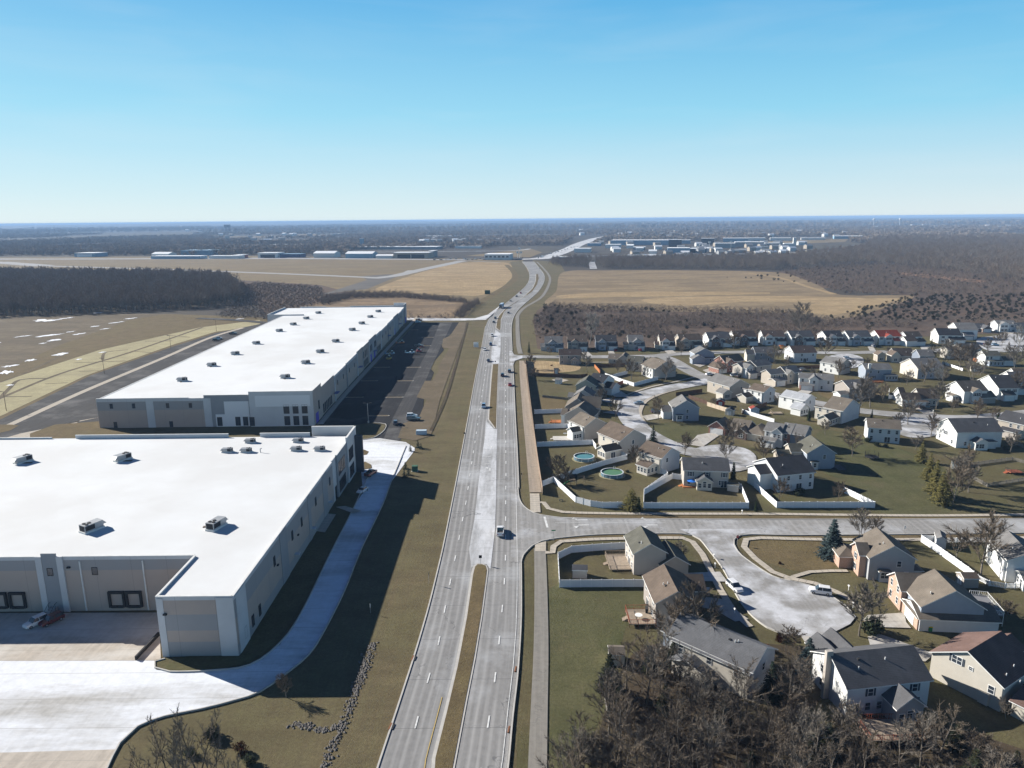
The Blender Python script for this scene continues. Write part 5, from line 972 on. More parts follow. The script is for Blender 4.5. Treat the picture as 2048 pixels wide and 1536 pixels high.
w_old = M('weathered deck boards', (.36, .29, .22), (.28, .225, .17), 1.5); w_red = M('red stained timber', (.30, .085, .04), (.24, .07, .035), 1.2); w_or = M('orange stained timber', (.45, .17, .06), (.38, .14, .05), 1.2)
deck((1220, 1143), 5.3, 8.0, .02, .5, 'weathered grey deck behind the olive-roofed house', w_old, w_old)
deck((1259, 1255), 5.4, 5.8, .0, .8, 'pale deck with red railing behind the brown-roofed house', w_old, w_red)
deck((1103, 848), 5.2, 4.2, .0, .6, 'small orange deck between two white fences', w_or, w_or, None, 'sw')
deck((1107, 882), 8.5, 5.2, 0, .35, 'pale patio deck beside the white sunroom wing', M('pale composite', (.55, .52, .47), (.45, .43, .40), 1), None)
deck((1366, 976), 4.6, 2.8, .0, .3, 'brown patio deck under the blue parasol', w_or, None)
deck((1740, 1492), 9, 5, .0, 1.0, 'timber deck behind the mossy-roofed house in the wood', w_old, w_red)
deck((1676, 944), 2.6, 5, 0, .8, 'dark raised deck beside the blue-grey gable', M('charcoal deck', (.08, .08, .09)), M('charcoal deck', (.08, .08, .09)), None, 'se')
deck((1967, 1250), 3.4, 8, -.2, 2.5, 'white-railed balcony deck of the orange brick house', M('grey composite', (.2, .2, .21)), m_frame, None, 'sen')
deck((2022, 950), 4, 3, 0, .8, 'small red-brown deck with dark railing at the right edge', w_red, m_dark, None, 'sw')
deck((1497, 806), 5, 3.5, 0, .5, 'brown deck behind the brown-roofed white house', w_old, w_old, None, 'sw'); deck((1730, 766), 9, 3, 0, .4, 'orange-brown deck under the sunroom windows', w_or, w_or, None, 's')
deck((1545, 829), 4.5, 3, 0, .4, 'old timber deck beside the white gabled sunroom', w_old, w_old, None, 'sw')
def pool(u, v, r, label, water):
    a = G(u, v); t = thing('swimming_pool', label, 'pool', (a.x, a.y, 0)); n = 28
    wl = MB()
    for i in range(n):
        t0, t1 = 2 * PI * i / n, 2 * PI * (i + 1) / n
        wl.add([(r * math.cos(t0), r * math.sin(t0), 0), (r * math.cos(t1), r * math.sin(t1), 0), (r * math.cos(t1), r * math.sin(t1), 1.3), (r * math.cos(t0), r * math.sin(t0), 1.3)], [(0, 1, 2, 3)])
    wl.build('pool_wall', M('pool wall blue-grey', (.10, .17, .22)), t)
    rim = MB()
    for i in range(n):
        t0, t1 = 2 * PI * i / n, 2 * PI * (i + 1) / n; q = []
        for rr, z in ((r + .12, 1.3), (r + .12, 1.36), (r - .14, 1.36)):
            q += [(rr * math.cos(t0), rr * math.sin(t0), z), (rr * math.cos(t1), rr * math.sin(t1), z)]
        rim.add(q, [(0, 1, 3, 2), (2, 3, 5, 4)])
    rim.build('pool_rim', M('pool rim', (.62, .66, .68)), t)
    MB().add([((r - .1) * math.cos(2 * PI * i / n), (r - .1) * math.sin(2 * PI * i / n), 1.02) for i in range(n)], [tuple(range(n))]).build('water', water, t)
    for k in range(10):
        x, y = r * 1.02 * math.cos(2 * PI * k / 10), r * 1.02 * math.sin(2 * PI * k / 10); MB().tube((x, y, 0), (x, y, 1.34), .06, n=5).build('upright', M('pool rim', (.62, .66, .68)), t)
    l = MB(); [l.tube((r - .3, s, .8), (r - .3, s, 2.1), .04, n=5) for s in (-.3, .3)]; l.tube((r - .3, -.3, 2.1), (r - .3, .3, 2.1), .04, n=5); part('ladder', l.mesh('ladder', m_frame), t, (0, 0, 0), 1.2)
    ring = poly('gravel_ring', [(a.x + (r + .8) * math.cos(i * PI / 8), a.y + (r + .8) * math.sin(i * PI / 8), 0) for i in range(16)], .09, g_seed, world=True)
wm, _, wb = nodes_of('teal pool water', .08, 0, .5); wb.inputs['Base Color'].default_value = (.09, .22, .22, 1)
wm2, _, wb = nodes_of('green pool water', .1, 0, .5); wb.inputs['Base Color'].default_value = (.10, .20, .07, 1)
pool(1168, 919, 3.5, 'round above-ground pool with teal water', wm); pool(1224, 951, 3.6, 'round above-ground pool with green water', wm2)
# fences
m_vinyl = M('white vinyl', (.76, .77, .78), (.70, .71, .73), .7); m_vcap = M('white vinyl cap', (.8, .8, .8))
m_ftan = M('tan timber fence', (.40, .30, .22), (.33, .25, .185), 1.2); m_fbr = M('brown timber fence', (.11, .065, .045), (.085, .05, .035), 1.0); m_fg = M('weathered grey timber', (.22, .20, .17), (.16, .145, .125), 1.0)
PM = {}
def fence(label, pts, h, mat, capm=None, group=None, step=2.4, picket=False, cat='fence', name='fence', th=.06, open_=False):
    P = [Vector(G(u, v)) for u, v in pts]; o0 = P[0]
    t = thing(name, label, cat, (o0.x, o0.y, 0), 0, group); pk = ('post', round(h, 1), (capm or mat).name)
    if pk not in PM:
        q = MB(); q.box(-.07, .07, -.07, .07, 0, h + .1); q.add([(-.09, -.09, h + .1), (.09, -.09, h + .1), (.09, .09, h + .1), (-.09, .09, h + .1), (0, 0, h + .22)], [(0, 1, 4), (1, 2, 4), (2, 3, 4), (3, 0, 4)]); PM[pk] = q.mesh('post', capm or mat)
    pan = MB(); cnt = 0; tot = sum((P[i + 1] - P[i]).length for i in range(len(P) - 1)); st = max(step, tot / 95)
    for i in range(len(P) - 1):
        d = P[i + 1] - P[i]; L = d.length; n = max(1, round(L / st)); u_ = d.normalized(); nn = Vector((-u_.y, u_.x, 0)) * th / 2
        for j in range(n):
            a, b_ = P[i] - o0 + d * (j / n) + u_ * .07, P[i] - o0 + d * ((j + 1) / n) - u_ * .07
            if picket:
                for z0, z1 in ((.15, .25), (h - .25, h - .15)): pan.prism([a + nn, a - nn, b_ - nn, b_ + nn], z0, z1)
                k = max(2, int((b_ - a).length / .28))
                for q in range(k): c = a + (b_ - a) * ((q + .5) / k); e = u_ * .07; pan.prism([c - e + nn, c - e - nn, c + e - nn, c + e + nn], .08, h)
            else:
                pan.prism([a + nn, a - nn, b_ - nn, b_ + nn], .06, h - .1); m2 = nn * 1.5; pan.prism([a + m2, a - m2, b_ - m2, b_ + m2], h - .098, h)
            part('post', PM[pk], t, tuple(P[i] - o0 + d * (j / n)))
    part('post', PM[pk], t, tuple(P[-1] - o0)); pan.build('panel', mat, t)
    return t
fence('tall tan timber fence running beside the trail and the main road', [(1085, 990), (1076, 930), (1068, 870), (1061, 812), (1056, 770), (1052, 735), (1051, 722)], 2.5, m_ftan, None, None, 2.4)
FG = 'white vinyl fences around the backyards'
fence('upper white fence above the orange deck', [(1069, 828), (1124, 826)], 1.9, m_vinyl, m_vcap, FG)
fence('white fence just below the orange deck', [(1070, 858), (1135, 856), (1142, 866)], 1.9, m_vinyl, m_vcap, FG)
fence('white fence above the teal pool', [(1074, 894), (1185, 889), (1192, 899)], 1.9, m_vinyl, m_vcap, FG)
fence('white fence between the teal and green pools', [(1085, 973), (1108, 964), (1163, 945), (1212, 930), (1254, 919), (1241, 912)], 1.9, m_vinyl, m_vcap, FG)
fence('curved white fence around the green pool yard, along the side road', [(1108, 965), (1151, 1005), (1181, 1013), (1205, 1016.5), (1250, 1016)], 1.9, m_vinyl, m_vcap, FG)
fence('short white fence right of the green pool, meeting the brown-roofed house', [(1315, 943), (1332, 952), (1335, 956), (1290, 988)], 1.9, m_vinyl, m_vcap, FG)
fence('white fence around the parasol yard along the side road', [(1362, 960), (1345, 958), (1288, 990), (1287, 1017), (1497, 1017), (1482, 980), (1477, 977)], 1.9, m_vinyl, m_vcap, FG)
fence('white fence with a sharp right corner around the dark-roofed house', [(1535, 976), (1508, 975), (1553, 1016), (1749, 1016), (1684, 984)], 1.9, m_vinyl, m_vcap, FG)
fence('white fence enclosing the weathered deck below the side road', [(1257, 1098), (1205, 1101), (1143, 1106), (1116, 1119), (1119, 1175), (1288, 1174)], 1.9, m_vinyl, m_vcap, FG)
fence('long diagonal white fence behind the pinkish brick house', [(1871, 1085), (1842, 1084), (1868, 1101), (1935, 1149), (1946, 1158)], 1.9, m_vinyl, m_vcap, FG)
fence('white picket fence along the far side of the right backyard', [(1892, 1086), (1992, 1084), (1999, 1098)], 1.3, m_vinyl, m_vcap, FG, 2.4, True)
fence('white picket fence sweeping below the right backyard', [(1955, 1160), (1978, 1172), (2010, 1177), (2048, 1177), (2100, 1176)], 1.3, m_vinyl, m_vcap, FG, 2.4, True)
fence('white fence zigzag beside the bend of the north street', [(1210, 753), (1246, 766), (1268, 773), (1316, 760)], 1.9, m_vinyl, m_vcap, FG)
fence('grey-white fence behind the black-roofed white house', [(1222, 757), (1255, 748)], 1.9, m_vinyl, m_vcap, FG)
fence('pale fence running diagonally between the backyard sheds', [(1484, 826), (1548, 846)], 1.7, m_vinyl, m_vcap, FG)
fence('white fence of the tiny blue-toy yard', [(1778, 785), (1777, 798), (1800, 798)], 1.9, m_vinyl, m_vcap, FG); fence('white fence crossing the narrow yard among trees', [(1884, 728), (1925, 742)], 1.5, m_vinyl, m_vcap, FG)
FB = 'timber fences of the neighbourhood'
fence('long dark brown fence across the lawns behind the tan fence', [(1060, 752), (1115, 755), (1160, 756), (1175, 754)], 1.9, m_fbr, None, FB)
fence('rust coloured fence beside the taupe corner house yard', [(1189, 735), (1200, 747)], 1.9, w_or, None, FB); fence('dark fence behind the low tan ranch', [(1190, 735), (1250, 733)], 1.9, m_fbr, None, FB)
fence('red-brown gate fence beside the black-roofed white house', [(1228, 775), (1246, 768)], 1.9, w_red, None, FB)
fence('brown fence at the back of the loop street lawn', [(1352, 792), (1404, 785)], 1.8, m_fbr, None, FB); fence('brown fence leading down to the cream fence', [(1377, 797), (1414, 809)], 1.8, m_fbr, None, FB)
fence('cream timber fence below the red barn shed', [(1414, 812), (1456, 825)], 1.9, M('cream timber', (.55, .45, .34)), None, FB); fence('brown fence behind the red-roofed shed', [(1484, 829), (1533, 812)], 1.8, m_fbr, None, FB)
fence('weathered fence around the right lawn with the barn-shaped shed', [(1901, 935), (1974, 974), (2048, 962)], 1.2, m_fg, None, FB, 2.4, True); fence('weathered fence along the top of the right lawn', [(1920, 935), (2024, 921), (2060, 930)], 1.2, m_fg, None, FB, 2.4, True)
fence('low weathered rail fence by the mown lawns', [(1085, 795), (1142, 801)], 1.2, m_fg, None, FB); fence('orange timber fence between bare trees', [(1945, 722), (1968, 728)], 1.9, w_or, None, FB)
fence('low weathered fence half buried in the lower wood', [(1209, 1400), (1218, 1450)], 1.2, m_fg, None, FB); fence('dark fence line beside the slate roof house', [(1592, 738), (1645, 736)], 1.8, m_fbr, None, FB)
fence('grey fence above the open lawn', [(2010, 880), (2048, 897)], 1.2, m_fg, None, FB)
# small yard things
def simple(name, label, cat, u, v, mb, mats, rz=0, z=0, group=None, s=1):
    o = mb.build(name, mats); p = G(u, v); o.location = (p.x, p.y, z); o.rotation_euler = (0, 0, rz); o.scale = (s, s, s); return tag(o, label, cat, group)
def composite(name, label, cat, u, v, parts, rz=0, z=0, group=None):
    p = G(u, v); t = thing(name, label, cat, (p.x, p.y, z), rz, group)
    for n, mb, mt in parts: mb.build(n, mt, t)
    return t
tr = MB(); tr.add([(2.2 * math.cos(i * PI / 8), 2.2 * math.sin(i * PI / 8), .9) for i in range(16)], [tuple(range(16))])
tp = MB(); [tp.tube((2.2 * math.cos(i * PI / 4), 2.2 * math.sin(i * PI / 4), 0), (2.2 * math.cos(i * PI / 4), 2.2 * math.sin(i * PI / 4), 2.6), .05, n=5) for i in range(8)]; [tp.tube((2.2 * math.cos(i * PI / 8), 2.2 * math.sin(i * PI / 8), .9), (2.2 * math.cos((i + 1) * PI / 8), 2.2 * math.sin((i + 1) * PI / 8), .9), .08, n=4) for i in range(16)]
netm = MB(); [netm.tube((2.2 * math.cos(i * PI / 16), 2.2 * math.sin(i * PI / 16), .9), (2.2 * math.cos(i * PI / 16), 2.2 * math.sin(i * PI / 16), 2.6), .012, n=3) for i in range(32)]; [netm.tube((2.2 * math.cos(i * PI / 8), 2.2 * math.sin(i * PI / 8), z), (2.2 * math.cos((i + 1) * PI / 8), 2.2 * math.sin((i + 1) * PI / 8), z), .014, n=3) for i in range(16) for z in (1.3, 1.7, 2.1, 2.5)]
composite('trampoline', 'dark netted trampoline on the open lawn by a bare tree', 'trampoline', 1743, 918, [('mat', tr, m_dark), ('frame', tp, m_dark), ('net', netm, m_dark)])
um = MB(); um.add([(1.5 * math.cos(i * PI / 4), 1.5 * math.sin(i * PI / 4), 2.2) for i in range(8)] + [(0, 0, 2.7)], [(i, (i + 1) % 8, 8) for i in range(8)])
composite('parasol', 'bright blue parasol on the brown patio deck', 'parasol', 1383, 975, [('canopy', um, M('bright blue canvas', (.02, .16, .60))), ('pole', MB().tube((0, 0, 0), (0, 0, 2.6), .04), m_metal)])
ps = MB(); [ps.tube((x, y, 0), (x, y, 2.6), .08, n=4) for x in (-1, 1) for y in (-1, 1)]; ps.box(-1, 1, -1, 1, 1.2, 1.35); ps.tube((1, 0, 2.3), (4, 0, 2.3), .07, n=4); [ps.tube((4, s, 0), (4, 0, 2.3), .07, n=4) for s in (-1, 1)]; [ps.tube((x, 0, 2.3), (x, 0, .6), .02, n=3) for x in (1.8, 2.3, 2.9, 3.4)]
pr = MB(); pr.add([(-1.2, -1.2, 2.5), (1.2, -1.2, 2.5), (1.2, 1.2, 2.5), (-1.2, 1.2, 2.5), (-1.2, 0, 3.3), (1.2, 0, 3.3)], [(0, 1, 5, 4), (2, 3, 4, 5), (0, 4, 3), (1, 2, 5)])
sl_ = MB(); sl_.add([(-1, -.3, 1.35), (-1, .3, 1.35), (-3.4, .3, .2), (-3.4, -.3, .2)], [(0, 1, 2, 3)]).add([(-1, -.35, 1.6), (-3.4, -.35, .45), (-3.4, -.35, .2), (-1, -.35, 1.35)], [(0, 1, 2, 3)])
def playset(u, v, label, m1, m2, rz): 
    p = G(u, v); t = thing('play_set', label, 'play set', (p.x, p.y, 0), rz)
    part('frame', FRM(ps, m1), t); part('canopy', FRM(pr, m2), t); part('slide', FRM(sl_, M('green slide', (.08, .3, .12))), t)
def FRM(mb, mt): return mb.mesh('play_part', mt)
playset(1145, 968, 'big dark timber play set in the green pool yard', m_post, m_dark, .3); playset(1562, 700, 'orange and green play set on the north street lawn', w_or, M('orange canvas', (.75, .22, .06)), .2)
playset(1225, 770, 'x', m_post, m_dark, 0) if False else None
bn = MB(); bn.box(-.6, .6, -.25, .25, .4, .46); [bn.box(x, x + .08, -.2, .2, 0, .4) for x in (-.5, .42)]; simple('bench', 'small dark bench near the trail end on the corner lawn', 'bench', 1122, 1002, bn, m_dark, .2)
tb = MB(); tb.box(-.35, .35, -.35, .35, .1, 1.0); lid = MB(); lid.box(-.38, .38, -.4, .4, 1.0, 1.1)
composite('trash_bin', 'green bin with a yellow lid beside the orange brick garage', 'bin', 1859, 1262, [('bin_body', tb, M('bin green', (.02, .16, .05))), ('lid', lid, M('yellow lid', (.85, .62, .02)))])
gr = MB(); gr.box(-.7, .7, -.3, .3, .7, 1.2); gr.box(-.3, .3, -.25, .25, 0, .7); simple('grill', 'teal covered grill on the patio by the conservatory', 'grill', 1222, 905, gr, M('teal cover', (.03, .28, .26)), .3); simple('grill', 'black grill on the red-railed deck', 'grill', 1293, 1232, gr, m_dark, 1.4, .8)
tbm = MB(); tbm.tube((0, 0, .7), (0, 0, .76), .8, n=12); tbm.tube((0, 0, 0), (0, 0, .7), .06, n=6); simple('patio_table', 'white-topped table on the red-railed deck', 'table', 1277, 1243, tbm, m_frame, 0, .8); simple('patio_table', 'round table on the pale patio deck', 'table', 1130, 872, tbm, m_metal, 0, .35)
for k, (u, v, l) in enumerate(((1415, 1191, 'upper brick pillar beside the driveway of the taupe house'), (1434, 1222, 'lower brick pillar beside the driveway of the taupe house'))):
    b1 = MB().box(-.4, .4, -.4, .4, 0, 1.6); b2 = MB().box(-.5, .5, -.5, .5, 1.6, 1.75); composite('brick_pillar', l, 'pillar', u, v, [('shaft', b1, BRK2), ('cap', b2, m_kerb)], group='brick pillars at the driveway')
mbx = MB(); mbx.box(-.06, .06, -.06, .06, 0, 1.1); mb2 = MB(); mb2.box(-.12, .12, -.3, .3, 1.05, 1.3)
for u, v, l in ((1430, 1136, 'mailbox at the street end of the upper driveway'), (1469, 1228, 'white mailbox beside the lower brick pillar'), (1656, 1283, 'white post mailbox at the foot of the cul-de-sac'), (1706, 1216, 'mailbox by the bare tree on the cul-de-sac kerb'), (1697, 1181, 'pale mailbox behind the parked white hatchback'), (1428, 1118, 'small post at the mouth of the salted street'),
        (1243, 832, 'mailbox on the outer kerb of the loop street'), (1367, 880, 'pale stone marker on the loop street lawn'), (1494, 937, 'mailbox on the edge of the round turnaround'), (1866, 826, 'white mailbox beside the long driveway'), (1484, 1029, 'low marker on the verge of the side road')):
    composite('mailbox', l, 'mailbox', u, v, [('post', mbx, m_frame), ('box', mb2, m_frame)], group='mailboxes')
def sign(u, v, h, w_, hh, label, mt, rz=0, cat='sign', octo=False, back=None, z=0, text=None):
    p = G(u, v); t = thing('street_sign', label, cat, (p.x, p.y, z), rz); MB().tube((0, 0, 0), (0, 0, h), .04, n=6).build('post', m_metal, t)
    q = MB()
    if octo: q.add([(w_ / 2 * math.cos(PI / 8 + i * PI / 4), -.05, h - .3 + w_ / 2 * math.sin(PI / 8 + i * PI / 4)) for i in range(8)], [tuple(range(8))])
    else: q.box(-w_ / 2, w_ / 2, -.07, -.04, h - hh, h, 0, True)
    o = q.build('sign_panel', mt, t)
    if text:
        cu = bpy.data.curves.new('lettering', 'FONT'); cu.body = text; cu.size = w_ * .34; cu.align_x = 'CENTER'; cu.align_y = 'CENTER'
        tmp = bpy.data.objects.new('lettering', cu); C.objects.link(tmp); dg = bpy.context.evaluated_depsgraph_get(); me = bpy.data.meshes.new_from_object(tmp.evaluated_get(dg)); C.objects.unlink(tmp); bpy.data.objects.remove(tmp)
        me.materials.clear(); me.materials.append(m_frame); oo = part('lettering', me, t, (0, -.06, h - .3)); oo.rotation_euler = (PI / 2, 0, 0)
    return t
m_redsign = M('stop sign red', (.45, .02, .02)); m_gs = M('green sign face', (.02, .2, .08))
sign(1474, 1090, 2.6, .8, .8, 'stop sign on the corner of the salted street', m_redsign, .15, 'sign', True, text='STOP')
sign(1107, 1081, 3.0, 1.1, .3, 'green street name sign on the lower junction corner', m_gs, .1); sign(961, 1130, 2.6, .75, .75, 'dark square sign on the nose of the near median', m_dark, .05)
sign(990.8, 729, 2.2, .7, .7, 'dark sign on the top end of the middle median', m_dark); sign(1808, 1068, 2.4, .5, .9, 'small white sign on the edge of the side road', m_frame, .2)
sign(858, 1168, 3.0, .25, .8, 'thin marker post on the left verge', m_dark, 1.2); sign(741, 1226, 2.2, .12, .9, 'short pale stake in the shaded verge', m_frame, .5)
sign(929, 877, 2.5, .6, .7, 'small sign on the left verge beside the painted island', m_dark, .1); sign(1043, 958, 2.0, .3, .5, 'short marker on the right kerb above the junction', m_dark, .1)
for u, v, l in ((829, 1319, 'rust-edged storm drain on the left kerb, upper one'), (785, 1456, 'rust-edged storm drain on the left kerb, lower one'), (1035, 1341, 'rust-edged storm drain on the right kerb, upper one'), (1022, 1462, 'rust-edged storm drain on the right kerb, lower one')):
    composite('storm_drain', l, 'drain', u, v, [('inlet', MB().box(-.25, .25, -.7, .7, .1, .34), m_dark), ('frame', MB().box(-.5, -.26, -.8, .8, .1, .36), M('rusty iron', (.22, .09, .04)))], rz=-.15)
bb = MB(); bb.box(-1.6, 1.6, -.06, .06, 1.6, 3.6, 0, True); bb.box(-1.6, 1.6, -1.3, -1.2, .5, 2.6, 0, True); bp = MB(); [bp.box(x, x + .15, y - .07, y + .07, 0, h) for x in (-1.4, 1.25) for y, h in ((.12, 3.6), (-1.18, 2.6))]
composite('real_estate_sign', 'pair of white sign boards on posts beside the left kerb of the main road', 'sign', 952, 695, [('sign_board', bb, m_frame), ('post', bp, m_metal)], rz=.1)
cab = MB(); cab.box(-2.0, 2.0, -.9, .9, .15, 1.8); cb = MB(); cb.box(-2.2, 2.2, -1.1, 1.1, 0, .15); composite('utility_cabinet', 'pale blue utility cabinet on the grass corner by the parking lot', 'cabinet', 843, 869, [('cabinet', cab, M('pale blue steel', (.42, .52, .60))), ('plinth', cb, m_kerb)])
cab = MB(); cab.box(-.9, .9, -.8, .8, .1, 1.9); cb = MB(); cb.box(-1.1, 1.1, -1, 1, 0, .1); composite('utility_cabinet', 'green utility cabinet among small cedars on the verge', 'cabinet', 830, 942, [('cabinet', cab, M('utility green', (.05, .13, .08))), ('plinth', cb, m_kerb)])
cab = MB(); cab.box(-3, 3, -1.2, 1.2, .1, 4.2); simple('equipment_shelter', 'small dark green shelter in the airfield grass', 'shed', 975, 588, cab, M('shelter green', (.04, .08, .05)))
# area lights and lamp posts
def lamp(u, v, h, label, heads, grp, base=True):
    p = G(u, v); t = thing('lamp_post', label, 'lamp post', (p.x, p.y, 0), 0, grp); MB().tube((0, 0, 0), (0, 0, h), .13, .08, n=8).build('pole', m_post if not base else m_metal, t)
    hd = MB()
    for s in heads: hd.box(min(0, s * 1.4), max(0, s * 1.4), -.05, .05, h - .1, h, 0, True); hd.box(min(s * .8, s * 1.7), max(s * .8, s * 1.7), -.25, .25, h, h + .14, 0, True)
    hd.build('lamp_head', m_dark, t)
    if base: MB().tube((0, 0, 0), (0, 0, .9), .35, n=10).build('footing', m_kerb, t)
LG = 'lamp posts around the far warehouse'
lamp(737, 846, 8.5, 'double-headed lamp post in the dark parking lot', (-1, 1), LG); lamp(13, 822, 9, 'lamp post at the far left edge of the rear road', (-1,), LG, False); lamp(209, 748, 9, 'lamp post beside the pale seeded strip, second from the left', (-1,), LG, False)
lamp(342, 698, 9, 'lamp post by the dirt heap on the rear road', (-1,), LG, False); lamp(433, 663, 9, 'lamp post at the far end of the rear road', (-1,), LG, False); lamp(789, 838, 8, 'lamp post island at the near end of the parking lot', (1, -1), LG) if False else None
# ---------------------------------------------------------------- vehicles
def paint(name, c, met=.3):
    if name in MC: return MC[name]
    m, nt, b = nodes_of(name, .32, met, .5); b.inputs['Base Color'].default_value = (*c, 1); b.inputs['Coat Weight'].default_value = .5; MC[name] = m; return m
PC = {'white': ((.74, .74, .74), 0), 'silver': ((.42, .44, .47), .6), 'black': ((.012, .012, .014), .1), 'grey': ((.12, .125, .135), .5), 'red': ((.40, .015, .015), .2), 'maroon': ((.12, .012, .015), .3), 'blue': ((.03, .07, .17), .4), 'lightblue': ((.22, .33, .45), .3), 'beige': ((.38, .33, .25), .3), 'orange': ((.45, .12, .03), .1), 'yellow': ((.45, .30, .06), .1), 'navy': ((.012, .02, .05), .3)}
m_tyre = M('tyre rubber', (.018, .018, .018)); m_rim = M('wheel rim', (.4, .4, .42), rough=.4, metal=.7); m_light = M('lamp lens clear', (.65, .67, .7), rough=.15, spec=.6); m_tail = M('tail lamp red', (.35, .01, .01), rough=.2)
KIND = {  # length, width, belt height, roof height, greenhouse (bottom back, bottom front, roof back, roof front), bonnet height, boot height
    'sedan': (4.7, 1.84, .92, 1.44, (-1.85, .95, -1.15, .25), .86, .98), 'suv': (4.7, 1.94, 1.05, 1.72, (-2.2, 1.05, -1.95, .35), 1.02, 1.05), 'pickup': (5.7, 2.0, 1.12, 1.82, (-.75, 1.35, -.55, .6), 1.12, 1.1)}
CM = {}
def car_meshes(kind):
    if kind in CM: return CM[kind]
    L, Wd, zb, zr, (gb, gf, rb, rf_), zh, zt = KIND[kind]; h = L / 2; w2 = Wd / 2
    body = MB(); st = []
    for x, wf, z0, z1 in ((-h, .84, .48, zt - .22), (-h + .12, .95, .34, zt - .02), (gb - .05, 1, .28, zt), (gf, 1, .28, zb), (h - .9, .98, .28, zh), (h - .25, .93, .3, zh - .12), (h, .78, .42, zh - .32)):
        st.append([(x, -w2 * wf * .94, z0), (x, -w2 * wf, (z0 + z1) / 2), (x, -w2 * wf * .93, z1), (x, w2 * wf * .93, z1), (x, w2 * wf, (z0 + z1) / 2), (x, w2 * wf * .94, z0)])
    vs = [p for s in st for p in s]; fs = []
    for i in range(len(st) - 1):
        for j in range(6): a = i * 6 + j; b_ = i * 6 + (j + 1) % 6; fs.append((a, b_, b_ + 6, a + 6))
    fs += [tuple(range(6))[::-1], tuple(range(len(vs) - 6, len(vs)))]
    body.add(vs, fs)
    if kind == 'pickup':
        for s in (-1, 1): body.box(-h + .1, gb, min(s * w2 * .93, s * w2 * .8), max(s * w2 * .93, s * w2 * .8), zt - .05, zt + .3)
        body.box(-h + .05, -h + .15, -w2 * .9, w2 * .9, zt - .05, zt + .28)
    ri = w2 * .74
    body.add([(rb, -ri, zr), (rf_, -ri, zr), (rf_, ri, zr), (rb, ri, zr), (rb + .06, -ri + .05, zr + .05), (rf_ - .06, -ri + .05, zr + .05), (rf_ - .06, ri - .05, zr + .05), (rb + .06, ri - .05, zr + .05)], [(4, 5, 6, 7), (0, 1, 5, 4), (1, 2, 6, 5), (2, 3, 7, 6), (3, 0, 4, 7)])
    for x in (-.35, ) if kind != 'pickup' else (.2,):
        for s in (-1, 1): body.add([(x - .06, s * w2 * .925, zb), (x + .06, s * w2 * .925, zb), (x + .04, s * ri * 1.01, zr), (x - .04, s * ri * 1.01, zr)], [(0, 1, 2, 3)])
    for s in (-1, 1): body.box(gf - .35, gf - .15, min(s * w2, s * (w2 + .18)), max(s * w2, s * (w2 + .18)), zb, zb + .16, 0, True)
    g_ = MB(); gw = w2 * .91
    g_.add([(gb, -gw, zb - .01), (gf, -gw, zb - .01), (gf, gw, zb - .01), (gb, gw, zb - .01), (rb, -ri, zr), (rf_, -ri, zr), (rf_, ri, zr), (rb, ri, zr)], [(0, 1, 5, 4), (1, 2, 6, 5), (2, 3, 7, 6), (3, 0, 4, 7)])
    wh = MB(); wh.tube((0, -.11, 0), (0, .11, 0), .34, n=16); rm = MB(); rm.tube((0, -.125, 0), (0, .125, 0), .2, n=10)
    hl = MB(); hl.box(-.04, .04, -.2, .2, -.08, .08, 0, True)
    if kind == 'pickup': bd = MB(); bd.box(-h + .16, gb - .02, -w2 * .79, w2 * .79, zt - .02, zt + .012)
    CM[kind] = dict(body=body, glass=g_.mesh('windows', m_glass), wheel=wh.mesh('wheel', m_tyre), rim=rm.mesh('rim', m_rim), hl=hl.mesh('headlight', m_light), tl=hl.mesh('tail_light', m_tail), bed=bd.mesh('cargo_bed', m_dark) if kind == 'pickup' else None, P=KIND[kind]); return CM[kind]
BM_ = {}
def car(kind, color, u, v, ang, label, grp=None, z=.24, name=None):
    c = car_meshes(kind); L, Wd, zb, zr, _, zh, zt = c['P']; p = G(u, v)
    t = thing(name or {'sedan': 'parked_car', 'suv': 'parked_car', 'pickup': 'pickup_truck'}[kind] if grp != MR else 'moving_car', label, 'pickup truck' if kind == 'pickup' else 'car', (p.x, p.y, z), math.radians(ang), grp)
    k = (kind, color)
    if k not in BM_: BM_[k] = c['body'].mesh('body', paint('car paint ' + color, *PC[color]))
    part('body', BM_[k], t); part('windows', c['glass'], t)
    if c['bed']: part('cargo_bed', c['bed'], t)
    for x in (-L * .31, L * .31):
        for y in (-Wd / 2 + .1, Wd / 2 - .1):
            wo = part('wheel', c['wheel'], t, (x, y, .34)); part('rim', c['rim'], wo)
    for s in (-1, 1):
        part('headlight', c['hl'], t, (L / 2 - .05, s * Wd * .3, zh - .38)); part('tail_light', c['tl'], t, (-L / 2 + .01, s * Wd * .36, zt - .28))
    return t
MR = 'vehicles driving on the main road'
def road_dir(v, down):
    y = G(1024, v).y; tx = (ev(tC if down else tE, y + 8) - ev(tC if down else tE, y - 8)) / 16 if y < 560 else (ev(tA, y + 8) - ev(tA, y - 8)) / 16
    a = math.degrees(math.atan2(1, tx)); return a + 180 if down else a
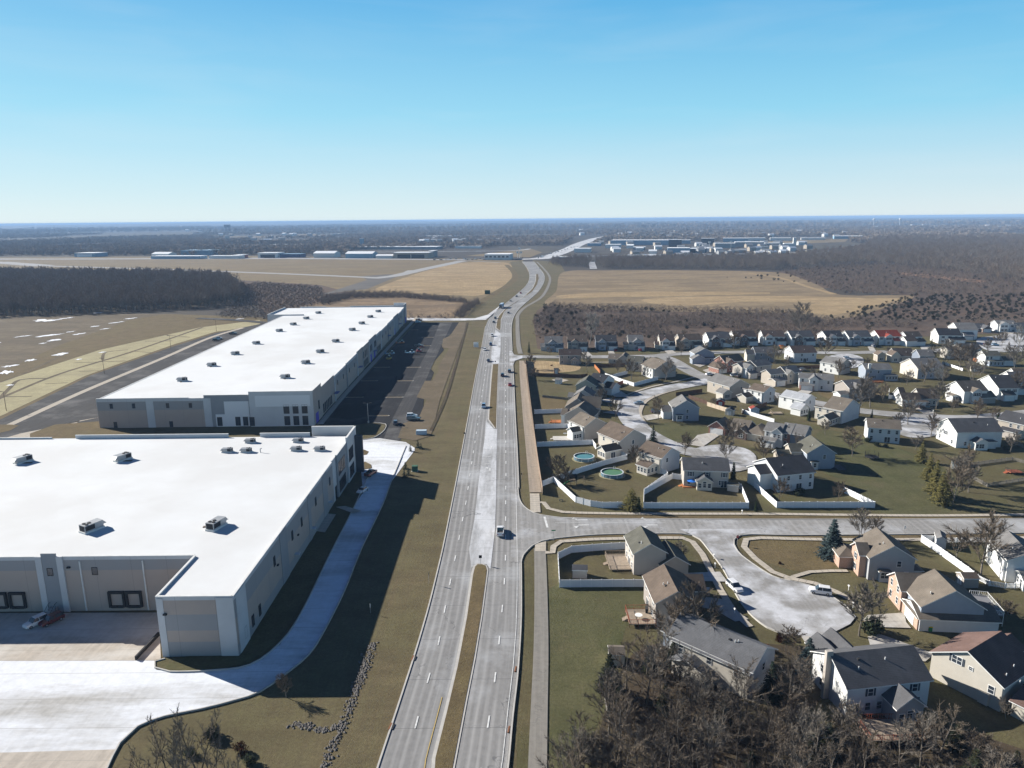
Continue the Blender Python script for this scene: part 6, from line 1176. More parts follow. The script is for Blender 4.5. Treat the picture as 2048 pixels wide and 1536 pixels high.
for kind, col, u, v, down, l in [('pickup', 'white', 1000.5, 1068, 0, 'white pickup alone at the side road junction, driving away'), ('suv', 'lightblue', 967.5, 816, 1, 'blue-silver car beside the middle median, coming closer'),
        ('suv', 'grey', 1019, 745, 0, 'dark grey car in the outer right lane, ahead of the red one'), ('suv', 'navy', 1005, 753, 0, 'navy car in the inner right lane beside the dark grey one'), ('sedan', 'red', 1020, 772, 0, 'red car in the outer right lane'),
        ('sedan', 'navy', 977, 724, 1, 'dark navy car next to the top of the middle median'), ('sedan', 'white', 969.5, 701, 1, 'white car in the outer left lane near the sign boards'), ('suv', 'blue', 981.5, 691, 1, 'dark blue car ahead of the outer white car'),
        ('suv', 'white', 984.5, 673, 1, 'white car just below the tip of the far median'), ('sedan', 'black', 987.5, 646, 1, 'black car leading the pair near the factory turn-off'), ('suv', 'grey', 990.5, 638, 1, 'grey car following the black one near the turn-off'),
        ('sedan', 'black', 1017, 627, 0, 'black car alone going up the far right carriageway'), ('sedan', 'beige', 1021, 603, 1, 'beige car right behind the lorry'), ('sedan', 'black', 1033.5, 594, 1, 'black car between the beige and the pale red car'),
        ('suv', 'red', 1041.5, 587.5, 1, 'pale red car, last of the line coming round the bend'), ('suv', 'white', 1079, 537.5, 0, 'white car at the top of the bend')]:
    car(kind, col, u, v, road_dir(v, down), l, MR)
PK = 'parked cars'
for kind, col, u, v, a, l in [('pickup', 'maroon', 742, 951, 70, 'dark red pickup on the shaded drive beside the glazed corner'), ('sedan', 'white', 725, 985, 250, 'white car in the shade of the near warehouse'), ('suv', 'white', 73, 1251, 240, 'white estate car parked by the dock stair'), ('suv', 'maroon', 104, 1247, 240, 'dark red car beside the white one at the dock'),
        ('suv', 'white', 1469, 1180, 285, 'white car on the near kerb of the salted cul-de-sac'), ('suv', 'white', 1640, 1188, 162, 'white hatchback on the far kerb of the salted cul-de-sac'), ('suv', 'white', 824, 835, 5, 'white car at the bottom corner of the parking lot'), ('pickup', 'grey', 827, 841, 5, 'dark pickup right in front of the white car in the lot'),
        ('suv', 'grey', 791, 849, 100, 'dark car standing in the lane of the parking lot'), ('pickup', 'maroon', 838, 642, 10, 'dark red pickup at the top of the parking lot'), ('suv', 'lightblue', 836, 646, 5, 'pale blue car at the top of the parking lot'), ('pickup', 'black', 838, 694, 5, 'black pickup beside the red work machine'),
        ('suv', 'lightblue', 438, 679, 30, 'pale blue car on the strip behind the far warehouse'), ('suv', 'black', 432, 682, 20, 'black car touching the pale blue one behind the far warehouse'), ('pickup', 'black', 466, 669, 15, 'black pickup alone behind the far warehouse'), ('sedan', 'silver', 1277, 809, 185, 'silver car driving round the loop street'),
        ('suv', 'navy', 1313, 827, 5, 'dark car on the driveway inside the loop'), ('suv', 'white', 1469, 753, 20, 'white car on the driveway of the beige house'), ('suv', 'black', 1480, 755, 20, 'black car beside the white one on the driveway'), ('sedan', 'white', 1419, 751, 20, 'white car at the loop street corner'),
        ('suv', 'grey', 1605, 742, 30, 'grey car half hidden behind the tan house'), ('suv', 'white', 1694, 719, 10, 'white car at the round turnaround of the north street'), ('pickup', 'black', 1853, 820, 340, 'black pickup on the drive of the long tan-roofed house'), ('sedan', 'red', 1280, 702, 90, 'red car in a far row driveway'),
        ('suv', 'lightblue', 1990, 692, 10, 'pale blue car at the top right turnaround'), ('sedan', 'black', 1975, 690, 10, 'black car under the bare trees, top right'), ('sedan', 'red', 1231, 702, 90, 'dark red car by the slate blue house'), ('suv', 'silver', 1745, 694, 95, 'silver car on a far row driveway by the red roof'), ('sedan', 'white', 1990, 707, 0, 'small white car by the cul-de-sac grass')]:
    car(kind, col, u, v, a, l, PK)
# lorry, machines
p = G(1003, 616); t = thing('lorry', 'blue-grey box lorry leading the line round the bend', 'lorry', (p.x, p.y, .24), math.radians(road_dir(616, 1)))
b1 = MB(); b1.box(-7.5, 4.2, -1.3, 1.3, 1.1, 4.0, 0, True); b1.build('cargo_box', M('pale blue box', (.35, .45, .55)), t)
b1 = MB(); b1.box(4.6, 7.2, -1.2, 1.2, .7, 2.0, 0, True).box(4.6, 6.3, -1.15, 1.15, 2.0, 3.2).box(-7.5, 4.6, -.5, .5, .8, 1.1, 0, True); b1.build('cab', paint('car paint navy', *PC['navy']), t)
b1 = MB(); b1.box(6.305, 6.34, -1.0, 1.0, 2.1, 3.0, 0, True); b1.build('windscreen', m_glass, t)
for x in (-6.5, -5.2, 3.3, 5.9):
    for y in (-1.1, 1.1): part('wheel', CM['suv']['wheel'], t, (x, y, .5), 0, (1.45, 1.45, 1.45))
def machine(u, v, rz, label, c1, c2, kind):
    p = G(u, v); t = thing('work_machine', label, 'machine', (p.x, p.y, .1), rz); b_ = MB(); b_.box(-1.6, 1.6, -1, 1, .5, 1.5, 0, True); b_.build('chassis', paint('car paint ' + c1, *PC[c1]), t)
    k = MB(); k.box(-.6, .7, -.8, .8, 1.5, 2.6); k.build('cabin', m_glass, t); a = MB()
    if kind: a.tube((-1, .5, 1.6), (2.2, .5, 4.2), .16, n=5); a.tube((2.2, .5, 4.2), (3.4, .5, 2.4), .12, n=5)
    else: a.box(-4.5, -1.7, -.9, .9, .8, 1.0, 0, True).box(-4.4, -3.6, -.8, .8, 1.0, 2.0)
    a.build('boom' if kind else 'load_bed', paint('car paint ' + c2, *PC[c2]), t)
    for x in (-1.1, 1.1):
        for y in (-.95, .95): part('wheel', CM['suv']['wheel'], t, (x, y, .38), 0, (1.1, 1.1, 1.1))
machine(838, 705, .2, 'red boom lift in the middle of the parking lot', 'red', 'red', 1); machine(824, 708, .1, 'small white machine left of the red boom lift', 'white', 'silver', 0); machine(804, 688, .5, 'orange machine against the far warehouse walk', 'orange', 'orange', 0)
machine(784, 710, .3, 'blue flatbed machine near the warehouse entrance', 'lightblue', 'lightblue', 0); machine(778, 720, 1.2, 'yellow machine just below the blue flatbed', 'yellow', 'yellow', 1)
# ---------------------------------------------------------------- vegetation
def bark(name, a, b_):
    return M(name, a, b_, 2.5, rough=1.0, spec=.05)
k_grey, k_brown, k_pale, k_tan = bark('grey bark', (.215, .19, .16), (.14, .12, .10)), bark('brown bark', (.16, .13, .10), (.105, .085, .068)), bark('pale bark', (.36, .34, .30), (.24, .22, .20)), bark('tan twigs', (.20, .16, .12), (.13, .105, .08))
def limb(V, Fc, a, d, L, r0, r1, n, segs, rnd, wob, up):
    """curved tapered tube; returns list of (point, dir, radius)"""
    pts = [(a, d, r0)]; p = a.copy(); dd = d.copy()
    for i in range(segs):
        dd = (dd + Vector((rnd.uniform(-wob, wob), rnd.uniform(-wob, wob), rnd.uniform(-wob, wob) + up))).normalized(); p = p + dd * (L / segs)
        pts.append((p.copy(), dd.copy(), r0 + (r1 - r0) * (i + 1) / segs))
    o = len(V)
    for q, e, r in pts:
        x = e.orthogonal().normalized(); y = e.cross(x)
        for i in range(n): t = 2 * PI * i / n; V.append(tuple(q + x * (r * math.cos(t)) + y * (r * math.sin(t))))
    for s in range(segs):
        for i in range(n): Fc.append((o + s * n + i, o + s * n + (i + 1) % n, o + (s + 1) * n + (i + 1) % n, o + (s + 1) * n + i))
    return pts
def bare_tree(seed, h=10, spread=.5, lv=(11, 6, 6, 5), tw=.023, stems=1, droop=.02, trunk_h=.22, ll=1.0):
    rnd = random.Random(seed); TV, TF, CV, CF = [], [], [], []
    for s in range(stems):
        d0 = Vector((rnd.uniform(-.12, .12) * stems, rnd.uniform(-.12, .12) * stems, 1)).normalized()
        b0 = Vector((rnd.uniform(-.25, .25) * (stems > 1), rnd.uniform(-.25, .25) * (stems > 1), -.1))
        R = h * .018 * (1 if stems == 1 else .6); tr_ = limb(TV, TF, b0, d0, h * .92, R, R * .15, 6, 8, rnd, .07, .02)
        for i in range(lv[0]):
            f = trunk_h + (1 - trunk_h) * (i + rnd.random() * .8) / lv[0]; k = min(7, int(f * 8)); q, e, r = tr_[k]; q = q + (tr_[min(k + 1, 8)][0] - q) * (f * 8 - k)
            az = i * 2.4 + rnd.uniform(-.5, .5); out = Vector((math.cos(az), math.sin(az), 0)); dirn = (out * (spread + .5 * (1 - f)) + Vector((0, 0, .75))).normalized()
            L = h * (.42 * (1 - f) + .18) * rnd.uniform(.8, 1.15) * ll; l1 = limb(TV, TF, q, dirn, L, max(r * .55, .03), .018, 4, 4, rnd, .16, .06)
            for j in range(lv[1]):
                g_ = .2 + .8 * (j + rnd.random()) / lv[1]; k = min(3, int(g_ * 4)); q2, e2, r2 = l1[k]; q2 = q2 + (l1[k + 1][0] - q2) * (g_ * 4 - k)
                d2 = (e2 + Vector((rnd.uniform(-.9, .9), rnd.uniform(-.9, .9), rnd.uniform(-.3, .7)))).normalized(); L2 = L * rnd.uniform(.3, .55)
                l2 = limb(CV, CF, q2, d2, L2, max(.03, r2 * .5), tw * .8, 3, 3, rnd, .2, .05 - droop)
                for m_ in range(lv[2]):
                    g3 = (m_ + rnd.random()) / lv[2]; k = min(2, int(g3 * 3)); q3, e3, r3 = l2[k]; q3 = q3 + (l2[k + 1][0] - q3) * (g3 * 3 - k)
                    for n_ in range(lv[3]):
                        d3 = (e3 + Vector((rnd.uniform(-1, 1), rnd.uniform(-1, 1), rnd.uniform(-.6, .9)))).normalized(); L3 = L2 * rnd.uniform(.3, .7); side = d3.orthogonal().normalized()
                        if rnd.random() < .5: side = d3.cross(side)
                        o = len(CV); CV.extend([tuple(q3 - side * tw), tuple(q3 + side * tw), tuple(q3 + d3 * L3 + Vector((0, 0, rnd.uniform(-.05, .1) * L3)))]); CF.append((o, o + 1, o + 2))
    return TV, TF, CV, CF
def me_(name, V, Fc, mt):
    me = bpy.data.meshes.new(name); me.from_pydata(V, [], Fc); me.materials.append(mt); me.update(); return me
def leaf_cloud(rnd, V, Fc, c, r, n, s, flat=1.0):
    for _ in range(n):
        while 1:
            p = Vector((rnd.uniform(-1, 1), rnd.uniform(-1, 1), rnd.uniform(-1, 1)))
            if p.length < 1: break
        p = Vector((c[0] + p.x * r, c[1] + p.y * r, c[2] + p.z * r * flat)); a = Vector((rnd.gauss(0, 1), rnd.gauss(0, 1), rnd.gauss(0, 1))).normalized() * s; b_ = a.orthogonal().normalized() * s * rnd.uniform(.3, .6)
        o = len(V); V.extend([tuple(p - a), tuple(p + b_), tuple(p + a), tuple(p - b_)]); Fc.append((o, o + 1, o + 2, o + 3))
def conifer(seed, h, rad, dens=1.0, droop=.25, gap=.0, s=.24):
    rnd = random.Random(seed); V, Fc = [], []; lev = int(h / .34)
    for i in range(lev):
        f = i / lev; z = h * (.06 + .94 * f); R = rad * (1 - f) ** .85 * rnd.uniform(.82, 1.1) + .08; n = max(7, int(13 * dens * (1 - f) + 6))
        for j in range(n):
            if rnd.random() < gap: continue
            az = rnd.uniform(0, 2 * PI); L = R * rnd.uniform(.75, 1.12); o_ = Vector((math.cos(az), math.sin(az), 0)); sd = Vector((-o_.y, o_.x, 0)); m_ = max(2, int(L / .3))
            for k in range(m_):
                g_ = (k + .6) / m_; c = Vector((0, 0, z)) + o_ * (L * g_) + Vector((0, 0, -droop * L * g_ * g_ + .1 * L * (g_ > .8)))
                for q in range(2):
                    a = (o_ * rnd.uniform(.3, 1) + sd * rnd.uniform(-1, 1) + Vector((0, 0, rnd.uniform(-.4, .3)))).normalized() * s * rnd.uniform(.8, 1.5); b_ = a.cross(Vector((rnd.uniform(-.4, .4), rnd.uniform(-.4, .4), 1))).normalized() * s * .5
                    o = len(V); V.extend([tuple(c - a), tuple(c + b_), tuple(c + a), tuple(c - b_)]); Fc.append((o, o + 1, o + 2, o + 3))
    return V, Fc
def fol(name, a, b_): return M(name, a, b_, 1.2, rough=1.0, spec=.08)
f_spruce, f_blue, f_pine, f_cedar, f_arb, f_shrub, f_red = fol('spruce needles', (.028, .042, .028), (.018, .028, .02)), fol('blue spruce needles', (.06, .085, .085), (.04, .06, .062)), fol('olive pine needles', (.19, .16, .055), (.12, .115, .042)), fol('dark cedar', (.022, .030, .018), (.035, .032, .018)), fol('arborvitae', (.035, .05, .02), (.022, .034, .016)), fol('evergreen shrub', (.045, .055, .03), (.03, .038, .022)), fol('rust foliage', (.16, .06, .03), (.11, .045, .025))
TK = {}
def kind_(key, fn, cm, tm=None):
    if key in TK: return TK[key]
    r = fn(); 
    if len(r) == 4: TK[key] = (me_('trunk', r[0], r[1], tm or cm), me_('crown', r[2], r[3], cm))
    else:
        t_ = MB().tube((0, 0, -.1), (0, 0, 1.0 * max(v[2] for v in r[0]) * .9), .12, .03, n=6); TK[key] = (t_.mesh('trunk', k_brown), me_('crown', r[0], r[1], cm))
    return TK[key]
def tree(key, p, s, rz, label, cat='tree', grp=None, name='bare_tree'):
    tm, cm = TK[key]; t = thing(name, label, cat, (p.x, p.y, 0), rz, grp); t.scale = (s, s, s * random.Random(int(p.x * 31 + p.y)).uniform(.92, 1.1))
    part('trunk', tm, t); part('crown', cm, t); return t
for i in range(4): kind_('bare%d' % i, lambda: bare_tree(10 + i, 10, .5 + .12 * i), (k_grey, k_brown, k_grey, k_tan)[i], k_grey)
kind_('huge', lambda: bare_tree(38, 22, .75, (17, 9, 8, 7), .045, 1, 0, .12, 1.0), k_grey); kind_('tall', lambda: bare_tree(37, 12, .3, (11, 5, 4, 4), .022, 2, .02, .25, .55), k_grey, k_brown); kind_('street0', lambda: bare_tree(31, 8, .75, (13, 8, 7, 6), .028), k_grey, k_grey); kind_('street1', lambda: bare_tree(32, 8, .45, (14, 7, 7, 6), .028), k_tan, k_grey)
kind_('multi', lambda: bare_tree(33, 8, .6, (6, 6, 5, 5), .034, 4), k_grey, k_grey); kind_('round', lambda: bare_tree(34, 6, .7, (15, 8, 6, 4), .036, 1, 0, .2), k_tan, k_brown)
kind_('scrub', lambda: bare_tree(35, 4, .8, (6, 6, 5, 4), .034, 5, 0, .05), k_brown, k_brown); kind_('pale', lambda: bare_tree(36, 12, .45, (11, 7, 6, 5), .06), k_pale, k_pale)
kind_('spruce', lambda: conifer(41, 9, 2.6, 1.5, .3), f_spruce); kind_('blue', lambda: conifer(42, 8, 2.9, 2.2, .25, 0, .3), f_blue); kind_('pine', lambda: conifer(43, 10, 2.9, 1.3, .05, .12, .28), f_pine); kind_('cedar', lambda: conifer(44, 6, 2.0, 1.6, .1, .05, .28), f_cedar); kind_('arb', lambda: conifer(45, 6, .9, 2.0, .0), f_arb)
kind_('smallspruce', lambda: conifer(46, 3, 1.1, 1.4, .2, 0, .18), f_spruce)
def shrub_fn(seed, n=800, s=.15):
    def f():
        rnd = random.Random(seed); V, Fc = [], []
        for k in range(5): leaf_cloud(rnd, V, Fc, (rnd.uniform(-.6, .6), rnd.uniform(-.6, .6), .6 + rnd.uniform(-.1, .3)), .75, n // 5, s, .8)
        return V, Fc
    return f
kind_('shrub', shrub_fn(51), f_shrub); kind_('redshrub', shrub_fn(52), f_red); kind_('bigolive', lambda: (lambda r: r)(conifer(53, 7.5, 4.2, 1.5, .0, .1, .24)), f_pine)
SEEN = {}
def tr(key, u, v, s, label, cat='tree', name='bare_tree', grp=None, rz=None):
    return tree(key, G(u, v), s, rz if rz is not None else (u * 7.3) % 6.28, label, cat, grp, name)
YT = 'leafless trees in the streets and yards'
for key, u, v, s, l in [('street0', 1718, 1272, 1.25, 'large spreading bare tree at the foot of the salted cul-de-sac'), ('street1', 1962, 1150, 1.35, 'tall bare tree inside the white picket backyard'), ('street1', 1912, 1118, .75, 'small bare tree behind the long diagonal fence'),
        ('multi', 1720, 1078, .75, 'pair of twiggy bare trees beside the side road, right of the blue spruce'), ('street1', 1745, 1077, .6, 'twiggy little tree hard by the pair at the side road'), ('round', 1558, 1002, .9, 'bare tree inside the sharp cornered white fence'), ('round', 1675, 1003, .8, 'bare tree at the right end of the sharp cornered yard'),
        ('street1', 1705, 912, 1.0, 'slender bare tree on the open lawn by the trampoline'), ('street0', 1937, 985, 1.0, 'bare tree beside the pines on the right lawn'), ('street1', 1905, 1010, 1.1, 'bare tree just in front of the pine row'), ('street1', 1925, 965, 1.0, 'bare tree behind the pine row'), ('round', 1272, 935, 1.0, 'round bare tree above the green pool'),
        ('scrub', 1112, 945, 1.2, 'bushy bare tree in the shade of the tan fence, by the teal pool'), ('scrub', 1130, 968, 1.1, 'twiggy bush around the play set'), ('street1', 1369, 911, .8, 'slim bare tree on the loop street near the spruce'), ('street0', 1450, 928, .9, 'bare tree above the dark parasol house roof'), ('street1', 1527, 925, .8, 'bare tree by the turnaround kerb'),
        ('street0', 1174, 745, 1.0, 'broad bare tree beside the taupe corner house'), ('round', 1062, 738, 1.0, 'round bare tree at the top end of the tan fence'), ('round', 1068, 760, .9, 'dark bare bush below the round tree on the tan fence'), ('street1', 1263, 760, 1.0, 'bare tree in the zigzag fenced yard'), ('street1', 1236, 748, .8, 'bare tree between the ranch and the zigzag fence'),
        ('street0', 1331, 762, 1.0, 'bare tree in front of the house with the sunlit-white front'), ('round', 1204, 808, .9, 'bare tree beside the grey-green houses'), ('street1', 1317, 840, .85, 'bare tree on the lawn inside the loop'), ('street1', 1362, 712, .8, 'bare tree by the light blue house'), ('street0', 1445, 752, .8, 'bare tree in front of the brick house'),
        ('street1', 1232, 838, .8, 'bare tree on the drive by the long roofed houses'), ('street1', 1466, 893, .9, 'bare tree in front of the low brick ranch'), ('round', 1650, 715, 1.5, 'dense round bare tree beside the turnaround'), ('round', 1468, 700, 1.4, 'dense bare bush on the north street before the brick row'), ('multi', 1548, 728, 1.0, 'wide low bare tree before the wide grey house'),
        ('street0', 1718, 830, 1.5, 'big spreading bare tree in front of the hidden grey house'), ('street0', 1740, 815, 1.3, 'second big bare tree close behind the spreading one'), ('street1', 1676, 757, .9, 'bare tree before the long white rear wall'), ('street0', 1816, 850, 1.1, 'spreading bare tree at the end of the tan roof'), ('street1', 1861, 875, .9, 'slender bare tree in the gap beside the arched window house'),
        ('street0', 1872, 818, 1.2, 'bare tree between the porch house and its white neighbour'), ('street1', 1953, 846, .9, 'bare tree on the verge of the right street'), ('street1', 1920, 742, 1.4, 'tall bare tree in front of the brown-roofed house'), ('street1', 1935, 738, 1.4, 'tall bare tree beside its twin before the brown roof'), ('multi', 1887, 730, 1.3, 'many-stemmed bare tree beside the dark spruce'),
        ('pale', 2035, 700, .9, 'pale bare tree in the top right turnaround'), ('street0', 2030, 742, 1.3, 'bare tree at the right edge by the sunroom'), ('street1', 2003, 692, .9, 'bare tree on the turnaround island'), ('street1', 1975, 708, .9, 'bare tree at the corner of the top right turnaround'), ('street0', 1848, 765, 1.1, 'bare tree at the foot of the cream house'),
        ('street0', 1880, 775, 1.0, 'bare tree in the hollow behind the porch house'), ('street1', 1992, 690, .7, 'small bare tree beside the pale blue car'), ('multi', 1945, 762, 1.0, 'pale twiggy tree near the cream shed'), ('street0', 1365, 1120, .45, 'low twiggy bush on the corner lawn'), ('street1', 1340, 1300, 1.0, 'bare tree in front of the taupe wall'), ('street1', 1398, 1290, 1.15, 'tall bare tree at the corner of the taupe house'),
        ('pale', 1180, 688, 1.2, 'big pale sycamore behind the far row of houses'), ('huge', 1600, 672, .77, 'huge rounded bare tree rising over the straw field'), ('scrub', 2010, 1232, .7, 'small twiggy shrub on the right lawn'), ('street1', 573, 1395, .42, 'thin young tree at the edge of the warehouse shadow'), ('scrub', 1585, 1290, .8, 'brown twiggy shrub at the bottom of the cul-de-sac'), ('round', 2035, 790, 1.3, 'bare tree at the right edge before the white houses'),
        ('street0', 2012, 1440, .35, 'small pale shrub at the corner of the cream house')]:
    tr(key, u, v, s * 1.3, l, grp=YT)
for key, u, v, s, l, n in [('blue', 1663, 1113, 1.25, 'tall blue spruce beside the pinkish brick house', 'spruce_tree'), ('spruce', 1306, 886, .75, 'dark spruce at the bend of the loop street', 'spruce_tree'), ('arb', 1466, 960, 1.1, 'dark columnar evergreen right of the parasol house', 'evergreen_tree'), ('arb', 1511, 1023, .55, 'pair of small dark columnar evergreens on the verge', 'evergreen_tree'),
        ('pine', 1842, 925, .8, 'dark green pine at the top of the evergreen row on the right lawn', 'pine_tree'), ('pine', 1868, 990, 1.05, 'olive pine in the middle of the evergreen row', 'pine_tree'), ('pine', 1880, 1010, 1.0, 'olive pine at the lower end of the evergreen row', 'pine_tree'), ('pine', 1857, 962, .95, 'olive pine second from the top of the evergreen row', 'pine_tree'), ('pine', 1890, 1000, .85, 'olive pine at the right side of the evergreen row', 'pine_tree'),
        ('bigolive', 1262, 1018, .85, 'wide olive evergreen breaking the white fence line', 'evergreen_tree'), ('arb', 1277, 1024, .8, 'dark narrow evergreen under the wide olive one', 'evergreen_tree'), ('spruce', 1860, 716, 1.35, 'big dark spruce in the right part of the neighbourhood', 'spruce_tree'), ('arb', 1058, 706, 1.2, 'yellow-green columnar evergreen at the end of the north street', 'evergreen_tree'), ('arb', 1617, 842, 1.0, 'brown columnar hedge tree beside the pale-roofed house', 'evergreen_tree'),
        ('blue', 1615, 1345, .85, 'blue spruce at the lower cul-de-sac driveway', 'spruce_tree'), ('cedar', 1218, 1385, 1.2, 'dark cedar in front of the cream shed', 'cedar_tree'), ('cedar', 1300, 1345, .8, 'cedar at the top edge of the lower wood', 'cedar_tree'), ('cedar', 1345, 1330, .9, 'yellow-green cedar beside the grey-roofed house', 'cedar_tree'), ('spruce', 1540, 1400, .8, 'spruce at the right gable of the grey-roofed house', 'spruce_tree'),
        ('cedar', 1238, 1420, .8, 'small cedar below the cream shed', 'cedar_tree'), ('arb', 1755, 695, 1.0, 'dark columnar tree by the red-roofed house', 'evergreen_tree'), ('smallspruce', 836, 895, 1.0, 'upper small cedar of the pair by the concrete drive', 'cedar_tree'), ('smallspruce', 842, 898, .8, 'lower small cedar of the pair by the concrete drive', 'cedar_tree'), ('smallspruce', 821, 903, .9, 'reddish small cedar near the manhole', 'cedar_tree'),
        ('smallspruce', 811, 938, .95, 'small cedar left of the green cabinet', 'cedar_tree'), ('smallspruce', 817, 950, .9, 'small cedar below the green cabinet', 'cedar_tree'), ('smallspruce', 809, 954, .9, 'lowest small cedar of the group by the green cabinet', 'cedar_tree'), ('arb', 1996, 838, .7, 'dark evergreen by the right street', 'evergreen_tree'), ('arb', 1743, 838, .7, 'dark green evergreen by the spreading bare tree', 'evergreen_tree')]:
    tr(key, u, v, s, l, 'evergreen tree', n)
for key, u, v, s, l in [('shrub', 1748, 1268, 2.2, 'big evergreen bush beside the large bare tree'), ('shrub', 1736, 884, 1.2, 'dark bush at the left foot of the tan-roofed white house'), ('shrub', 1752, 892, 1.2, 'dark bush second along the tan-roofed white house'), ('shrub', 1770, 895, 1.0, 'dark bush third along the tan-roofed white house'), ('redshrub', 484, 1505, 1.1, 'rust red bush on the lower left slope'), ('shrub', 497, 1530, 1.1, 'green bush below the rust red one'), ('redshrub', 1560, 1282, .9, 'rust brown bush beside the lower driveway'),
        ('shrub', 1600, 990, 1.6, 'dark bush in the sharp cornered yard'), ('shrub', 1186, 702, 1.8, 'round dark bush between far row houses'), ('redshrub', 1560, 1128, .4, 'tiny rust shrub pair on the brown island lawn'), ('shrub', 1760, 1140, .5, 'low shrub at the brick corner'), ('redshrub', 1678, 1125, .7, 'brown shrub by the foot of the blue spruce'), ('redshrub', 1640, 936, .9, 'brown shrub under the blue-grey gable'), ('shrub', 1784, 753, 1.0, 'dark bush left of the cream house'),
        ('shrub', 1855, 745, 1.0, 'dark bush below the bluish house'), ('shrub', 1668, 776, 1.2, 'dark bush right of the white garage house'), ('shrub', 1620, 722, 1.1, 'dark bush right of the wide grey house'), ('shrub', 1640, 746, 1.2, 'dark bush under the long white rear wall'), ('shrub', 422, 1475, 1.3, 'dark evergreen bush on the lower left slope'), ('shrub', 383, 1510, 1.0, 'dark bush between the lower left bare trees'), ('redshrub', 1533, 1300, .8, 'brown shrub behind the driveway lawn'), ('shrub', 2010, 900, 1.4, 'dark bush at the right of the arched window house'),
        ('shrub', 1985, 875, 1.2, 'dark bush between the last two right houses'), ('redshrub', 1103, 732, .6, 'brown shrub left of the taupe house'), ('redshrub', 1118, 741, .6, 'brown shrub at the foot of the taupe house'), ('shrub', 1255, 945, .6, 'dark shrub by the low windowed wing'), ('shrub', 1560, 700, 1.1, 'dark bush on the north street before the brick house')]:
    tr(key, u, v, s, l, 'bush', 'bush')
for u, v, s in ((1100, 712, .7), (1410, 704, .8), (1500, 708, .7), (1575, 738, .9), (1630, 762, .8), (1700, 745, .9), (1775, 712, .7), (1813, 770, .9), (1765, 806, 1.0), (1792, 862, .9), (1905, 826, .8), (1985, 842, .8), (1900, 705, .9), (1960, 752, 1.0), (2040, 715, 1.0), (1555, 812, .7), (1735, 742, .8), (1340, 735, .7), (1290, 762, .8), (1425, 815, .6), (1600, 905, .8), (1555, 945, .8), (1650, 870, .8), (1830, 900, .7), (2020, 905, .9)):
    tr('street1' if int(u) % 2 else 'street0', u, v, s, 'small leafless tree scattered among the gardens of the upper right streets', grp='small garden trees of the upper right streets')
def P3(x, y, z=0):
    q = Vector((x, y, z - H)); w_ = q.dot(fw); return (1024 + F * q.dot(RT) / w_, 768 - F * q.dot(UP) / w_) if w_ > 1 else (-9e9, 9e9)
def inside(pt, pg):
    x, y = pt; c = False; j = len(pg) - 1
    for i in range(len(pg)):
        xi, yi = pg[i]; xj, yj = pg[j]
        if (yi > y) != (yj > y) and x < (xj - xi) * (y - yi) / (yj - yi) + xi: c = not c
        j = i
    return c
def fill(pg, spacing, seed, holes=(), jit=.45, keep=None):
    w_ = [G(*p) for p in pg]; x0, x1, y0, y1 = min(p.x for p in w_), max(p.x for p in w_), min(p.y for p in w_), max(p.y for p in w_); rnd = random.Random(seed); wp = [(p.x, p.y) for p in w_]; out = []
    hw = [[(G(*p).x, G(*p).y) for p in h_] for h_ in holes]; y = y0
    while y < y1:
        x = x0
        while x < x1:
            px, py = x + rnd.uniform(-jit, jit) * spacing, y + rnd.uniform(-jit, jit) * spacing
            if inside((px, py), wp) and not any(inside((px, py), h_) for h_ in hw) and (keep is None or keep(px, py, rnd)): out.append((px, py))
            x += spacing
        y += spacing
    return out
LW = [(1212, 1390), (1275, 1352), (1330, 1345), (1385, 1350), (1400, 1380), (1490, 1420), (1560, 1425), (1575, 1390), (1575, 1330), (1600, 1400), (1660, 1430), (1690, 1470), (1780, 1500), (1870, 1478), (1950, 1500), (2060, 1560), (2200, 1600), (2200, 1760), (1120, 1760), (1125, 1560), (1150, 1500), (1215, 1470)]
pts = fill(LW, 4.0, 5, [[(1725, 1480), (1830, 1470), (1850, 1530), (1730, 1540)], [(1680, 1440), (1860, 1420), (1880, 1475), (1700, 1490)], [(1400, 1330), (1480, 1400), (1560, 1410), (1550, 1440), (1470, 1430), (1390, 1370)]])
rnd = random.Random(9); rnd.shuffle(pts); pts = pts[:290]
print('lower wood', len(pts))
for x, y in pts:
    k = rnd.choice(['bare0', 'bare1', 'bare2', 'bare3', 'bare1', 'multi', 'scrub', 'scrub', 'bare1']); s = rnd.uniform(.68, 1.12) * (1.3 if k == 'scrub' else 1)
    if rnd.random() < .09:
        tree('cedar', Vector((x, y, 0)), s * 1.0, rnd.uniform(0, 6.28), 'dark evergreen cedar standing inside the lower right wood', 'evergreen tree', 'cedars inside the lower right wood', 'cedar_tree'); continue
    tree(k, Vector((x, y, 0)), s, rnd.uniform(0, 6.28), 'leafless tree crowded into the dense wood at the lower right', 'tree', 'leafless trees of the lower right wood')
for i, (u, v, s, k, l) in enumerate([(345, 1570, 1.0, 'tall', 'tallest bare tree beside the truck yard corner'), (398, 1556, 1.05, 'tall', 'bare tree with upswept limbs right of the tallest one'), (300, 1590, .8, 'tall', 'low many-stemmed tree at the yard corner'), (430, 1585, .8, 'tall', 'slim bare tree on the lower left slope'), (250, 1590, 1.1, 'scrub', 'twiggy shrub at the corner of the stall lines'), (372, 1610, 1.1, 'tall', 'bare tree at the bottom edge between the tall ones'), (465, 1600, .7, 'tall', 'thin twiggy tree left of the rust bush')]):
    tr(k, u, v, s, l)
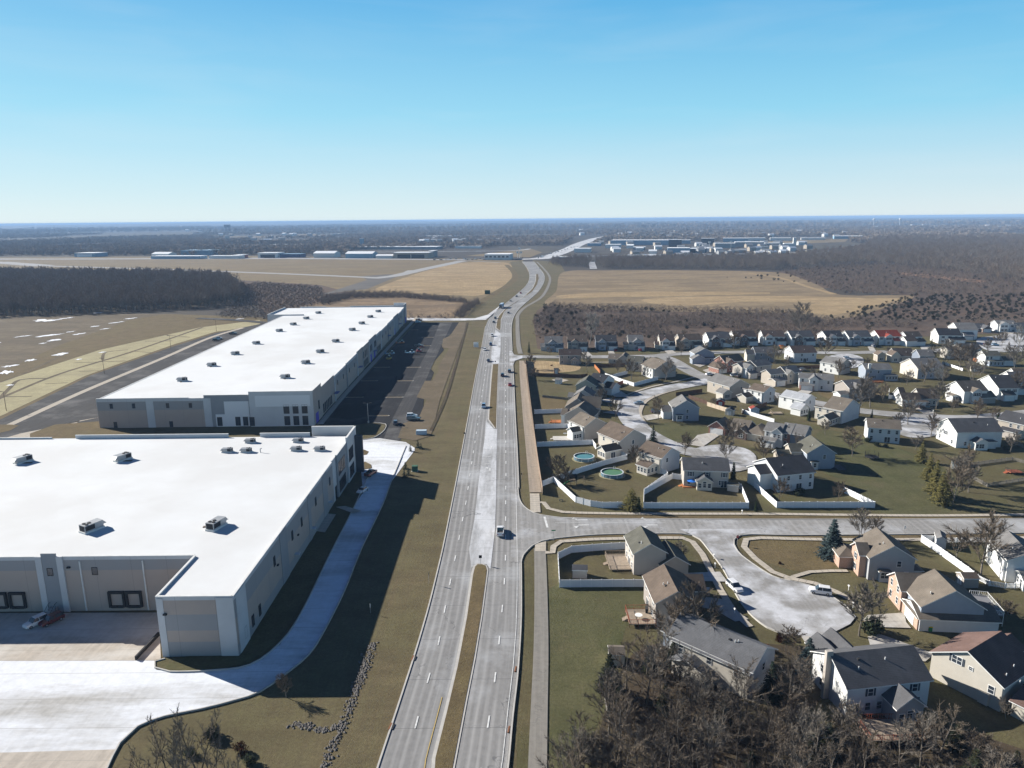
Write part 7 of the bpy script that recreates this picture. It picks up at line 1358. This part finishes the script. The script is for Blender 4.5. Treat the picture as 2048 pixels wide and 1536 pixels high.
# ---- masses nobody could count: instanced by geometry nodes
def proto(name, me_list, mats):
    V, Fc, Mi = [], [], []
    for i, me in enumerate(me_list):
        o = len(V); V += [tuple(v.co) for v in me.vertices]; Fc += [tuple(j + o for j in p.vertices) for p in me.polygons]; Mi += [i] * len(me.polygons)
    m_ = bpy.data.meshes.new(name); m_.from_pydata(V, [], Fc)
    for x in mats: m_.materials.append(x)
    m_.polygons.foreach_set('material_index', Mi); m_.update(); return bpy.data.objects.new(name, m_)
def lowtree(seed, h, mt, n1=8, n2=5, n3=5, tw=.13, spread=.5):
    r = bare_tree(seed, h, spread, (n1, n2, n3, 3), tw, 1, 0, .14); return proto('tree', [me_('a', r[0], r[1], mt), me_('b', r[2], r[3], mt)], [k_grey, mt])
def clump(seed, r, h, mt, n=110, s=.7):
    rnd = random.Random(seed); V, Fc = [], []
    for k in range(6): leaf_cloud(rnd, V, Fc, (rnd.uniform(-r, r) * .6, rnd.uniform(-r, r) * .6, h * rnd.uniform(.35, .7)), h * .32, n // 6, s, .9)
    return proto('clump', [me_('a', V, Fc, mt)], [mt])
def coll(name, obs):
    c = bpy.data.collections.new(name); [c.objects.link(o) for o in obs]; return c
def scatter(name, label, cat, pts, c, smin, smax, seed):
    rnd = random.Random(seed); me = bpy.data.meshes.new(name); me.from_pydata([(x, y, 0) for x, y in pts], [], []); n = len(pts)
    a = me.attributes.new('sc', 'FLOAT', 'POINT'); a.data.foreach_set('value', [rnd.uniform(smin, smax) for _ in range(n)])
    a = me.attributes.new('rz', 'FLOAT', 'POINT'); a.data.foreach_set('value', [rnd.uniform(0, 6.28) for _ in range(n)])
    o = link(name, me); tag(o, label, cat, None, 'stuff')
    ng = bpy.data.node_groups.new(name + ' scatter', 'GeometryNodeTree'); ng.interface.new_socket('Geometry', in_out='INPUT', socket_type='NodeSocketGeometry'); ng.interface.new_socket('Geometry', in_out='OUTPUT', socket_type='NodeSocketGeometry')
    N = ng.nodes.new; gi, go = N('NodeGroupInput'), N('NodeGroupOutput'); ip = N('GeometryNodeInstanceOnPoints'); ci = N('GeometryNodeCollectionInfo'); ci.inputs[0].default_value = c; ci.inputs[1].default_value = True; ci.inputs[2].default_value = True
    ip.inputs['Pick Instance'].default_value = True; na = N('GeometryNodeInputNamedAttribute'); na.data_type = 'FLOAT'; na.inputs[0].default_value = 'sc'; nr = N('GeometryNodeInputNamedAttribute'); nr.data_type = 'FLOAT'; nr.inputs[0].default_value = 'rz'; cx = N('ShaderNodeCombineXYZ')
    L_ = ng.links.new; L_(gi.outputs[0], ip.inputs['Points']); L_(ci.outputs[0], ip.inputs['Instance']); L_(na.outputs[0], ip.inputs['Scale']); L_(nr.outputs[0], cx.inputs[2]); L_(cx.outputs[0], ip.inputs['Rotation']); L_(ip.outputs[0], go.inputs[0])
    md = o.modifiers.new('scatter', 'NODES'); md.node_group = ng; return o
kw_grey, kw_brown, kw_red, kw_dark = bark('wood grey', (.31, .265, .22), (.22, .185, .155)), bark('wood brown', (.27, .21, .165), (.19, .15, .12)), bark('thicket red-brown', (.22, .17, .14), (.15, .118, .098)), bark('cedar mass', (.030, .034, .022), (.042, .036, .024))
cw = coll('wood trees', [lowtree(61, 14, kw_grey), lowtree(62, 15, kw_brown), lowtree(63, 13, kw_grey, 8, 4, 4, .09, .7)])
cs = coll('thicket', [lowtree(64, 4, kw_red, 6, 4, 3, .05, .9), lowtree(65, 5, kw_brown, 6, 4, 3, .05, .8), clump(66, 1.5, 2.2, kw_red, 60, .35)])
cc = coll('cedars', [clump(67, 1.3, 4.2, kw_dark, 330, .27), clump(68, 1.0, 3.4, kw_dark, 280, .25)])
cf = coll('far wood', [clump(69, 5, 12, kw_grey, 90, 1.4), clump(70, 5, 13, kw_brown, 90, 1.4), clump(71, 5, 11, kw_grey, 90, 1.4)])
def ns(x, y, f, s=0):
    from mathutils import noise as nz
    return nz.noise(Vector((x * f + s, y * f, s)))
scatter('woodland', 'dense leafless wood beyond the muddy field on the left', 'wood', fill([(-600, 650), (0, 633), (130, 629), (300, 622), (400, 617), (475, 608), (488, 590), (470, 572), (440, 560), (300, 556), (0, 552), (-600, 556)], 6.2, 11), cw, .8, 1.15, 1)
scatter('thicket', 'brown thicket right of the left wood', 'thicket', fill([(430, 635), (480, 605), (480, 572), (520, 566), (640, 575), (648, 590), (700, 592), (690, 600), (640, 608), (600, 622), (545, 640)], 3.4, 12), cs, .5, .95, 2)
scatter('hedgerow', 'brushy hedgerows around the stubble field', 'hedge', fill([(640, 600), (700, 588), (800, 588), (935, 603), (935, 607), (800, 596), (700, 597), (645, 612)], 2.6, 13) + fill([(905, 636), (925, 615), (955, 603), (960, 608), (935, 625), (925, 637)], 2.4, 14) + fill([(780, 636), (900, 634), (905, 637), (780, 639)], 4, 15), cs, .7, 1.3, 3)
scatter('brush', 'red-brown brush and saplings behind the far row of houses', 'brush', fill([(1070, 690), (1066, 640), (1099, 610), (1294, 617), (1580, 624), (1650, 640), (1780, 645), (2500, 640), (2500, 660), (1960, 656), (1740, 672), (1300, 684)], 3.3, 16, keep=lambda x, y, r: ns(x, y, .02) > -.35 + (0 if y > 545 else .3)), cs, .5, 1.25, 4)
scatter('cedar_scrub', 'dark cedars scattered over the brushland', 'cedar scrub', fill([(1066, 690), (1068, 640), (1090, 612), (1300, 620), (1600, 628), (1700, 640), (2400, 645), (2400, 658), (1300, 684)], 9, 17, keep=lambda x, y, r: r.random() < .16 + (.5 if x < 60 and y > 480 else 0)) +
        fill([(1660, 640), (1720, 618), (1830, 592), (2500, 590), (2500, 640), (1700, 645)], 6, 18, keep=lambda x, y, r: r.random() < .55) + fill([(1440, 556), (1700, 530), (2000, 560), (2400, 580), (1800, 580), (1640, 572)], 14, 19, keep=lambda x, y, r: r.random() < .35), cc, .5, 1.2, 5)
scatter('brush', 'grey-brown brush between the straw fields and the right wood', 'brush', fill([(1560, 545), (1700, 530), (2500, 545), (2500, 600), (1830, 592), (1680, 588), (1630, 568)], 6.5, 20), cs, .8, 1.6, 6)
scatter('woodland', 'broad leafless wood filling the right skyline', 'wood', fill([(1540, 541), (1560, 520), (1720, 500), (1760, 475), (1900, 468), (2700, 462), (2700, 578), (2050, 572), (1900, 545), (1750, 530)], 11, 21, keep=lambda x, y, r: y < 2600), cw, .8, 1.2, 7)
scatter('woodland', 'belt of leafless trees between the straw field and the town', 'wood', fill([(1095, 531), (1190, 537), (1215, 538), (1400, 539), (1560, 541), (1600, 515), (1400, 519), (1220, 521), (1195, 524), (1160, 520), (1110, 524)], 8, 22, [[(1178, 524), (1192, 524), (1192, 538), (1178, 538)]]) + fill([(1150, 519), (1560, 510), (1560, 517), (1150, 523)], 16, 23), cw, .55, .95, 8)
HO = [[(u, v) for u, v in h_] for h_ in [[(-100, 521), (0, 512), (700, 511), (700, 500), (1110, 494), (1120, 512), (1080, 519), (1000, 520)], [(1068, 521), (1110, 521), (1230, 470), (1160, 470)], [(500, 487), (500, 478), (620, 478), (620, 486)], [(1200, 507), (1700, 494), (1700, 474), (1500, 480), (1200, 486)], [(430, 478), (560, 470), (680, 468), (680, 474), (560, 476), (430, 483)]]]
HW = [[(G(*q).x, G(*q).y) for q in h_] for h_ in HO]
def fillw(y0, y1, sp, seed, keep, holes=True):
    rnd = random.Random(seed); out = []; y = y0
    while y < y1:
        x = -y * .8 - 60
        while x < y * .8 + 60:
            px, py = x + rnd.uniform(-.45, .45) * sp, y + rnd.uniform(-.45, .45) * sp
            if keep(px, py, rnd) and not (holes and any(inside((px, py), h_) for h_ in HW)): out.append((px, py))
            x += sp
        y += sp
    return out
scatter('woodland', 'hazy far woods stretching to the skyline', 'wood', fillw(G(1024, 512).y, 3200, 15.5, 24, lambda x, y, r: (x < -60 or y > 2300) and ns(x, y, .0022, 3) > -.22) + fillw(3200, 5500, 32, 25, lambda x, y, r: ns(x, y, .001, 7) > -.18), cf, .8, 1.5, 9)
scatter('woodland', 'last pale ridge of woods before the horizon', 'wood', fillw(5500, 11000, 80, 26, lambda x, y, r: ns(x, y, .0005, 5) > -.2), cf, 1.6, 3.2, 10)
# riprap
rnd = random.Random(3); mbk = MB()
def rocks(path, wd, n, smin, smax):
    ps = smooth(gl(path), 1.0)
    for _ in range(n):
        p = rnd.choice(ps); x, y = p.x + rnd.gauss(0, wd / 2.4), p.y + rnd.gauss(0, wd / 2.4); s = rnd.uniform(smin, smax)
        vs = [(x + s * a * rnd.uniform(.7, 1.2), y + s * b_ * rnd.uniform(.7, 1.2), .05 + s * c * rnd.uniform(.5, .9)) for a, b_, c in ((1, 0, 0), (-1, 0, 0), (0, 1, 0), (0, -1, 0), (0, 0, 1), (.6, .6, .6), (-.6, .5, .7), (.5, -.6, .6))]
        mbk.add(vs, [(0, 5, 7), (5, 2, 6), (5, 6, 4), (4, 7, 5), (6, 1, 4), (4, 1, 3), (4, 3, 7), (7, 3, 0), (0, 2, 5), (2, 1, 6)])
rocks([(640, 1560), (672, 1480), (690, 1440), (705, 1400), (722, 1355), (738, 1310), (745, 1290)], 1.2, 520, .12, .3); rocks([(586, 1450), (610, 1452), (650, 1462), (680, 1450)], .9, 170, .12, .3)
tag(mbk.build('rocks', M('riprap stone', (.17, .155, .14), (.09, .082, .075), 1.5)), 'grey riprap stones along the drainage ditch', 'rocks', None, 'stuff')
# ---------------------------------------------------------------- far buildings
c_wh, c_bl, c_dk, c_tn, c_gy, c_pb = M('far white wall', (.62, .62, .60)), M('far blue wall', (.20, .32, .42)), M('far dark wall', (.04, .04, .045)), M('far tan wall', (.36, .31, .25)), M('far grey wall', (.28, .29, .30)), M('far pale roof', (.78, .79, .80))
def fb(u0, u1, v, D, h, label, wm, rm=None, roof='flat', cat='building', name='building', doors=0, wins=0, grp=None):
    a, b_ = G(u0, v), G(u1, v); d = b_ - a; W = d.length; t = thing(name, label, cat, (a.x, a.y, 0), math.atan2(d.y, d.x), grp); mb = MB(); mr = MB()
    if roof == 'flat': mb.box(0, W, 0, D, 0, h); mr.box(-.4, W + .4, -.4, D + .4, h + .01, h + .8, 0, True)
    else: gable(mb, mr, 0, W, 0, D, 0, h, 'x' if W > D else 'y', .25, ov=.6)
    mb.build('wall', wm, t); mr.build('roof', [rm or c_pb, c_wh], t)
    for i in range(doors):
        w_ = W * .8 / doors; x = W * .1 + i * W * .8 / doors; MB().box(x + w_ * .04, x + w_ * .96, -.15, -.01, 0, h * .72).build('hangar_door', c_dk if wm is not c_bl else c_pb, t)
    for i in range(wins):
        x = W * (i + .5) / wins; MB().box(x - W * .3 / wins, x + W * .3 / wins, -.12, -.01, h * .45, h * .75).build('window', m_glass, t)
    return t
R_ = 'airport hangars'
for a in [(149, 190, 514, 45, 9, 'isolated white-roofed hangar on the far left of the airfield', c_bl, None, 'flat', 1), (304, 338, 516.5, 30, 10, 'pale hangar at the left end of the hangar line', c_wh, None, 'gable', 1), (302, 400, 518, 30, 6, 'very long pale blue hangar row', c_bl, None, 'flat', 0), (362, 425, 511, 60, 12, 'dark teal hall behind the blue hangar row', c_bl, c_bl, 'flat', 0),
        (418, 478, 517.5, 25, 6, 'low white row right of the blue hangars', c_wh, None, 'flat', 0), (467, 485, 516.5, 25, 7, 'brick red hangar block', M('far brick', (.25, .09, .06)), None, 'flat', 0), (516, 555, 516, 35, 11, 'tall white hangar with a navy annex', c_wh, None, 'flat', 1), (555, 600, 515.5, 30, 8, 'navy annex hangar beside the tall white one', M('far navy', (.04, .06, .14)), c_bl, 'flat', 0),
        (627, 669, 515.5, 35, 10, 'white arched hangar standing alone', c_wh, None, 'gable', 0), (691, 745, 516.5, 35, 10, 'pale blue hangar with a rounded roof', c_bl, None, 'gable', 0), (752, 785, 517, 20, 6, 'low pale hangar beside the parked plane', c_wh, None, 'gable', 0), (787, 857, 517, 40, 12, 'cream hangar with two dark sliding doors', c_tn, None, 'flat', 2), (857, 868, 514, 30, 13, 'tower block at the end of the cream hangar', c_gy, None, 'flat', 0),
        (690, 872, 499, 60, 7, 'very long low flat warehouse behind the hangars', c_gy, None, 'flat', 0)]:
    fb(*a[:9], doors=a[9], name='hangar', cat='hangar', grp=R_)
t = fb(969, 1019, 520, 45, 11, 'modern white glass showroom beside the far bend', c_wh, None, 'flat', 'showroom', 'showroom', wins=6)
TB = 'commercial buildings of the far town'
for i, (u0, u1, v, D, h, wm, l) in enumerate([(1222, 1340, 490, 60, 14, c_bl, 'very long blue-fronted warehouse with a white roof in the town'), (1338, 1380, 487.5, 40, 11, c_bl, 'blue annex right of the dark block'), (1337, 1363, 494, 30, 20, c_dk, 'dark cubic office block in front of the blue warehouse'), (1210, 1240, 496, 40, 9, c_wh, 'white shop group at the left end of the town'), (1335, 1380, 507, 40, 12, c_bl, 'pale glass front building in the middle of the town'), (1380, 1412, 505.5, 30, 9, c_dk, 'dark low hall with a white roof beside the glass one'),
        (1402, 1428, 489, 30, 18, c_dk, 'second dark office block in the town'), (1446, 1496, 484, 50, 12, c_bl, 'blue hall at the right of the town'), (1496, 1530, 481.5, 40, 9, c_wh, 'white hall behind the apartments'), (1540, 1582, 481.5, 40, 9, c_wh, 'white storage hall right of the apartments'), (1602, 1650, 480, 30, 7, c_wh, 'low white hall at the edge of the wood'), (1668, 1726, 478, 60, 10, c_bl, 'blue and white factory on the skyline meadow'),
        (1470, 1528, 494, 40, 13, c_gy, 'long grey apartment block'), (1430, 1470, 496, 30, 12, c_gy, 'left grey apartment block'), (1530, 1560, 495, 30, 11, c_gy, 'right grey apartment block'), (1568, 1590, 494, 30, 9, c_wh, 'white clubhouse beside the pointed tower'), (1586, 1592, 494, 14, 24, c_wh, 'white pointed town tower'), (1266, 1290, 500, 30, 7, c_gy, 'grey strip mall left of the car park'), (1148, 1180, 505, 40, 9, c_wh, 'white curved-roof shop near the highway'), (1175, 1200, 492, 30, 8, c_bl, 'blue-roofed shop on the highway'),
        (1115, 1140, 524, 25, 9, M('far steel blue', (.04, .09, .14)), 'dark blue building behind the corner thicket'), (1214, 1226, 477, 20, 8, c_wh, 'white block behind the far trees'), (1252, 1268, 477, 20, 9, c_wh, 'white hall with a mast on the far ridge'), (850, 905, 476, 40, 9, c_bl, 'pale blue school far left of the highway'), (630, 690, 486, 60, 9, c_bl, 'teal hall beyond the hangars'), (720, 726, 494, 10, 26, c_bl, 'slim pale blue control tower'), (910, 960, 497, 20, 6, c_wh, 'low white terminal beyond the airfield'), (540, 600, 493, 40, 6, c_tn, 'tan hall beyond the airfield')]):
    fb(u0, u1, v, D, h, l, wm, None, 'flat', grp=TB)
# small far houses, each its own
hm = {}
for i, c in enumerate((c_wh, c_tn, c_gy)):
    a, b_ = MB(), MB(); gable(a, b_, -7, 7, -5, 5, 0, 6, 'x', .5); hm[i] = (a.mesh('wall', c), b_.mesh('roof', [c_gy if i else c_pb, c_wh]))
rnd = random.Random(77)
spots = [(1265 + i * 9.5, 519) for i in range(7)] + [(1359, 516), (1417, 518), (1480, 517), (1587, 515), (1620, 510), (1640, 514), (1660, 511), (1695, 513)]
spots += [(rnd.uniform(840, 1000), rnd.uniform(478, 486)) for _ in range(22)] + [(rnd.uniform(440, 700), rnd.uniform(470, 484)) for _ in range(30)] + [(rnd.uniform(1200, 1620), rnd.uniform(488, 512)) for _ in range(60)] + [(rnd.uniform(1150, 1720), rnd.uniform(462, 476)) for _ in range(26)] + [(rnd.uniform(1700, 2048), rnd.uniform(452, 464)) for _ in range(8)] + [(rnd.uniform(0, 430), rnd.uniform(455, 470)) for _ in range(10)]
for u, v in spots:
    p = G(u, v); k = rnd.randrange(3); t = thing('distant_house', 'tiny pale building among the far trees', 'house', (p.x, p.y, 0), rnd.uniform(-.4, .4), 'tiny far buildings'); s = 1 + p.y / 6000; t.scale = (s, s, s); part('wall', hm[k][0], t); part('roof', hm[k][1], t)
# far vehicles on the highway
vm = MB().box(-2.3, 2.3, -1, 1, .3, 1.6).mesh('body', paint('car paint silver', *PC['silver'])); vm2 = MB().box(-2.3, 2.3, -1, 1, .3, 1.6).mesh('body', paint('car paint black', *PC['black']))
for i in range(34):
    f = rnd.random(); u, v = 1078 + (1150 - 1078) * f, 517.5 + (494 - 517.5) * f ** .8; p = G(u + rnd.uniform(-5, 5), v); o = link('distant_car', rnd.choice((vm, vm2))); o.location = (p.x, p.y, .4); o.rotation_euler = (0, 0, 1.3); tag(o, 'tiny vehicle on the far stretch of highway', 'car', 'tiny vehicles on the far highway')
for i in range(26):
    p = G(rnd.uniform(868, 972), rnd.uniform(518, 520.5)); o = link('distant_car', rnd.choice((vm, vm2))); o.location = (p.x, p.y, .3); o.rotation_euler = (0, 0, rnd.uniform(-.2, .2)); tag(o, 'tiny car in the car park left of the showroom', 'car', 'tiny cars parked by the showroom')
# water tank on legs, towers, pylons
def tower(u, v, h, label, kind):
    p = G(u, v); t = thing('water_tower' if kind == 'w' else 'lattice_mast', label, 'tower', (p.x, p.y, 0)); s = h / 40
    if kind == 'b':
        t.name = 'legged_tank'; [MB().tube((x * s, y * s, 0), (x * s, y * s, h * .7), 1.2 * s, n=5).build('leg', c_dk, t) for x in (-8, 8) for y in (-6, 6)]; MB().box(-13 * s, 13 * s, -9 * s, 9 * s, h * .66, h, 0, True).build('tank', M('dark slate tank', (.05, .06, .08)), t)
    elif kind == 'w':
        MB().tube((0, 0, 0), (0, 0, h * .7), 1.6 * s, n=8).build('stem', c_wh, t); m_ = MB(); m_.tube((0, 0, h * .68), (0, 0, h * .8), 2 * s, 6 * s, n=12); m_.tube((0, 0, h * .8), (0, 0, h * .93), 6 * s, 6 * s, n=12); m_.tube((0, 0, h * .93), (0, 0, h), 6 * s, 1 * s, n=12); m_.build('tank', c_wh, t)
    else: MB().tube((0, 0, 0), (0, 0, h), .5, .3, n=5).build('mast', c_wh, t); MB().box(-2.5, 2.5, -.4, .4, h - 4, h, 0, True).build('panel', c_wh, t)
tower(456, 466, 60, 'dark box tank on tall legs on the left skyline', 'b'); tower(1747, 452, 62, 'pale water tower on the right skyline', 'w'); tower(1799, 452, 62, 'dark-stemmed water tower right of the pale one', 'w'); tower(418, 466, 30, 'white dome tank left of the legged one', 'w')
tower(1039, 516, 22, 'tall pole sign beside the showroom', 'm'); tower(1035, 516, 14, 'left short pole sign beside the showroom', 'm'); tower(1042, 516, 14, 'right short pole sign beside the showroom', 'm'); tower(1418, 510, 30, 'slim mast in the town', 'm'); tower(1461, 509, 30, 'second slim mast in the town', 'm'); tower(1251, 474, 30, 'mast on the far ridge', 'm')
# low far ridges
def ridge(y, x0, x1, h, mt, seed, d):
    rnd = random.Random(seed); n = 60; vs = []; fs = []
    for i in range(n + 1):
        x = x0 + (x1 - x0) * i / n; z = h * (.55 + .45 * math.sin(i * .23 + seed) * math.sin(i * .11 + seed * 2)) * min(1, i / 6, (n - i) / 6); vs += [(x, y, -2), (x, y + d * .3, z), (x, y + d, z * 1.05), (x, y + d * 1.6, -2)]
    for i in range(n):
        for j in range(3): a = i * 4 + j; fs.append((a, a + 4, a + 5, a + 1))
    me = bpy.data.meshes.new('hills'); me.from_pydata(vs, [], fs); me.materials.append(mt); me.update(); tag(link('hills', me), None, None, None, 'structure')
mh = M('far ridge woods', (.050, .044, .038), (.10, .09, .065), .0012, lohi=(.5, .6))
ridge(9000, -9000, 3000, 34, mh, 1, 2500); ridge(13500, -14000, 16000, 48, mh, 2, 3000); ridge(20000, -22000, 22000, 72, mh, 3, 4000); ridge(6500, 1500, 9000, 30, mh, 4, 1500)
# ---------------------------------------------------------------- the air
hz = MB(); hz.box(-45000, 45000, -600, 41000, -3, 84.5, 0, True)
m = bpy.data.materials.new('haze'); m.use_nodes = True; m.node_tree.nodes.clear(); pv = m.node_tree.nodes.new('ShaderNodeVolumePrincipled'); ou = m.node_tree.nodes.new('ShaderNodeOutputMaterial')
pv.inputs['Color'].default_value = (.40, .62, .95, 1); pv.inputs['Density'].default_value = HAZE; m.node_tree.links.new(pv.outputs[0], ou.inputs['Volume'])
o = hz.build('haze', m); tag(o, 'thin blue air over the whole plain', 'haze', None, 'stuff')
